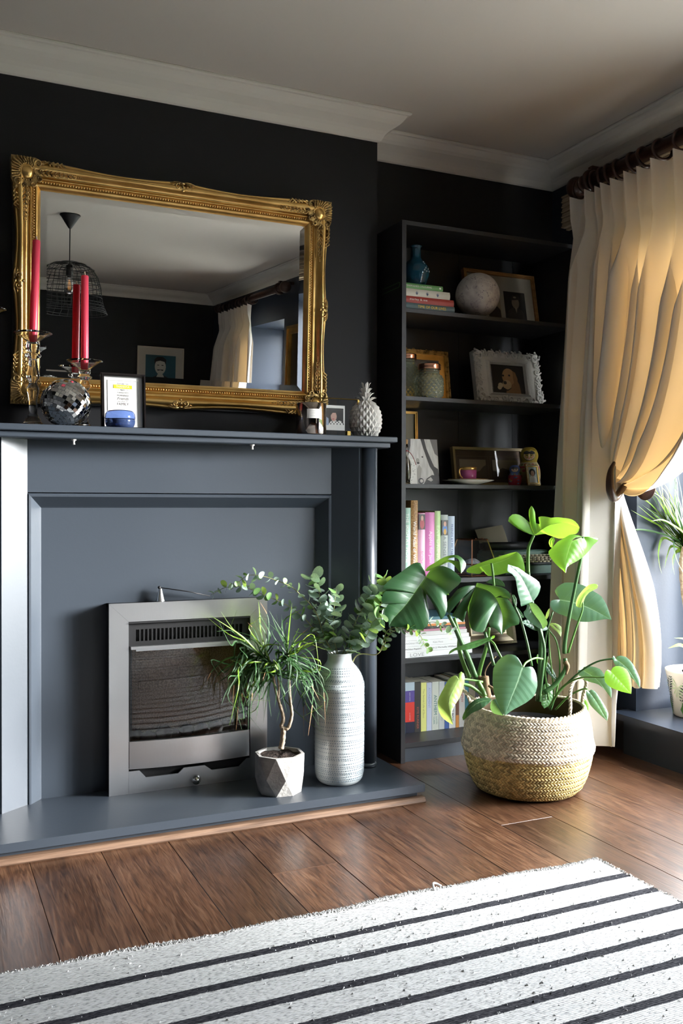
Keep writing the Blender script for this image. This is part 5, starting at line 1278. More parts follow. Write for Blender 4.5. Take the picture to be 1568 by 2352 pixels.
# leaves: material, midrib, left margin, right margin (world coordinates, metres), bulge
LEAVES = [
('d',[(1.527,2.664,0.727),(1.491,2.661,0.686),(1.450,2.657,0.640),(1.406,2.655,0.601),(1.383,2.651,0.574)],[(1.523,2.664,0.734),(1.519,2.660,0.755),(1.506,2.660,0.775),(1.493,2.664,0.778),(1.473,2.671,0.768),(1.437,2.671,0.745),(1.398,2.670,0.724),(1.368,2.664,0.701),(1.364,2.663,0.688),(1.389,2.667,0.698),(1.424,2.667,0.711),(1.451,2.666,0.714),(1.435,2.666,0.708),(1.404,2.666,0.701),(1.375,2.663,0.687),(1.361,2.661,0.667),(1.362,2.660,0.645),(1.377,2.659,0.640),(1.385,2.660,0.655),(1.405,2.661,0.674),(1.433,2.663,0.682),(1.410,2.660,0.664),(1.381,2.659,0.641),(1.370,2.659,0.619),(1.376,2.656,0.599),(1.385,2.653,0.585)],[(1.528,2.663,0.730),(1.535,2.654,0.748),(1.553,2.638,0.764),(1.570,2.625,0.766),(1.593,2.609,0.755),(1.612,2.594,0.736),(1.621,2.586,0.723),(1.611,2.593,0.703),(1.595,2.605,0.689),(1.586,2.609,0.673),(1.576,2.615,0.676),(1.572,2.601,0.644),(1.567,2.593,0.624),(1.553,2.588,0.601),(1.539,2.589,0.590),(1.541,2.600,0.614),(1.532,2.621,0.645),(1.520,2.639,0.670),(1.515,2.645,0.677),(1.514,2.632,0.650),(1.512,2.614,0.614),(1.504,2.603,0.581),(1.487,2.603,0.564),(1.464,2.612,0.564),(1.432,2.624,0.568),(1.406,2.639,0.571)],0.10),
('d',[(1.699,2.629,0.692),(1.728,2.589,0.677),(1.741,2.559,0.644),(1.739,2.530,0.595),(1.721,2.508,0.544)],[(1.697,2.629,0.696),(1.677,2.632,0.697),(1.654,2.635,0.694),(1.631,2.638,0.685),(1.613,2.639,0.664),(1.596,2.640,0.649),(1.583,2.640,0.632),(1.592,2.634,0.612),(1.597,2.631,0.603),(1.612,2.633,0.625),(1.627,2.635,0.652),(1.638,2.636,0.669),(1.665,2.633,0.677),(1.647,2.631,0.652),(1.622,2.630,0.621),(1.602,2.629,0.598),(1.625,2.622,0.594),(1.640,2.609,0.575),(1.649,2.620,0.610),(1.668,2.631,0.668),(1.662,2.620,0.624),(1.627,2.558,0.591),(1.618,2.527,0.565),(1.643,2.521,0.557),(1.663,2.519,0.557),(1.669,2.526,0.572),(1.651,2.534,0.585),(1.671,2.576,0.614),(1.699,2.602,0.652),(1.700,2.579,0.640),(1.693,2.543,0.596),(1.684,2.523,0.570),(1.702,2.520,0.566)],[(1.698,2.626,0.710),(1.708,2.617,0.703),(1.730,2.586,0.698),(1.755,2.562,0.696),(1.769,2.539,0.683),(1.776,2.532,0.666),(1.772,2.532,0.652),(1.764,2.541,0.662),(1.755,2.553,0.674),(1.771,2.530,0.646),(1.774,2.512,0.623),(1.782,2.498,0.597),(1.778,2.490,0.577),(1.756,2.503,0.573),(1.735,2.508,0.560)],0.12),
('l',[(1.938,2.631,0.860),(1.954,2.612,0.879),(1.974,2.590,0.897),(2.005,2.557,0.905),(2.041,2.518,0.889)],[(1.929,2.630,0.863),(1.911,2.625,0.876),(1.882,2.621,0.885),(1.861,2.617,0.896),(1.837,2.614,0.903),(1.812,2.611,0.904),(1.814,2.607,0.922),(1.826,2.603,0.933),(1.855,2.603,0.931),(1.878,2.605,0.919),(1.906,2.611,0.901),(1.890,2.597,0.925),(1.880,2.585,0.946),(1.883,2.572,0.963),(1.905,2.582,0.940),(1.911,2.589,0.928),(1.903,2.596,0.922),(1.911,2.604,0.907),(1.941,2.603,0.897),(1.930,2.594,0.913),(1.921,2.589,0.925),(1.929,2.584,0.926),(1.957,2.577,0.924),(1.964,2.577,0.919),(1.976,2.563,0.924),(1.992,2.551,0.922),(2.018,2.527,0.917),(2.034,2.518,0.902)],[(1.945,2.628,0.860),(1.964,2.617,0.865),(1.983,2.606,0.865),(1.997,2.605,0.855),(2.013,2.592,0.847),(2.020,2.571,0.850),(2.027,2.552,0.864),(2.042,2.533,0.865),(2.044,2.524,0.877)],0.08),
('l',[(2.064,2.529,0.857),(2.027,2.532,0.850),(2.003,2.526,0.814),(1.978,2.515,0.767),(1.973,2.504,0.737)],[(2.051,2.534,0.863),(2.020,2.543,0.865),(2.004,2.550,0.853),(1.980,2.559,0.841),(1.965,2.562,0.822),(1.949,2.567,0.810),(1.946,2.562,0.799),(1.951,2.545,0.778),(1.960,2.532,0.761),(1.969,2.515,0.747)],[(2.076,2.528,0.855),(2.111,2.524,0.854),(2.130,2.521,0.852),(2.125,2.522,0.843),(2.106,2.527,0.828),(2.097,2.534,0.809),(2.061,2.518,0.792),(2.036,2.516,0.778),(2.005,2.514,0.767),(1.982,2.511,0.757)],0.12),
('l',[(1.735,2.745,0.738),(1.779,2.725,0.751),(1.829,2.702,0.764),(1.869,2.684,0.781),(1.894,2.673,0.802)],[(1.742,2.748,0.745),(1.767,2.740,0.756),(1.802,2.728,0.769),(1.847,2.710,0.785),(1.883,2.685,0.799)],[(1.736,2.747,0.730),(1.783,2.731,0.723),(1.794,2.723,0.740),(1.799,2.726,0.723),(1.810,2.723,0.715),(1.846,2.708,0.721),(1.873,2.696,0.729),(1.906,2.687,0.724),(1.936,2.678,0.726),(1.925,2.672,0.765),(1.912,2.671,0.792)],0.05),
('m',[(1.585,2.770,0.739),(1.616,2.738,0.758),(1.647,2.705,0.785),(1.667,2.684,0.778),(1.665,2.667,0.734)],[(1.592,2.768,0.752),(1.612,2.751,0.767),(1.632,2.729,0.786),(1.650,2.710,0.794),(1.671,2.697,0.796),(1.681,2.686,0.785),(1.695,2.681,0.767),(1.686,2.674,0.750)],[(1.592,2.767,0.735),(1.618,2.739,0.753),(1.644,2.713,0.772),(1.653,2.691,0.762),(1.658,2.679,0.747),(1.662,2.673,0.739)],0.05),
('g',[(1.896,2.582,0.637),(1.872,2.580,0.682),(1.839,2.580,0.731),(1.797,2.585,0.766)],[(1.903,2.583,0.642),(1.921,2.583,0.659),(1.932,2.582,0.686),(1.925,2.583,0.704),(1.902,2.582,0.717),(1.873,2.581,0.732),(1.838,2.584,0.755),(1.818,2.584,0.760)],[(1.883,2.581,0.637),(1.863,2.577,0.632),(1.842,2.573,0.621),(1.841,2.574,0.642),(1.831,2.573,0.666),(1.826,2.575,0.696),(1.822,2.576,0.720),(1.808,2.577,0.735),(1.787,2.577,0.743)],0.05),
('g',[(1.885,2.587,0.633),(1.884,2.566,0.605),(1.892,2.533,0.572),(1.891,2.518,0.552)],[(1.870,2.587,0.633),(1.875,2.581,0.622),(1.864,2.575,0.611),(1.850,2.574,0.607),(1.847,2.565,0.595),(1.855,2.556,0.581),(1.868,2.535,0.565),(1.876,2.522,0.554)],[(1.891,2.577,0.637),(1.896,2.563,0.632),(1.897,2.540,0.616),(1.901,2.521,0.594),(1.904,2.508,0.575),(1.902,2.507,0.566)],0.05),
('g',[(2.056,2.641,0.631),(2.090,2.615,0.624),(2.138,2.578,0.603),(2.194,2.533,0.566)],[(2.053,2.646,0.642),(2.043,2.659,0.660),(2.054,2.657,0.675),(2.082,2.649,0.692),(2.112,2.629,0.691),(2.138,2.612,0.682),(2.161,2.592,0.664),(2.184,2.573,0.646),(2.192,2.554,0.614),(2.193,2.541,0.584)],[(2.042,2.642,0.633),(2.020,2.644,0.632),(2.013,2.644,0.619),(2.020,2.638,0.597),(2.040,2.625,0.584),(2.064,2.606,0.575),(2.090,2.581,0.560),(2.119,2.564,0.559),(2.154,2.551,0.565),(2.181,2.541,0.570)],0.06),
('y',[(2.077,2.565,0.611),(2.082,2.557,0.643),(2.097,2.543,0.671),(2.125,2.522,0.687)],[(2.073,2.577,0.613),(2.073,2.577,0.626),(2.077,2.571,0.648),(2.089,2.561,0.670),(2.107,2.551,0.690),(2.122,2.536,0.695),(2.128,2.527,0.693)],[(2.090,2.567,0.607),(2.094,2.562,0.626),(2.096,2.554,0.649),(2.105,2.546,0.664),(2.117,2.534,0.674),(2.129,2.528,0.677)],0.30),
('g',[(1.746,2.429,0.449),(1.724,2.425,0.404),(1.696,2.422,0.353),(1.671,2.418,0.305)],[(1.743,2.433,0.467),(1.729,2.443,0.489),(1.706,2.456,0.491),(1.681,2.468,0.472),(1.662,2.469,0.446),(1.653,2.459,0.404),(1.652,2.448,0.368),(1.659,2.434,0.335)],[(1.761,2.426,0.451),(1.781,2.423,0.451),(1.793,2.420,0.427),(1.795,2.415,0.390),(1.781,2.413,0.358),(1.749,2.414,0.339),(1.699,2.417,0.320)],0.08),
('y',[(1.604,2.582,0.395),(1.580,2.576,0.364),(1.559,2.569,0.332),(1.554,2.553,0.294),(1.556,2.537,0.262)],[(1.603,2.588,0.406),(1.599,2.593,0.411),(1.585,2.601,0.403),(1.571,2.601,0.389),(1.555,2.597,0.365),(1.539,2.596,0.344),(1.533,2.598,0.326),(1.531,2.588,0.303),(1.534,2.577,0.283),(1.544,2.556,0.269)],[(1.604,2.585,0.401),(1.610,2.592,0.415),(1.619,2.592,0.421),(1.629,2.587,0.415),(1.628,2.583,0.399),(1.622,2.581,0.368),(1.604,2.575,0.337),(1.582,2.565,0.321),(1.565,2.558,0.304),(1.556,2.548,0.285)],0.10),
('d',[(1.685,2.511,0.337),(1.636,2.517,0.329),(1.598,2.518,0.304),(1.579,2.515,0.278)],[(1.676,2.518,0.343),(1.636,2.527,0.341),(1.605,2.530,0.321),(1.579,2.523,0.286)],[(1.683,2.509,0.333),(1.640,2.502,0.312),(1.605,2.509,0.300),(1.587,2.511,0.284)],0.05),
('g',[(1.678,2.492,0.341),(1.680,2.470,0.320),(1.685,2.445,0.298)],[(1.673,2.498,0.336),(1.665,2.493,0.314),(1.668,2.477,0.299)],[(1.690,2.490,0.345),(1.696,2.474,0.332),(1.691,2.457,0.314)],0.05),
('m',[(1.702,2.538,0.534),(1.655,2.546,0.519),(1.600,2.555,0.507),(1.553,2.562,0.483)],[(1.713,2.542,0.538),(1.683,2.546,0.531),(1.644,2.555,0.522),(1.607,2.559,0.512),(1.579,2.566,0.502),(1.560,2.570,0.493)],[(1.702,2.531,0.529),(1.674,2.533,0.518),(1.639,2.534,0.504),(1.607,2.540,0.498),(1.574,2.557,0.497),(1.557,2.558,0.492)],0.05),
('m',[(1.698,2.551,0.526),(1.705,2.542,0.532),(1.712,2.534,0.537)],[(1.701,2.549,0.533),(1.708,2.541,0.539),(1.713,2.535,0.540)],[(1.701,2.545,0.524),(1.707,2.536,0.528),(1.711,2.532,0.533)],0.05),
('l',[(2.041,2.360,0.427),(2.057,2.330,0.395),(2.073,2.300,0.362)],[(2.049,2.361,0.441),(2.072,2.355,0.444),(2.090,2.340,0.436),(2.093,2.326,0.415),(2.085,2.310,0.385)],[(2.028,2.361,0.437),(2.017,2.363,0.420),(2.011,2.354,0.395),(2.022,2.338,0.380),(2.047,2.318,0.368)],0.08),
('g',[(2.111,2.416,0.453),(2.133,2.383,0.423),(2.148,2.343,0.366)],[(2.113,2.419,0.464),(2.130,2.413,0.465),(2.143,2.402,0.462),(2.154,2.382,0.441),(2.160,2.364,0.409),(2.160,2.352,0.389)],[(2.099,2.415,0.470),(2.098,2.418,0.457),(2.101,2.409,0.432),(2.116,2.389,0.417),(2.139,2.362,0.392)],0.08),
('g',[(2.042,2.502,0.407),(2.067,2.458,0.380),(2.084,2.405,0.326)],[(2.047,2.504,0.419),(2.071,2.489,0.421),(2.089,2.467,0.415),(2.098,2.443,0.384),(2.098,2.419,0.353)],[(2.025,2.505,0.413),(2.022,2.504,0.396),(2.036,2.482,0.376),(2.066,2.448,0.367),(2.080,2.422,0.346)],0.08),
('g',[(2.015,2.437,0.350),(2.024,2.406,0.317),(2.030,2.363,0.266)],[(2.027,2.436,0.358),(2.037,2.422,0.346),(2.044,2.397,0.316),(2.046,2.372,0.286)],[(2.007,2.436,0.361),(2.003,2.436,0.341),(2.001,2.413,0.311),(2.015,2.386,0.286)],0.08),
('l',[(2.147,2.640,0.271),(2.157,2.624,0.249),(2.156,2.613,0.220)],[(2.159,2.636,0.278),(2.169,2.624,0.262),(2.168,2.616,0.238)],[(2.143,2.639,0.265),(2.140,2.627,0.243),(2.148,2.617,0.224)],0.08),
('g',[(1.982,2.608,0.537),(1.938,2.614,0.550),(1.880,2.622,0.563)],[(1.973,2.612,0.550),(1.937,2.618,0.562),(1.910,2.622,0.572),(1.889,2.623,0.570)],[(1.975,2.607,0.532),(1.952,2.608,0.530),(1.924,2.610,0.534),(1.899,2.616,0.549)],0.06),
('y',[(1.985,2.607,0.553),(2.002,2.590,0.546),(2.008,2.574,0.512)],[(1.990,2.607,0.559),(2.003,2.597,0.558),(2.022,2.587,0.547),(2.020,2.581,0.533)],[(1.985,2.602,0.547),(1.990,2.594,0.539),(2.000,2.583,0.530)],0.06),
('l',[(1.999,2.603,0.852),(1.986,2.604,0.837),(1.988,2.597,0.817)],[(2.005,2.603,0.856),(1.991,2.610,0.854),(1.980,2.610,0.836),(1.983,2.603,0.818)],[(2.001,2.595,0.847),(1.992,2.594,0.836),(1.989,2.594,0.824)],0.20),
('d',[(1.818,2.707,0.709),(1.832,2.691,0.702),(1.846,2.672,0.682)],[(1.830,2.698,0.711),(1.844,2.685,0.702),(1.849,2.676,0.691)],[(1.785,2.708,0.696),(1.812,2.698,0.690),(1.830,2.682,0.686)],0.06),
('d',[(1.850,2.636,0.658),(1.856,2.629,0.642),(1.857,2.622,0.617)],[(1.858,2.636,0.661),(1.865,2.628,0.645),(1.863,2.625,0.630)],[(1.846,2.633,0.648),(1.847,2.627,0.634),(1.852,2.624,0.621)],0.06),
('g',[(1.968,2.613,0.424),(1.981,2.597,0.396),(1.996,2.578,0.361)],[(1.979,2.611,0.425),(1.994,2.594,0.395),(2.000,2.580,0.367)],[(1.963,2.608,0.410),(1.971,2.594,0.384),(1.986,2.583,0.367)],0.06),
('m',[(1.976,2.609,0.351),(1.974,2.600,0.312),(1.956,2.595,0.266)],[(1.995,2.605,0.340),(1.998,2.598,0.305),(1.975,2.595,0.272)],[(1.962,2.609,0.347),(1.949,2.600,0.309),(1.942,2.597,0.280)],0.06),
('l',[(1.947,2.623,0.449),(1.951,2.616,0.430),(1.949,2.611,0.406)],[(1.959,2.620,0.444),(1.961,2.615,0.427),(1.955,2.612,0.413)],[(1.938,2.622,0.442),(1.938,2.616,0.423),(1.944,2.612,0.411)],0.06),
('d',[(1.828,2.591,0.627),(1.836,2.576,0.606),(1.846,2.561,0.588)],[(1.836,2.585,0.621),(1.844,2.571,0.603),(1.848,2.562,0.592)],[(1.824,2.587,0.617),(1.830,2.571,0.595),(1.833,2.562,0.582)],0.06),
('l',[(1.604,2.695,0.686),(1.613,2.686,0.676),(1.623,2.675,0.662)],[(1.611,2.692,0.688),(1.621,2.682,0.677),(1.624,2.677,0.668)],[(1.598,2.695,0.682),(1.599,2.689,0.669),(1.615,2.679,0.664)],0.06),
('l',[(1.696,2.662,0.575),(1.700,2.649,0.562),(1.709,2.623,0.540)],[(1.706,2.658,0.577),(1.710,2.642,0.563),(1.714,2.624,0.545)],[(1.692,2.659,0.569),(1.689,2.648,0.552),(1.693,2.638,0.544)],0.06),
('y',[(1.974,2.612,0.570),(1.979,2.610,0.587),(1.985,2.607,0.608)],[(1.972,2.615,0.576),(1.976,2.613,0.593),(1.983,2.609,0.606)],[(1.977,2.609,0.570),(1.982,2.606,0.582),(1.985,2.605,0.593)],0.10),
]
STALKS = [
('k',[(1.595,2.632,0.601),(1.622,2.636,0.557),(1.649,2.639,0.506),(1.676,2.643,0.458),(1.710,2.643,0.379)],0.0062,0.0100),
('p',[(1.628,2.649,0.587),(1.649,2.653,0.529),(1.656,2.663,0.478),(1.678,2.666,0.422),(1.701,2.669,0.381)],0.0055,0.0085),
('k',[(1.693,2.564,0.547),(1.697,2.551,0.508),(1.708,2.534,0.441)],0.0052,0.0055),
('p',[(1.739,2.609,0.554),(1.741,2.626,0.492),(1.730,2.649,0.410),(1.731,2.666,0.354)],0.0052,0.0080),
('p',[(1.936,2.632,0.860),(1.927,2.636,0.838),(1.920,2.639,0.817),(1.918,2.640,0.780),(1.919,2.639,0.722)],0.0050,0.0062),
('k',[(1.919,2.639,0.733),(1.921,2.628,0.663),(1.929,2.615,0.580),(1.943,2.599,0.522),(1.936,2.592,0.406),(1.925,2.588,0.295)],0.0060,0.0100),
('k',[(2.064,2.529,0.857),(2.068,2.536,0.807),(2.053,2.550,0.702),(2.036,2.566,0.576),(2.028,2.577,0.490),(2.032,2.584,0.453)],0.0042,0.0075),
('k',[(2.027,2.575,0.437),(2.025,2.568,0.403),(1.989,2.577,0.351),(1.950,2.588,0.323)],0.0072,0.0085),
('p',[(1.803,2.692,0.764),(1.807,2.690,0.734),(1.809,2.689,0.709),(1.811,2.688,0.683)],0.0042,0.0045),
('p',[(2.090,2.560,0.630),(2.088,2.560,0.599),(2.069,2.568,0.541),(2.043,2.579,0.453)],0.0026,0.0038),
('p',[(1.979,2.608,0.442),(1.967,2.606,0.395),(1.968,2.598,0.343),(1.969,2.589,0.297)],0.0034,0.0040),
('k',[(1.818,2.574,0.625),(1.836,2.565,0.579),(1.855,2.556,0.504),(1.869,2.549,0.426)],0.0038,0.0042),
('k',[(1.904,2.556,0.553),(1.919,2.548,0.484),(1.914,2.550,0.408),(1.903,2.554,0.310)],0.0050,0.0065),
('p',[(1.982,2.608,0.537),(1.981,2.600,0.461),(1.987,2.589,0.355),(1.985,2.582,0.297)],0.0026,0.0030),
('p',[(1.982,2.608,0.534),(2.003,2.592,0.496),(2.011,2.583,0.431),(2.005,2.579,0.367),(1.991,2.580,0.309)],0.0028,0.0030),
('k',[(2.002,2.610,0.595),(1.980,2.614,0.530),(1.968,2.613,0.459)],0.0030,0.0035),
('p',[(1.700,2.550,0.524),(1.708,2.535,0.513),(1.712,2.522,0.494),(1.719,2.508,0.470)],0.0036,0.0040),
('p',[(1.752,2.437,0.447),(1.782,2.460,0.458),(1.828,2.476,0.466),(1.871,2.493,0.458)],0.0034,0.0034),
('p',[(2.042,2.370,0.424),(2.051,2.396,0.401),(1.997,2.451,0.394),(1.957,2.499,0.356),(1.932,2.540,0.281)],0.0028,0.0038),
('k',[(2.106,2.419,0.455),(2.063,2.454,0.441),(2.016,2.492,0.399),(1.962,2.533,0.326),(1.950,2.554,0.270)],0.0028,0.0040),
('p',[(2.014,2.437,0.352),(2.014,2.459,0.354),(1.983,2.496,0.326),(1.953,2.531,0.275)],0.0026,0.0032),
('p',[(1.609,2.590,0.394),(1.625,2.601,0.392),(1.656,2.605,0.387),(1.708,2.600,0.376)],0.0034,0.0040),
('p',[(1.626,2.604,0.376),(1.662,2.599,0.365),(1.699,2.593,0.337),(1.730,2.589,0.312)],0.0055,0.0060),
('n',[(1.726,2.614,0.391),(1.728,2.612,0.360),(1.734,2.610,0.322)],0.0135,0.0145),
('n',[(1.721,2.638,0.388),(1.724,2.636,0.350),(1.729,2.634,0.315)],0.0080,0.0090),
('n',[(1.760,2.599,0.458),(1.736,2.609,0.429),(1.726,2.614,0.400),(1.736,2.609,0.377)],0.0022,0.0020),
('n',[(2.021,2.567,0.427),(2.029,2.563,0.410),(2.022,2.566,0.383)],0.0090,0.0060),
('p',[(1.688,2.598,0.380),(1.701,2.592,0.354),(1.709,2.588,0.331)],0.0080,0.0080),
('n',[(1.729,2.557,0.341),(1.729,2.568,0.356),(1.720,2.583,0.366)],0.0070,0.0040),
]
TWIGS = [
([(1.241,2.749,0.469),(1.215,2.755,0.490),(1.182,2.765,0.543),(1.145,2.777,0.591),(1.100,2.793,0.630),(1.063,2.805,0.652),(1.014,2.822,0.674),(0.958,2.842,0.698),(0.905,2.861,0.699),(0.857,2.877,0.675)],0.0209,0.0195,0.0264,0,'eucalyptus branch arching furthest left over the gas fire'),
([(1.241,2.749,0.469),(1.206,2.755,0.525),(1.171,2.763,0.621),(1.121,2.777,0.678),(1.090,2.781,0.703),(1.033,2.798,0.727),(0.991,2.808,0.738),(0.957,2.814,0.737),(0.923,2.819,0.712)],0.0209,0.0181,0.0306,0,'upper left eucalyptus branch above the long one'),
([(1.249,2.745,0.470),(1.229,2.744,0.534),(1.225,2.735,0.609),(1.225,2.725,0.653),(1.225,2.714,0.693)],0.0278,0.0292,0.0181,0,'upright eucalyptus branch in the middle of the tall vase'),
([(1.247,2.746,0.470),(1.216,2.767,0.549),(1.199,2.782,0.601),(1.201,2.788,0.652),(1.196,2.798,0.691),(1.186,2.809,0.726)],0.0250,0.0320,0.0195,0,'eucalyptus branch with a round leaf cluster at its tip'),
([(1.257,2.741,0.470),(1.278,2.734,0.524),(1.306,2.724,0.597),(1.327,2.717,0.636),(1.348,2.710,0.680),(1.369,2.703,0.715)],0.0306,0.0278,0.0181,0,'broad leaved eucalyptus branch leaning right'),
([(1.261,2.739,0.470),(1.296,2.733,0.505),(1.331,2.726,0.548),(1.367,2.719,0.604),(1.395,2.715,0.660),(1.398,2.723,0.725)],0.0334,0.0264,0.0167,1,'greener eucalyptus branch furthest right beside the pilaster'),
([(1.261,2.739,0.470),(1.292,2.715,0.517),(1.319,2.691,0.536),(1.339,2.672,0.589),(1.365,2.649,0.607)],0.0306,0.0306,0.0181,0,'short bushy eucalyptus branch above the vase rim'),
([(1.364,2.692,0.479),(1.387,2.675,0.551),(1.417,2.654,0.567),(1.447,2.633,0.565),(1.477,2.612,0.542),(1.488,2.599,0.509),(1.498,2.587,0.495)],0.0195,0.0167,0.0209,1,'thin eucalyptus branch hanging in front of the magazines'),
([(1.364,2.692,0.479),(1.406,2.674,0.550),(1.476,2.642,0.566),(1.524,2.620,0.583),(1.546,2.610,0.575),(1.563,2.602,0.563),(1.580,2.594,0.550)],0.0181,0.0167,0.0250,0,'thin eucalyptus branch reaching right across the magazines'),
]
TRUNK = [(1.041,2.728,0.195),(1.046,2.725,0.226),(1.048,2.725,0.261)]
FORK1 = [(1.048,2.725,0.259),(1.042,2.728,0.267),(1.048,2.725,0.293),(1.035,2.732,0.346),(1.025,2.737,0.387),(1.018,2.740,0.428),(1.010,2.745,0.466)]
FORK2 = [(1.049,2.724,0.259),(1.062,2.718,0.263),(1.072,2.714,0.302),(1.068,2.717,0.343),(1.064,2.719,0.409),(1.061,2.721,0.491)]
FORK3 = [(1.034,2.732,0.346),(1.035,2.732,0.387),(1.032,2.734,0.422),(1.027,2.736,0.444)]
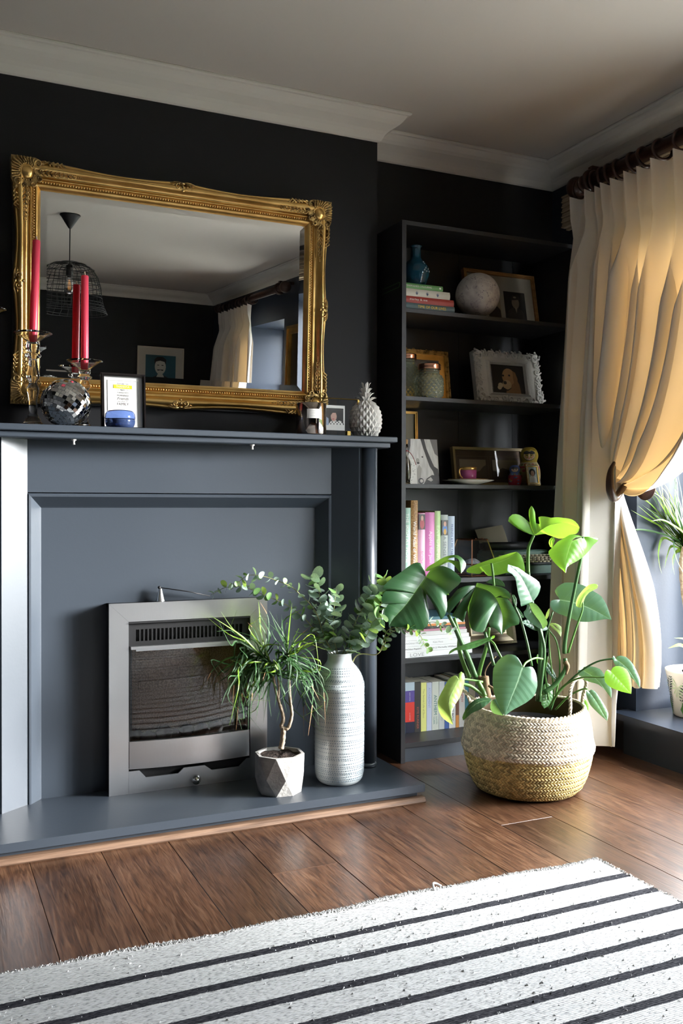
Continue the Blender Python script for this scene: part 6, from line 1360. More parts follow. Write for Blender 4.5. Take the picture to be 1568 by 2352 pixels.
DRAC = [
[(1.010,2.745,0.466),(0.987,2.757,0.484),(0.974,2.765,0.459),(0.973,2.767,0.421)],
[(1.010,2.745,0.466),(0.965,2.779,0.489),(0.939,2.801,0.437),(0.930,2.814,0.339),(0.924,2.824,0.242)],
[(1.010,2.745,0.466),(0.961,2.749,0.506),(0.912,2.758,0.464),(0.883,2.759,0.410),(0.854,2.761,0.347)],
[(1.010,2.745,0.466),(0.961,2.766,0.513),(0.915,2.787,0.535),(0.906,2.790,0.472),(0.905,2.789,0.444)],
[(1.010,2.745,0.466),(0.952,2.799,0.481),(0.900,2.844,0.471),(0.864,2.879,0.432),(0.842,2.906,0.375)],
[(1.010,2.745,0.466),(0.958,2.797,0.471),(0.912,2.839,0.452),(0.885,2.870,0.423),(0.869,2.894,0.394)],
[(1.010,2.745,0.466),(0.969,2.733,0.477),(0.945,2.721,0.431),(0.928,2.708,0.360),(0.920,2.692,0.275)],
[(1.010,2.745,0.466),(0.965,2.741,0.488),(0.926,2.741,0.441),(0.893,2.739,0.370),(0.880,2.729,0.298)],
[(1.010,2.745,0.466),(0.978,2.723,0.472),(0.959,2.705,0.426),(0.935,2.691,0.393),(0.925,2.673,0.367)],
[(1.010,2.745,0.466),(0.970,2.757,0.505),(0.940,2.766,0.537),(0.899,2.781,0.575),(0.864,2.794,0.629)],
[(1.010,2.745,0.466),(0.955,2.732,0.515),(0.913,2.724,0.556),(0.861,2.723,0.593),(0.808,2.724,0.628)],
[(1.010,2.745,0.466),(0.994,2.747,0.511),(0.981,2.750,0.568),(0.976,2.749,0.631),(0.972,2.748,0.663)],
[(1.010,2.745,0.466),(0.990,2.766,0.512),(0.973,2.783,0.564),(0.955,2.800,0.589)],
[(1.010,2.745,0.466),(0.984,2.738,0.463),(0.977,2.727,0.415),(0.964,2.719,0.355),(0.952,2.713,0.295)],
[(1.010,2.745,0.466),(1.022,2.750,0.458),(1.019,2.760,0.418),(1.009,2.771,0.353),(1.001,2.782,0.269)],
[(1.010,2.745,0.466),(1.020,2.745,0.453),(1.009,2.753,0.376),(1.013,2.754,0.325),(1.018,2.754,0.292)],
[(1.010,2.745,0.466),(0.932,2.742,0.472),(0.896,2.730,0.427),(0.861,2.720,0.394),(0.839,2.706,0.356)],
[(1.010,2.745,0.466),(0.979,2.761,0.459),(0.945,2.778,0.415),(0.917,2.792,0.345),(0.908,2.797,0.268)],
[(1.010,2.745,0.466),(0.955,2.749,0.463),(0.928,2.747,0.415),(0.918,2.737,0.386),(0.928,2.720,0.345)],
[(1.010,2.745,0.466),(0.953,2.763,0.486),(0.917,2.773,0.487),(0.898,2.776,0.444),(0.888,2.774,0.357)],
[(1.010,2.745,0.466),(0.978,2.741,0.481),(0.946,2.742,0.446),(0.919,2.741,0.386),(0.913,2.732,0.357)],
[(1.010,2.745,0.466),(1.008,2.758,0.483),(1.014,2.766,0.555),(1.014,2.775,0.608),(0.993,2.793,0.655)],
[(1.061,2.721,0.491),(1.033,2.728,0.527),(1.032,2.723,0.487),(1.038,2.716,0.443),(1.036,2.712,0.391)],
[(1.061,2.721,0.491),(1.018,2.713,0.502),(1.020,2.691,0.464),(1.021,2.672,0.433),(1.016,2.656,0.403)],
[(1.061,2.721,0.491),(1.067,2.720,0.490),(1.076,2.716,0.440),(1.077,2.717,0.393),(1.070,2.721,0.345)],
[(1.061,2.721,0.491),(1.058,2.748,0.526),(1.041,2.774,0.574),(1.029,2.797,0.624)],
[(1.061,2.721,0.491),(1.046,2.708,0.526),(1.035,2.698,0.571),(1.027,2.688,0.623)],
[(1.061,2.721,0.491),(1.052,2.697,0.530),(1.049,2.677,0.589),(1.050,2.658,0.662)],
[(1.061,2.721,0.491),(1.075,2.705,0.505),(1.098,2.686,0.516),(1.124,2.667,0.489),(1.143,2.652,0.421)],
[(1.061,2.721,0.491),(1.095,2.737,0.480),(1.138,2.741,0.464),(1.177,2.743,0.416),(1.211,2.747,0.335)],
[(1.061,2.721,0.491),(1.093,2.741,0.470),(1.139,2.745,0.425),(1.171,2.753,0.369),(1.198,2.761,0.300)],
[(1.061,2.721,0.491),(1.088,2.720,0.464),(1.140,2.704,0.431),(1.171,2.697,0.386),(1.181,2.698,0.263)],
[(1.061,2.721,0.491),(1.085,2.739,0.468),(1.110,2.748,0.407),(1.128,2.759,0.333),(1.137,2.771,0.213)],
[(1.061,2.721,0.491),(1.092,2.731,0.456),(1.119,2.737,0.408),(1.130,2.747,0.348),(1.144,2.755,0.267)],
[(1.061,2.721,0.491),(1.072,2.705,0.499),(1.092,2.688,0.519),(1.121,2.668,0.533),(1.149,2.647,0.534)],
[(1.061,2.721,0.491),(1.059,2.681,0.525),(1.068,2.646,0.558),(1.087,2.611,0.589)],
[(1.061,2.721,0.491),(1.090,2.718,0.484),(1.136,2.704,0.457),(1.167,2.696,0.418),(1.177,2.697,0.388)],
[(1.061,2.721,0.491),(1.082,2.714,0.459),(1.114,2.701,0.402),(1.141,2.690,0.345),(1.150,2.687,0.288)],
[(1.061,2.721,0.491),(1.080,2.700,0.455),(1.119,2.672,0.419),(1.122,2.662,0.358),(1.106,2.661,0.245)],
[(1.061,2.721,0.491),(1.066,2.691,0.527),(1.101,2.653,0.545),(1.137,2.618,0.554)],
[(1.061,2.721,0.491),(1.055,2.715,0.461),(1.057,2.707,0.428),(1.057,2.701,0.382),(1.059,2.694,0.355)],
[(1.061,2.721,0.491),(1.085,2.704,0.445),(1.112,2.688,0.442),(1.128,2.677,0.437)],
[(1.061,2.721,0.491),(1.035,2.714,0.475),(1.007,2.712,0.465),(0.984,2.710,0.448),(0.971,2.703,0.419)],
[(1.061,2.721,0.491),(1.038,2.714,0.463),(1.003,2.717,0.452),(0.982,2.714,0.423),(0.978,2.705,0.409)],
[(1.027,2.736,0.441),(1.005,2.741,0.435),(0.981,2.748,0.430),(0.957,2.756,0.417),(0.939,2.761,0.393)],
[(1.027,2.736,0.441),(1.009,2.770,0.437),(0.980,2.802,0.427),(0.950,2.833,0.418),(0.937,2.855,0.402)],
[(1.027,2.736,0.441),(0.997,2.756,0.427),(0.964,2.775,0.407),(0.948,2.786,0.375)],
[(1.027,2.736,0.441),(0.999,2.726,0.426),(0.974,2.720,0.397),(0.961,2.710,0.357)],
[(1.027,2.736,0.441),(1.033,2.710,0.432),(1.050,2.684,0.423),(1.068,2.661,0.419)],
[(1.027,2.736,0.441),(1.011,2.739,0.445),(0.981,2.748,0.445),(0.946,2.761,0.430),(0.916,2.771,0.387)],
[(1.027,2.736,0.441),(1.027,2.712,0.445),(1.061,2.678,0.442),(1.092,2.648,0.432),(1.110,2.625,0.398)],
[(1.010,2.745,0.466),(0.959,2.743,0.470),(0.920,2.743,0.466),(0.892,2.739,0.419),(0.882,2.727,0.342)],
[(1.010,2.745,0.466),(0.989,2.753,0.485),(0.966,2.763,0.472),(0.949,2.770,0.441),(0.934,2.776,0.372)],
[(1.061,2.721,0.491),(1.062,2.688,0.478),(1.079,2.655,0.450),(1.096,2.624,0.417),(1.116,2.594,0.366)],
[(1.010,2.745,0.466),(0.994,2.748,0.485),(1.010,2.738,0.517),(1.033,2.725,0.543)],
[(1.010,2.745,0.466),(0.979,2.743,0.493),(0.993,2.726,0.526),(1.035,2.696,0.525)],
]
SILLDRAC = [
[(2.708,2.718,0.800),(2.717,2.733,0.811),(2.675,2.765,0.890),(2.633,2.765,0.923),(2.567,2.765,0.953)],
[(2.708,2.718,0.800),(2.713,2.733,0.819),(2.651,2.765,0.885),(2.586,2.765,0.921),(2.522,2.765,0.963)],
[(2.708,2.718,0.800),(2.710,2.734,0.835),(2.650,2.765,0.914),(2.585,2.765,0.969),(2.529,2.765,1.004)],
[(2.708,2.718,0.800),(2.708,2.732,0.836),(2.635,2.765,0.926),(2.592,2.765,0.964),(2.537,2.765,0.992)],
[(2.708,2.718,0.800),(2.705,2.729,0.843),(2.662,2.758,0.902),(2.592,2.765,0.998),(2.508,2.765,1.035)],
[(2.708,2.718,0.800),(2.703,2.723,0.843),(2.664,2.744,0.926),(2.601,2.765,1.033),(2.542,2.765,1.072)],
[(2.708,2.718,0.800),(2.705,2.722,0.843),(2.663,2.744,0.914),(2.632,2.761,1.009),(2.614,2.765,1.078)],
[(2.708,2.718,0.800),(2.714,2.731,0.831),(2.710,2.750,0.938),(2.708,2.765,1.034),(2.725,2.765,1.133)],
[(2.708,2.718,0.800),(2.715,2.725,0.831),(2.707,2.740,0.938),(2.705,2.752,1.058),(2.708,2.761,1.072)],
[(2.708,2.718,0.800),(2.706,2.715,0.843),(2.698,2.716,0.986),(2.679,2.721,1.085)],
[(2.708,2.718,0.800),(2.706,2.720,0.831),(2.688,2.730,0.914),(2.654,2.748,1.005),(2.631,2.760,1.040)],
[(2.708,2.718,0.800),(2.700,2.720,0.819),(2.658,2.738,0.843),(2.592,2.765,0.864),(2.513,2.765,0.871),(2.430,2.765,0.857)],
[(2.708,2.718,0.800),(2.710,2.730,0.812),(2.645,2.765,0.878),(2.577,2.765,0.906),(2.487,2.765,0.946)],
[(2.708,2.718,0.800),(2.717,2.740,0.806),(2.684,2.765,0.841),(2.613,2.765,0.894),(2.535,2.765,0.927)],
[(2.708,2.718,0.800),(2.706,2.729,0.800),(2.652,2.764,0.838),(2.626,2.765,0.789),(2.630,2.765,0.736),(2.642,2.765,0.697)],
[(2.708,2.718,0.800),(2.701,2.724,0.795),(2.669,2.742,0.805),(2.656,2.751,0.766),(2.648,2.757,0.719)],
[(2.708,2.718,0.800),(2.719,2.735,0.783),(2.712,2.760,0.777),(2.705,2.765,0.744),(2.693,2.765,0.697)],
[(2.708,2.718,0.800),(2.711,2.727,0.828),(2.663,2.760,0.909),(2.638,2.765,1.050),(2.617,2.765,1.077)],
[(2.708,2.718,0.800),(2.725,2.736,0.833),(2.712,2.765,0.962),(2.708,2.765,1.097)],
[(2.708,2.718,0.800),(2.720,2.737,0.833),(2.715,2.765,0.902),(2.719,2.765,0.991),(2.731,2.765,1.025)],
[(2.708,2.718,0.800),(2.706,2.726,0.795),(2.689,2.740,0.781),(2.682,2.749,0.747),(2.693,2.750,0.692)],
[(2.708,2.718,0.800),(2.709,2.719,0.819),(2.684,2.732,0.833),(2.663,2.743,0.825)],
[(2.708,2.718,0.800),(2.716,2.733,0.811),(2.685,2.765,0.854),(2.645,2.765,0.892),(2.600,2.765,0.928)],
[(2.708,2.718,0.800),(2.724,2.737,0.818),(2.687,2.765,0.889),(2.677,2.765,0.923),(2.674,2.765,0.949)],
[(2.708,2.718,0.800),(2.720,2.729,0.838),(2.722,2.746,0.938),(2.701,2.765,1.020)],
[(2.708,2.718,0.800),(2.711,2.727,0.807),(2.686,2.750,0.878),(2.649,2.765,0.926),(2.608,2.765,0.950)],
[(2.708,2.718,0.800),(2.752,2.738,0.842),(2.888,2.716,0.962),(2.963,2.722,1.036),(3.026,2.734,1.073)],
[(2.708,2.718,0.800),(2.738,2.736,0.830),(2.801,2.739,0.914),(2.878,2.735,0.938),(2.967,2.725,0.913)],
[(2.708,2.718,0.800),(2.725,2.723,0.824),(2.786,2.708,0.866),(2.861,2.687,0.842),(2.914,2.675,0.770)],
[(2.708,2.718,0.800),(2.722,2.723,0.838),(2.751,2.722,0.938),(2.792,2.715,1.034),(2.822,2.713,1.082)],
[(2.708,2.718,0.800),(2.712,2.713,0.819),(2.742,2.696,0.796),(2.783,2.673,0.749),(2.791,2.666,0.678)],
]
SILLTRUNK = [(2.710,2.717,0.803),(2.703,2.720,0.760),(2.701,2.720,0.724),(2.707,2.717,0.641),(2.729,2.706,0.510),(2.746,2.696,0.297)]
# ---------------------------------------------------------------- plants and pots
LM = {'d': M_leafd, 'm': M_leafm, 'l': M_leafl, 'y': M_leafy, 'g': M_leafg}
def blade(mid, A, B, bulge, m, parent, name='leaf'):
    """leaf between a midrib and its two margins; veins run obliquely outward, the halves arch between rib and margin"""
    mid = smooth_path(mid, 5); mid = [Vector(p) for p in mid]
    seg = [0.0]
    for a, b in zip(mid, mid[1:]): seg.append(seg[-1] + (b - a).length)
    tot = seg[-1]
    def at(t):
        s = max(0, min(1, t)) * tot
        for i in range(len(mid) - 1):
            if seg[i + 1] >= s: return mid[i].lerp(mid[i + 1], (s - seg[i]) / max(1e-9, seg[i + 1] - seg[i]))
        return mid[-1]
    def proj(p):
        best = (9, 0)
        for i in range(len(mid) - 1):
            a, b = mid[i], mid[i + 1]; d = b - a; k = max(0, min(1, (p - a).dot(d) / max(1e-12, d.dot(d)))); dist = (p - a - d * k).length
            if dist < best[0]: best = (dist, (seg[i] + k * d.length) / tot)
        return best
    q = MB()
    # mean normal of the blade
    c = sum((Vector(p) for p in A), Vector()) / len(A); c2 = sum((Vector(p) for p in B), Vector()) / len(B)
    nrm = (mid[-1] - mid[0]).cross(c - c2).normalized()
    toC = (Vector((0, 0, .968)) - mid[0])
    if nrm.dot(toC) < 0: nrm = -nrm
    NS = 5
    for side_ in (A, B):
        pts = [Vector(p) for p in side_]
        fine = []
        full = [mid[0]] + pts + [mid[-1]]
        for a, b in zip(full, full[1:]):
            k = max(1, int((b - a).length / .010))
            for i in range(k): fine.append(a.lerp(b, i / k))
        fine.append(full[-1])
        # light smoothing keeps the margin round
        for _ in range(1): fine = [fine[0]] + [fine[i] * .6 + (fine[i - 1] + fine[i + 1]) * .2 for i in range(1, len(fine) - 1)] + [fine[-1]]
        ts = []; cur = 0
        n = len(fine)
        for i, p in enumerate(fine):
            dist, t = proj(p); t = max(0, t - dist / tot * .45)
            ts.append(t)
        # monotone along the margin, blended with the running index
        mono = []; cur = 0
        for t in ts: cur = max(cur, t); mono.append(cur)
        rev = []; cur = 1
        for t in reversed(ts): cur = min(cur, t); rev.append(cur)
        rev.reverse(); ts = [(a + b) / 2 for a, b in zip(mono, rev)]
        ts[0] = 0; ts[-1] = 1
        rows, uv = [], []
        for p, t in zip(fine, ts):
            r0 = at(t); dist = (p - r0).length
            row = []
            for k in range(NS + 1):
                s = k / NS
                row.append(r0.lerp(p, s) + nrm * (bulge * dist * (4 * s * (1 - s) - .35 * s)))
                uv.append((t, s))
            rows.append(row)
        q.grid(rows, uv=uv)
    return q.build(name, m, parent)
mo_ = thing('monstera_plant', 'large monstera with split glossy leaves growing in the woven basket', 'plant', (1.885, 2.594, .05))
for m, mid, A, B, bl_ in LEAVES: blade(mid, A, B, bl_, LM[m], mo_)
SM = {'p': M_petiole, 'k': M_petdark, 'n': M_node}
for m, pts, r0, r1 in STALKS:
    ps = smooth_path(pts, 5); n = len(ps)
    q = MB(); q.tube(ps, [lerp(r0, r1, i / (n - 1)) for i in range(n)], 8); q.build('stem_node' if m == 'n' else 'stalk', SM[m], mo_)
q = MB(); q.lathe([(.135, .03), (.150, .225), (.146, .228), (.142, .20), (0, .205)], 1.885, 2.594, 32)
q.build('nursery_pot', M_black, mo_)
q = MB(); rows = []
for i in range(8):
    rr = .140 * i / 7; rows.append([(1.885 + rr * math.cos(2 * PI * k / 30), 2.594 + rr * math.sin(2 * PI * k / 30), .214 + random.uniform(-.006, .008)) for k in range(30)])
q.grid(rows, close=True); q.build('soil', M_soil, mo_)

# woven basket
bk_ = thing('seagrass_basket', 'round woven seagrass basket, natural above and yellow below', 'basket', (1.885, 2.594, 0))
BC = (1.885, 2.594)
BPR = [(.150, .004), (.168, .010), (.180, .024), (.192, .050), (.203, .085), (.210, .115), (.2125, .133), (.2190, .144), (.2205, .156), (.2150, .176), (.2110, .205), (.2070, .235), (.2000, .262), (.190, .282)]
def brad(z):
    for (r0, z0), (r1, z1) in zip(BPR, BPR[1:]):
        if z0 <= z <= z1: return lerp(r0, r1, (z - z0) / (z1 - z0))
    return BPR[0][0] if z < .01 else BPR[-1][0]
def bw(a, z): return 1 + .010 * math.sin(3 * a + 1) * (z / .28) + .006 * math.sin(7 * a)
def bpt(a, z, e=0):
    zz = z * (1 + .012 * math.sin(2 * a + 2) * (z / .28)); r = brad(z) * bw(a, z) + e
    return (BC[0] + r * math.cos(a), BC[1] + r * math.sin(a), zz)
M_nat = mat('natural_seagrass', (.62, .53, .40), .75, isl=.34, bump=(300, .2)); M_yel = mat('yellow_dyed_seagrass', (.54, .43, .18), .75, isl=.42, bump=(300, .2)); M_gap = mat('basket_shadow_gap', (.10, .07, .035), .9)
q = MB(); q.grid([[bpt(2 * PI * k / 72, z, -.0035) for k in range(72)] for r, z in BPR], close=True); q.add([(BC[0] + .15 * math.cos(2 * PI * k / 36), BC[1] + .15 * math.sin(2 * PI * k / 36), .003) for k in range(36)], [tuple(range(36))])
q.grid([[bpt(2 * PI * k / 72, z, -.010) for k in range(72)] for z in (.282, .23, .18)], close=True)
q.build('basket_wall', M_gap, bk_)
nat, yel = MB(), MB(); NA = 112; arc = [0.0]
for a, b in zip(BPR, BPR[1:]): arc.append(arc[-1] + math.hypot(b[0] - a[0], b[1] - a[1]))
def z_at(s):
    for i in range(len(BPR) - 1):
        if arc[i + 1] >= s: return lerp(BPR[i][1], BPR[i + 1][1], (s - arc[i]) / (arc[i + 1] - arc[i]))
    return BPR[-1][1]
NR = 30
for i in range(NR):
    s0, s1 = arc[-1] * i / NR, arc[-1] * (i + 1) / NR
    sg = 1 if i % 2 else -1
    for k in range(NA):
        a = 2 * PI * (k + .5 * (i % 2)) / NA; da = 2 * PI / NA
        w = da * .46; sh = sg * da * .55
        tgt = yel if z_at((s0 + s1) / 2) < .136 + .004 * math.sin(a * 2) + (.006 if random.random() < .12 else 0) else nat
        j0, j1 = s0 - (s1 - s0) * .18, s1 + (s1 - s0) * .18
        rows = []
        for t, e in ((0, -.0012), (.33, .0026), (.67, .0026), (1, -.0012)):
            z = z_at(max(0, min(arc[-1], lerp(j0, j1, t)))); ac = a + sh * (t - .5) * 2
            rows.append([bpt(ac - w, z, e - .0012), bpt(ac, z, e + .0010 + random.uniform(0, .0006)), bpt(ac + w, z, e - .0012)])
        tgt.grid(rows, s=False)
nat.build('natural_weave', M_nat, bk_, kind='stuff'); yel.build('yellow_weave', M_yel, bk_, kind='stuff')
q = MB()
for ph in (0, PI):
    q.tube([(lambda p, n: (p[0] + n * math.cos(t), p[1] + n * math.sin(t), p[2] + .0040 * math.sin(t * 38 + ph)))(bpt(t, .281), -.002 + .0035 * math.cos(t * 38 + ph)) for t in [2 * PI * k / 300 for k in range(300)]], .0040, 5, closed=True)
q.build('braided_rim', M_nat, bk_)
def rope(pts, nm):
    ps = smooth_path(pts, 12); n = len(ps); q = MB()
    for ph in (0, 2.1, 4.2):
        q.tube([(p.x + .0032 * math.cos(i * .75 + ph), p.y + .0032 * math.sin(i * .75 + ph), p.z + .0016 * math.sin(i * .75 + ph)) for i, p in enumerate(ps)], .0033, 5)
    q.build(nm, M_nat, bk_)
rope([(1.915, 2.42, .245), (1.935, 2.43, .30), (1.950, 2.45, .345), (1.985, 2.475, .378), (2.030, 2.49, .385), (2.062, 2.505, .362), (2.060, 2.52, .315), (2.070, 2.535, .275)], 'handle')
rope([(1.735, 2.70, .26), (1.720, 2.715, .31), (1.690, 2.73, .345), (1.670, 2.70, .352), (1.680, 2.66, .335), (1.705, 2.62, .30), (1.71, 2.61, .265)], 'handle')

# tall vase with bands of dots
vs = thing('tall_dotted_vase', 'tall pale grey glazed vase banded with rows of dots', 'vase', (1.254, 2.752, .060))
VX, VY = 1.254, 2.752
VP = [(.060, .060), (.0665, .064), (.0735, .072), (.0785, .086), (.0805, .105), (.0812, .14), (.0815, .365), (.0800, .385), (.0755, .402), (.0680, .419), (.0575, .434), (.0475, .446), (.0420, .454), (.0398, .462), (.0395, .474), (.0410, .4795), (.0390, .482), (.0360, .478), (.0360, .45), (.06, .41), (.07, .36), (.07, .08), (0, .075)]
M_vase = mat('pale_grey_glaze', (.52, .56, .56), .20, coat=.6, var=(9, (.43, .47, .48), .35, .7), bump=(12, .06))
vsp = smooth_path([(r_, 0, z_) for r_, z_ in VP], 3)
q = MB(); q.lathe([(max(0, p.x), p.z) for p in vsp], VX, VY, 56); q.build('glazed_body', M_vase, vs)
def vrad(z):
    for p, p2 in zip(vsp, vsp[1:]):
        if p.z <= z <= p2.z: return lerp(p.x, p2.x, (z - p.z) / max(1e-9, p2.z - p.z))
    return .08
dots = MB(); random.seed(5)
zz = [.436, .430, .424, .414, .403, .398, .386, .372, .366, .349, .337, .331, .325, .312, .299, .293, .287, .281, .268, .252, .244, .238, .226, .210, .203, .196, .184, .170, .160, .154, .148, .136, .128, .121, .115, .108, .102, .095, .088, .079]
for z in zz:
    R = vrad(z); n = max(30, int(2 * PI * R / .0076))
    for k in range(n):
        a = 2 * PI * k / n + z * 91; dz = .0012 * math.sin(a * 2 + z * 300)
        n_ = Vector((math.cos(a), math.sin(a), 0)); t_ = Vector((-math.sin(a), math.cos(a), 0)); c = Vector((VX, VY, z + dz)) + n_ * (vrad(z + dz) + .0008)
        rr = .0019 * random.uniform(.85, 1.1)
        dots.add([c + n_ * .0003] + [c + t_ * rr * math.cos(u) + Vector((0, 0, rr * .9 * math.sin(u))) for u in [2 * PI * j / 7 for j in range(7)]], [(0, 1 + j, 1 + (j + 1) % 7) for j in range(7)])
dots.build('pressed_dot', paint('blue_grey_dot', (.15, .20, .25), .3), vs, kind='stuff')

# eucalyptus
lf = None
for pts, s0, s1, sp_, tone, lab in TWIGS:
    br = thing('eucalyptus_branch', lab, 'branch', (VX, VY, .30), 'eucalyptus branches in the tall vase')
    path_ = [Vector((VX + random.uniform(-.02, .02), VY + random.uniform(-.015, .015), .30)), Vector((lerp(VX, pts[0][0], .5), VY, .46))] + [Vector(p) for p in pts]
    ps = smooth_path(path_, 10); n = len(ps)
    q = MB(); q.tube(ps, [lerp(.0021, .0008, i / (n - 1)) for i in range(n)], 6); q.build('stem', M_eustem, br)
    # leaf pairs along the part above the rim
    acc = 0; tot = sum((b - a).length for a, b in zip(ps, ps[1:])); run = 0; flip = 0
    for a, b in zip(ps, ps[1:]):
        L_ = (b - a).length; run += L_; acc += L_
        if a.z < .485 and run < tot * .5: acc = 0; continue
        if acc < sp_ * .72: continue
        acc = 0; flip ^= 1; t = run / tot; d = (b - a).normalized(); size = lerp(s0, s1, t) * random.uniform(1.0, 1.5)
        ref = Vector((0, 0, 1)) if abs(d.z) < .8 else Vector((1, 0, 0))
        u = d.cross(ref).normalized(); w = d.cross(u)
        base_a = (flip * 90 + random.uniform(-25, 25))
        for sg in (0, 180):
            an = math.radians(base_a + sg); o_ = u * math.cos(an) + w * math.sin(an)
            ax = (o_ * .85 + d * random.uniform(.3, .9)).normalized()          # leaf axis
            nr_ = (d * .9 - o_ * .3 + Vector((random.uniform(-.6, .6), random.uniform(-.9, .2), random.uniform(-.3, .6)))); nr_ = (nr_ - ax * nr_.dot(ax)).normalized()
            xx = ax.cross(nr_)
            pos = a + ax * .002
            LMx = Matrix(((xx.x, ax.x, nr_.x, 0), (xx.y, ax.y, nr_.y, 0), (xx.z, ax.z, nr_.z, 0), (0, 0, 0, 1))) @ Matrix.Diagonal((size * random.uniform(.85, 1.05), size, size, 1))
            if lf is None:
                lf = {}
                for key, mm in ((0, M_euleaf), (1, M_euleaf2)):
                    q = MB(); rim = [(.5 * math.sin(2 * PI * k / 12) * (1.0), .52 - .52 * math.cos(2 * PI * k / 12), 0) for k in range(12)]
                    mid_ = [(x_ * .5, .52 + (y_ - .52) * .5, -.05) for x_, y_, _ in rim]
                    rim = [(x_, y_, .06 * math.cos(k * PI / 3)) for k, (x_, y_, _) in enumerate(rim)]
                    q.add(rim + mid_ + [(0, .52, -.06)], [(k, (k + 1) % 12, 12 + (k + 1) % 12, 12 + k) for k in range(12)] + [(12 + k, 12 + (k + 1) % 12, 24) for k in range(12)], 0, True)
                    me_o = q.build('leaf', mm); lf[key] = me_o.data; bpy.data.objects.remove(me_o)
            key = tone if random.random() < .8 else 1 - tone
            o = bpy.data.objects.new('leaf', lf[key]); C.objects.link(o); o.parent = br; o.matrix_local = T(pos - ORG[br]) @ LMx

# dracaena in the faceted concrete pot
dp = thing('concrete_pot', 'faceted grey concrete plant pot on the hearth', 'plant pot', (1.040, 2.737, .060))
PX, PY = 1.040, 2.737
n = 8; top = [(PX + .0785 * math.cos(2 * PI * (k + .35) / n), PY + .0785 * math.sin(2 * PI * (k + .35) / n), .181) for k in range(n)]
midr = [(PX + .0790 * math.cos(2 * PI * (k + .85) / n), PY + .0790 * math.sin(2 * PI * (k + .85) / n), .112) for k in range(n)]
bot = [(PX + .0690 * math.cos(2 * PI * (k + .35) / n), PY + .0690 * math.sin(2 * PI * (k + .35) / n), .060) for k in range(n)]
inn = [(PX + .069 * math.cos(2 * PI * (k + .35) / n), PY + .069 * math.sin(2 * PI * (k + .35) / n), .181) for k in range(n)]; inb = [(x_, y_, .155) for x_, y_, z_ in inn]
f_ = []
for k in range(n):
    j = (k + 1) % n
    f_ += [(k, 8 + k, j), (j, 8 + k, 8 + j), (8 + k, 16 + k, 16 + j), (8 + k, 16 + j, 8 + j), (k, j, 24 + j, 24 + k), (24 + k, 24 + j, 32 + j, 32 + k)]
f_ = [tuple(reversed(x_)) for x_ in f_] + [tuple(range(16, 24))]
MB().add(top + midr + bot + inn + inb, f_).build('faceted_shell', M_conc, dp)
dr = thing('dracaena_plant', 'small forked dracaena with drooping narrow leaves in the concrete pot', 'plant', (PX, PY, .17))
q = MB(); q.grid([[(PX + .068 * i / 5 * math.cos(2 * PI * k / 24), PY + .068 * i / 5 * math.sin(2 * PI * k / 24), .172 + random.uniform(-.004, .005)) for k in range(24)] for i in range(6)], close=True); q.build('soil', M_soil, dr)
def trunk(pts, r0, r1, parent, nm='trunk'):
    ps = smooth_path(pts, 6); n = len(ps); q = MB(); q.tube(ps, [lerp(r0, r1, i / (n - 1)) * (1 + .10 * math.sin(i * 2.1)) for i in range(n)], 9); return q.build(nm, M_bark, parent)
trunk(TRUNK, .0088, .0080, dr); trunk(FORK1, .0070, .0038, dr, 'branch'); trunk(FORK2, .0064, .0040, dr, 'branch'); trunk(FORK3, .0034, .0030, dr, 'branch')
def strap(pts, w, m, parent, ns=5, dry=None):
    ps = smooth_path(pts, ns); n = len(ps); rows = []
    for i, p in enumerate(ps):
        t = i / (n - 1); a = ps[max(0, i - 1)]; b = ps[min(n - 1, i + 1)]; d = (b - a).normalized()
        s_ = d.cross(Vector((.35, -.8, .5))).normalized(); nn_ = s_.cross(d)
        ww = w * (.55 + .9 * t * (1 - t) * 2) * (1 - t ** 3) + .0002
        rows.append([p - s_ * ww, p - nn_ * ww * .35, p + s_ * ww])
    q = MB(); k = int((n - 1) * .82)
    q.grid(rows, s=True)
    if dry:
        for i in range(len(q.m)):
            if i // 2 >= k: q.m[i] = 1
    return q.build('leaf', [m, dry or m], parent)
random.seed(21)
for i, l in enumerate(DRAC):
    up = l[-1][2] > l[0][2] + .03
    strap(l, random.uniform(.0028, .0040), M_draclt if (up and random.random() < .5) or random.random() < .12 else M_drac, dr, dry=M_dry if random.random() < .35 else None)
    for rep in range(2):   # the crown is dense: neighbours of each leaf, a little shorter and turned
        j = [Vector((random.gauss(0, .018), random.gauss(0, .04), random.gauss(0, .016))) * (k / 2.2) for k in range(len(l))]
        pp = [Vector(p) + j[k] for k, p in enumerate(l)]; pp = [pp[0]] + [pp[0] + (p - pp[0]) * random.uniform(.8, 1.02) for p in pp[1:]]
        if all(p.y < 2.895 for p in pp): strap(pp, random.uniform(.0024, .0034), M_drac if random.random() < .88 else M_draclt, dr, 4)

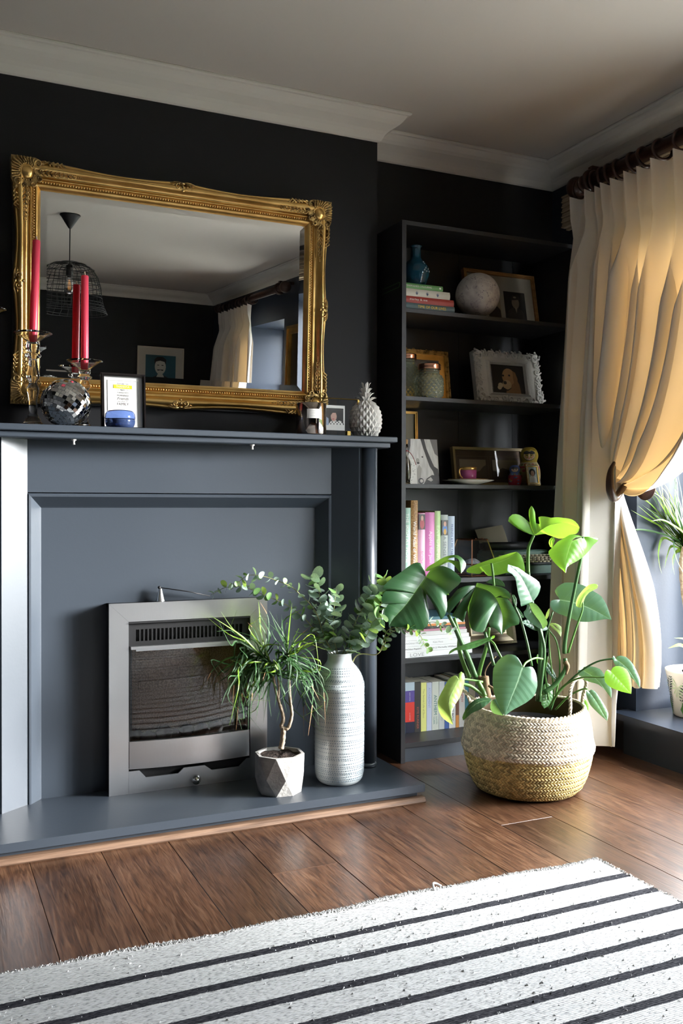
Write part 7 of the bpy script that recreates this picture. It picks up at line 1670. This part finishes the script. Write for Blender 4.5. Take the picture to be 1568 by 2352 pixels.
# dracaena in the printed pot on the window sill
SPX, SPY, SZ = 2.690, 2.640, .164
sp2 = thing('printed_fern_pot', 'white ceramic pot printed with green and black fern leaves on the sill', 'plant pot', (SPX, SPY, SZ))
q = MB(); q.lathe([(0, SZ + .003), (.072, SZ), (.078, SZ + .004), (.096, SZ + .120), (.108, SZ + .170), (.1085, SZ + .176), (.105, SZ + .177), (.102, SZ + .17), (.095, SZ + .14), (0, SZ + .138)], SPX, SPY, 40); q.build('pot_body', mat('white_glazed_pot', (.72, .69, .62), .25, coat=.4), sp2)
def spr(z): return lerp(.078, .108, (z - .004) / .166) + .0008
fg = MB()
def on_pot(a, z, e=0): return (SPX + (spr(z) + e) * math.cos(a), SPY + (spr(z) + e) * math.sin(a), SZ + z)
def frond(a0, z0, a1, z1, n, L, m):
    for i in range(n):
        t = i / n; a, z = lerp(a0, a1, t), lerp(z0, z1, t); ln = L * math.sin(PI * (t * .85 + .12))
        for sg in (-1, 1):
            b = a + sg * ln / .1; zb = z + .4 * ln; mid_a = (a + b) / 2
            fg.add([on_pot(a, z), on_pot(mid_a, z + .0035 + .2 * ln), on_pot(b, zb), on_pot(mid_a, z - .002 + .2 * ln)], [(0, 1, 2, 3)], m)
    fg.add([on_pot(a0, z0), on_pot(a0 + .012, z0), on_pot(a1 + .006, z1), on_pot(a1, z1)], [(0, 1, 2, 3)], m)
for a in (-2.85, -2.05, -1.2, -.3, .6, 1.6, 2.6): frond(a + .35, .150, a - .1, .055, 9, .026, 0); frond(a + .06, .020, a + .22, .095, 10, .016, 0)
for a in (-3.05, -2.45, -1.62, -.8, .2, 1.1, 2.1):
    for k in range(9):
        an = 2.2 + k * .55; fg.add([on_pot(a, .115), on_pot(a + .22 * math.cos(an + .08), .115 + .034 * math.sin(an + .08)), on_pot(a + .27 * math.cos(an), .115 + .042 * math.sin(an)), on_pot(a + .22 * math.cos(an - .08), .115 + .034 * math.sin(an - .08))], [(0, 1, 2, 3)], 1)
for a in (-2.65, -1.95, -1.05, .0, 1.3, 2.4):
    fg.add([on_pot(a + .30 * math.cos(u) * (1 + .18 * (j % 2)), .032 + .030 * math.sin(u) * (1 + .2 * (j % 2))) for j, u in enumerate([2 * PI * j / 14 for j in range(14)])], [tuple(range(14))], 2)
fg.build('fern_print', [paint('black_fern_print', (.02, .04, .03)), paint('pale_green_print', (.42, .56, .30)), paint('leaf_green_print', (.07, .18, .05))], sp2)
sd = thing('sill_dracaena', 'red edged dracaena with spiky arching leaves standing on the window sill', 'plant', (SPX, SPY, SZ + .14))
q = MB(); q.grid([[(SPX + .098 * i / 5 * math.cos(2 * PI * k / 26), SPY + .098 * i / 5 * math.sin(2 * PI * k / 26), SZ + .152 + random.uniform(-.005, .006)) for k in range(26)] for i in range(6)], close=True); q.build('soil', M_soil, sd)
tk = SILLTRUNK[:4] + [(lerp(SILLTRUNK[3][0], SPX, .6), lerp(SILLTRUNK[3][1], SPY, .6), .45), (SPX, SPY, SZ + .145)]
trunk(tk, .0095, .0125, sd)
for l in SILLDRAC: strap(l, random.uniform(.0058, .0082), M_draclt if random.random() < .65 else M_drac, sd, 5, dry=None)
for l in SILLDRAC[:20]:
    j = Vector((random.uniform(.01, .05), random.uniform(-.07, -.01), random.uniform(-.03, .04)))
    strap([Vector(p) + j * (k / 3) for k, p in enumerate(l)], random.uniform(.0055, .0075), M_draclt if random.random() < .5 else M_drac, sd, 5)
strap([(SPX - .01, SPY, SZ + .15), (SPX - .03, SPY - .0, .40), (SPX - .06, SPY + .01, .435), (SPX - .115, SPY + .02, .425)], .012, M_draclt, sd)
strap([(SPX - .0, SPY, SZ + .15), (SPX - .02, SPY - .0, .42), (SPX - .04, SPY + .01, .455), (SPX - .085, SPY + .02, .462)], .007, M_draclt, sd)
pl_ = MB(T((SPX - .075, SPY - .02, SZ + .13)) @ RY(-4)); pl_.box(-.008, .008, -.0008, .0008, 0, .055); pl_.plate(ell(0, .055, .008, .012, 12), -.0008, .0008)
tag(pl_.build('plant_label', M_paper, loc=(SPX - .075, SPY - .02, SZ + .13)), 'white plant label stuck in the soil of the printed pot', 'label')
# ---------------------------------------------------------------- curtain, pole and blind at the near window
def pole(name, y_end, y_other, label, x=2.425, z=2.248):
    t = thing(name, label, 'curtain pole', (x, (y_end + y_other) / 2, z))
    q = MB(); q.tube([(x, y_end, z), (x, y_other, z)], .0250, 20); q.build('pole', M_walnut, t)
    return t
def ring_(parent, x, y, z, rx=0):
    q = MB(); r = .0375; q.tube([(x + r * math.cos(a), y + .010 * math.sin(a + rx), z - .010 + r * math.sin(a)) for a in [2 * PI * k / 22 for k in range(22)]], .0062, 7, closed=True); return q.build('ring', M_walnut, parent)
def turned(parent, x, y, z, sg, nm='finial'):
    q = MB(T((x, y, z)) @ RX(-90 * sg)); P_ = [(.0245, -.004), (.033, 0), (.034, .006), (.026, .010), (.030, .014)] + [(.0425 * math.sqrt(max(.02, 1 - ((k - 8) / 8.6) ** 2)) + (.0010 if k % 2 else 0), .016 + k * .0046) for k in range(0, 17)] + [(0, .094)]
    q.lathe(P_, 0, 0, 26); return q.build(nm, M_walnut, parent)
pt_ = pole('curtain_pole', 2.965, -.02 + .55, 'dark wooden curtain pole with turned finial over the near window')
turned(pt_, 2.425, 2.965, 2.248, 1); turned(pt_, 2.425, .53, 2.248, -1)
for y in (2.93, .62):
    q = MB(); q.box(2.42, XE, y - .012, y + .012, 2.286, 2.306, b=.003); q.tube([(2.425 + .034 * math.cos(a), y, 2.248 + .034 * math.sin(a)) for a in [2 * PI * k / 22 for k in range(22)]], .011, 8, closed=True); q.build('bracket', M_walnut, pt_)
PLY = [3.005, 2.905, 2.858, 2.818, 2.765, 2.685, 2.628, 2.545, 2.445, 2.345, 2.245, 2.150]   # pinch pleats
def curtain(name, label, ply, s, pA, pB, sgn=1, loc=(2.42, 2.8, 2.19)):
    """pleated curtain: pinch pleats along the top; the share before s falls free, the rest is drawn in to the hold-back and released below it"""
    r = thing(name, label, 'curtain', loc)
    NPL = len(ply) - 1; per = 24; NU = NPL * per; NV = 96
    rows = []
    for j in range(NV + 1):
        v = j / NV; row = []
        for i in range(NU + 1):
            u = i / NU; g = u * NPL; k = min(NPL - 1, int(g)); fr = g - k
            y0 = lerp(ply[k], ply[k + 1], fr)
            # top: flat between pleats, narrow pinched fold at each pleat
            d = min(fr, 1 - fr) * 2
            head = max(0, 1 - v / .055)
            pin = math.exp(-((d) / .22) ** 2)
            if u <= s:
                p = pA(u / s, v, y0)
            else: p = pB((u - s) / (1 - s), v, y0)
            topw = max(0, 1 - max(0, v - .05) / .10)
            fold = 1 - 2 * ((1 + math.cos(2 * PI * g)) / 2) ** 1.5; fold2 = math.sin(2 * PI * (g * .5 + .1) + 1.3) * .6 + .4 * math.sin(2 * PI * g * 1.7 + 4 * v)
            if v > .60 and u > s: fold = math.cos(2 * PI * g * .42 + .6)
            amp = lerp(.048, .007, topw)
            pinch = -.038 * pin * (1 if v < .045 else max(0, 1 - (v - .045) / .03)) * (.55 + .45 * head)
            x = p.x + pinch + (fold * amp + fold2 * amp * .8) * p_amp(u, v, s)
            y = p.y + (.55 * amp * math.sin(4 * PI * g) * .6 + .012 * math.sin(2 * PI * g * .37 + 3 * v)) * p_amp(u, v, s) * (1 - topw)
            row.append((x, y, p.z + (.010 * pin * head)))
        rows.append(row)
    q = MB(); q.grid(rows); o = q.build('cloth', M_curt, r)
    return r
def p_amp(u, v, s):
    if u <= s: return 1.0
    vt = .60
    dd_ = abs(v - vt)
    return min(1.0, .16 + (dd_ / .28) ** .9) * (.75 if v > vt else 1.25)
ZT = 2.190
def pA(k, v, y0):
    # free fall: drifts a little towards the room
    z = lerp(ZT, lerp(.075, .06, k), v)
    yb = lerp(2.985, 2.715, k); y = lerp(y0, yb, min(1, v * 1.6) ** .8)
    x = 2.42 + lerp(-.115, -.105, k) * (v ** .9) - .02 * math.sin(PI * v)
    return Vector((x, y, z))
def pB(k, v, y0):
    vt = .60
    tie = Vector((2.400 + .02 * k, lerp(2.792, 2.742, k), lerp(1.115, 1.022, k)))
    if v <= vt:
        t = v / vt
        zl1, zl2 = lerp(1.75, 1.12, k), lerp(1.30, .975, k)
        P0 = Vector((2.42, y0, ZT)); P1 = Vector((2.42, lerp(y0, 2.79, .15 * (1 - k)), zl1)); P2 = Vector((2.395 - .03 * math.sin(PI * k), lerp(2.79, 2.40, k ** 1.1), zl2))
        p = bez((P0, P1, P2, tie), t)
        sag = math.sin(PI * min(1, t) ** 3) * .030 * math.sin(k * 17)
        return p + Vector((-.5 * abs(sag), 0, sag * .7))
    t = (v - vt) / (1 - vt)
    hem = Vector((2.455 - .01 * math.sin(PI * k), lerp(2.80, 2.575, k), lerp(.270, .300, k)))
    P1 = tie + Vector((.0, lerp(.0, -.045, k), -.20)); P2 = Vector((2.46, lerp(2.80, 2.53, k), .62))
    return bez((tie, P1, P2, hem), t)
ct = curtain('cream_curtain', 'cream pinch pleat curtain tied back beside the near window', PLY, .34, pA, pB)
for y in PLY: ring_(pt_, 2.425, y, 2.248, y * 7)
hb = thing('curtain_holdback', 'dark turned wooden holdback gripping the near curtain', 'curtain holdback', (XE, 2.80, 1.05))
q = MB(); q.tube(smooth_path([(2.50, 2.735, 1.035), (2.43, 2.725, 1.045), (2.345, 2.69, .992), (2.308, 2.670, 1.01), (2.300, 2.668, 1.05), (2.306, 2.670, 1.09), (2.33, 2.68, 1.122)], 6), [.006 + .010 * math.sin(PI * i / 36) for i in range(37)], 10); q.build('hook', M_walnut, hb)
q = MB(T((XE, 2.735, 1.035)) @ RY(-90)); q.lathe([(.050, 0), (.052, .006), (.040, .010), (.046, .016), (.030, .022), (.034, .028), (.016, .034), (.014, .045)], 0, 0, 28); q.build('rosette', M_walnut, hb)
# raised bamboo blind behind the curtain
bb = thing('bamboo_blind', 'raised bamboo slat blind at the head of the near window', 'blind', (2.49, 1.75, 2.16))
for i in range(13):
    z = 2.135 + i * .0105
    MB().box(2.478 + .004 * (i % 2), 2.500 + .004 * (i % 2), .60, 3.185, z, z + .0085, b=.002).build('slat', M_bamboo, bb)
MB().box(2.504, 2.520, .60, 3.185, 2.13, 2.275).build('folded_back', M_bamboo, bb)

# ---------------------------------------------------------------- the far end of the room, seen in the mirror
p2 = pole('curtain_pole', -.185, -1.70, 'dark wooden curtain pole with ball finial, reflected in the mirror')
turned(p2, 2.425, -.185, 2.248, 1); turned(p2, 2.425, -1.70, 2.248, -1)
q = MB(); q.box(2.42, XE, -.27, -.24, 2.286, 2.306, b=.003); q.tube([(2.425 + .034 * math.cos(a), -.255, 2.248 + .034 * math.sin(a)) for a in [2 * PI * k / 22 for k in range(22)]], .011, 8, closed=True); q.build('bracket', M_walnut, p2)
ply2 = [-.85 - .085 * k for k in range(10)]
def pA2(k, v, y0): return Vector((2.42 - .03 * v, y0 + lerp(-.08, -.22, k) * v ** .7 * (1 if v < .6 else 1), lerp(ZT, .25, v)))
c2 = curtain('cream_curtain', 'cream pinch pleat curtain at the far window, reflected in the mirror', ply2, 1.0, pA2, pA2, loc=(2.42, -1.2, 2.19))
for y in ply2: ring_(p2, 2.425, y, 2.248, y * 5)
PXl, PYl = .82, .50
pn = thing('pendant_light', 'black wire basket pendant lamp seen reflected in the mirror', 'pendant lamp', (PXl, PYl, ZC))
q = MB(); q.lathe([(.058, ZC - .001), (.060, ZC - .006), (.052, ZC - .014), (.010, ZC - .078), (.006, ZC - .082), (0, ZC - .083)], PXl, PYl, 28); q.build('ceiling_rose', M_black, pn)
q = MB(); q.tube([(PXl, PYl, ZC - .08), (PXl, PYl, 2.14)], .0032, 8); q.build('cord', M_black, pn)
q = MB(); q.lathe([(.006, 2.150), (.020, 2.140), (.021, 2.085), (.016, 2.080)], PXl, PYl, 18); q.build('lamp_holder', M_black, pn)
q = MB(); q.lathe([(.013, 2.082), (.015, 2.065), (.026, 2.035), (.032, 2.010), (.029, 1.988), (.015, 1.974), (0, 1.971)], PXl, PYl, 22); bulb = q.build('bulb', M_glass, pn)
q = MB(); 
for k in range(6):
    a = 2 * PI * k / 6; q.tube([(PXl + .004 * math.cos(a), PYl + .004 * math.sin(a), 2.06), (PXl + .012 * math.cos(a), PYl + .012 * math.sin(a), 2.03), (PXl + .010 * math.cos(a + .5), PYl + .010 * math.sin(a + .5), 1.995)], .0009, 4)
q.build('filament', mat('amber_filament', (.6, .25, .05), .4, emit=((1, .45, .1), .6)), bulb)
SP_ = [(.02, 2.155), (.09, 2.150), (.135, 2.125), (.165, 2.08), (.182, 2.02), (.190, 1.95), (.205, 1.90), (.222, 1.868)]
q = MB(); random.seed(3)
def srad(z):
    for (r0, z0), (r1, z1) in zip(SP_, SP_[1:]):
        if z1 <= z <= z0: return lerp(r0, r1, (z0 - z) / (z0 - z1))
    return SP_[-1][0]
for k in range(34):
    a = 2 * PI * k / 34; q.tube([(PXl + r_ * math.cos(a + .03 * math.sin(z_ * 50 + k)), PYl + r_ * math.sin(a + .03 * math.sin(z_ * 50 + k)), z_) for r_, z_ in SP_], .0015, 4)
for z in [2.152, 2.146, 2.132, 2.112, 2.09, 2.068, 2.045, 2.022, 2.0, 1.978, 1.956, 1.934, 1.915, 1.898, 1.882, 1.870]:
    R = srad(z); tl_ = random.uniform(-.012, .012); ph_ = random.uniform(0, 6); q.tube([(PXl + R * math.cos(t), PYl + R * math.sin(t), z + tl_ * math.sin(t + ph_)) for t in [2 * PI * i / 40 for i in range(40)]], .0017, 4, closed=True)
q.build('wire_shade', M_black, pn, kind='stuff')
# pictures at the far end
pr = thing('portrait_poster', 'cream framed teal poster of a moustached man, reflected in the mirror', 'picture frame', (2.04, YS + .02, 1.45))
RM = T((2.255, YS + .012, 1.43)) @ RZ(180)
q = MB(RM); frame4(q, 0, .43, 0, .49, .012, -.010, .012); q.build('frame', M_cream, pr)
MB(RM).box(.008, .422, -.002, .008, .008, .482).build('mount', paint('pale_mount', (.55, .52, .45)), pr)
q = MB(RM)
def rl_(pts, m, k): q.plate([(.215 + (x - .215) * (1.12 if k > 1 else 1), (.070 + (z_ - .070) * 1.12 if k > 1 else z_)) for x, z_ in pts], -.002 - .0004 * k, -.002 - .0004 * (k - 1), m)
rl_(rect(.075, .070, .355, .415), 0, 1)
rl_([(.120, .070), (.315, .070), (.315, .150), (.285, .195), (.240, .215), (.190, .215), (.145, .195), (.120, .150)], 1, 2); rl_([(.160, .070), (.275, .070), (.262, .180), (.218, .160), (.172, .180)], 2, 3); rl_([(.185, .200), (.250, .200), (.238, .225), (.197, .225)], 3, 4)
rl_(ell(.218, .285, .046, .064, 18), 3, 5); rl_([(.172, .300), (.170, .345), (.200, .366), (.245, .364), (.268, .340), (.264, .300), (.254, .325), (.220, .334), (.184, .326)], 1, 6)
rl_([(.190, .262), (.246, .262), (.238, .252), (.218, .258), (.198, .252)], 1, 6); rl_(rect(.192, .294, .208, .300), 1, 6); rl_(rect(.228, .294, .244, .300), 1, 6)
q.build('portrait_print', [paint('teal_ink', (.02, .10, .14)), M_ink, paint('crimson_ink', (.28, .02, .04)), paint('pale_face_print', (.55, .55, .50))], pr)
lp = thing('pale_wall_frame', 'pale plain frame on the far wall, its top edge reflected in the mirror', 'picture frame', (.95, YS + .02, 1.30))
LMx2 = T((1.24, YS + .012, 1.20)) @ RZ(180)
q = MB(LMx2); frame4(q, 0, .60, 0, .455, .03, -.010, .012); q.build('frame', M_white, lp); MB(LMx2).box(.02, .58, -.002, .008, .02, .435).build('mount', M_dark, lp)
gf = thing('gilt_wall_frame', 'gold framed picture on the window wall, reflected at the mirror edge', 'picture frame', (XE - .02, .0, 1.5))
GM = T((XE - .034, .22, 1.35)) @ RZ(-90)
q = MB(GM); frame4(q, 0, .47, 0, .63, .06, -.004, .030); frame4(q, .0, .47, .0, .63, .02, -.014, -.004); frame4(q, .045, .425, .045, .585, .012, -.010, -.004); q.build('frame', M_gold, gf)
MB(GM).box(.05, .42, .010, .016, .05, .58).build('canvas', M_dark, gf)
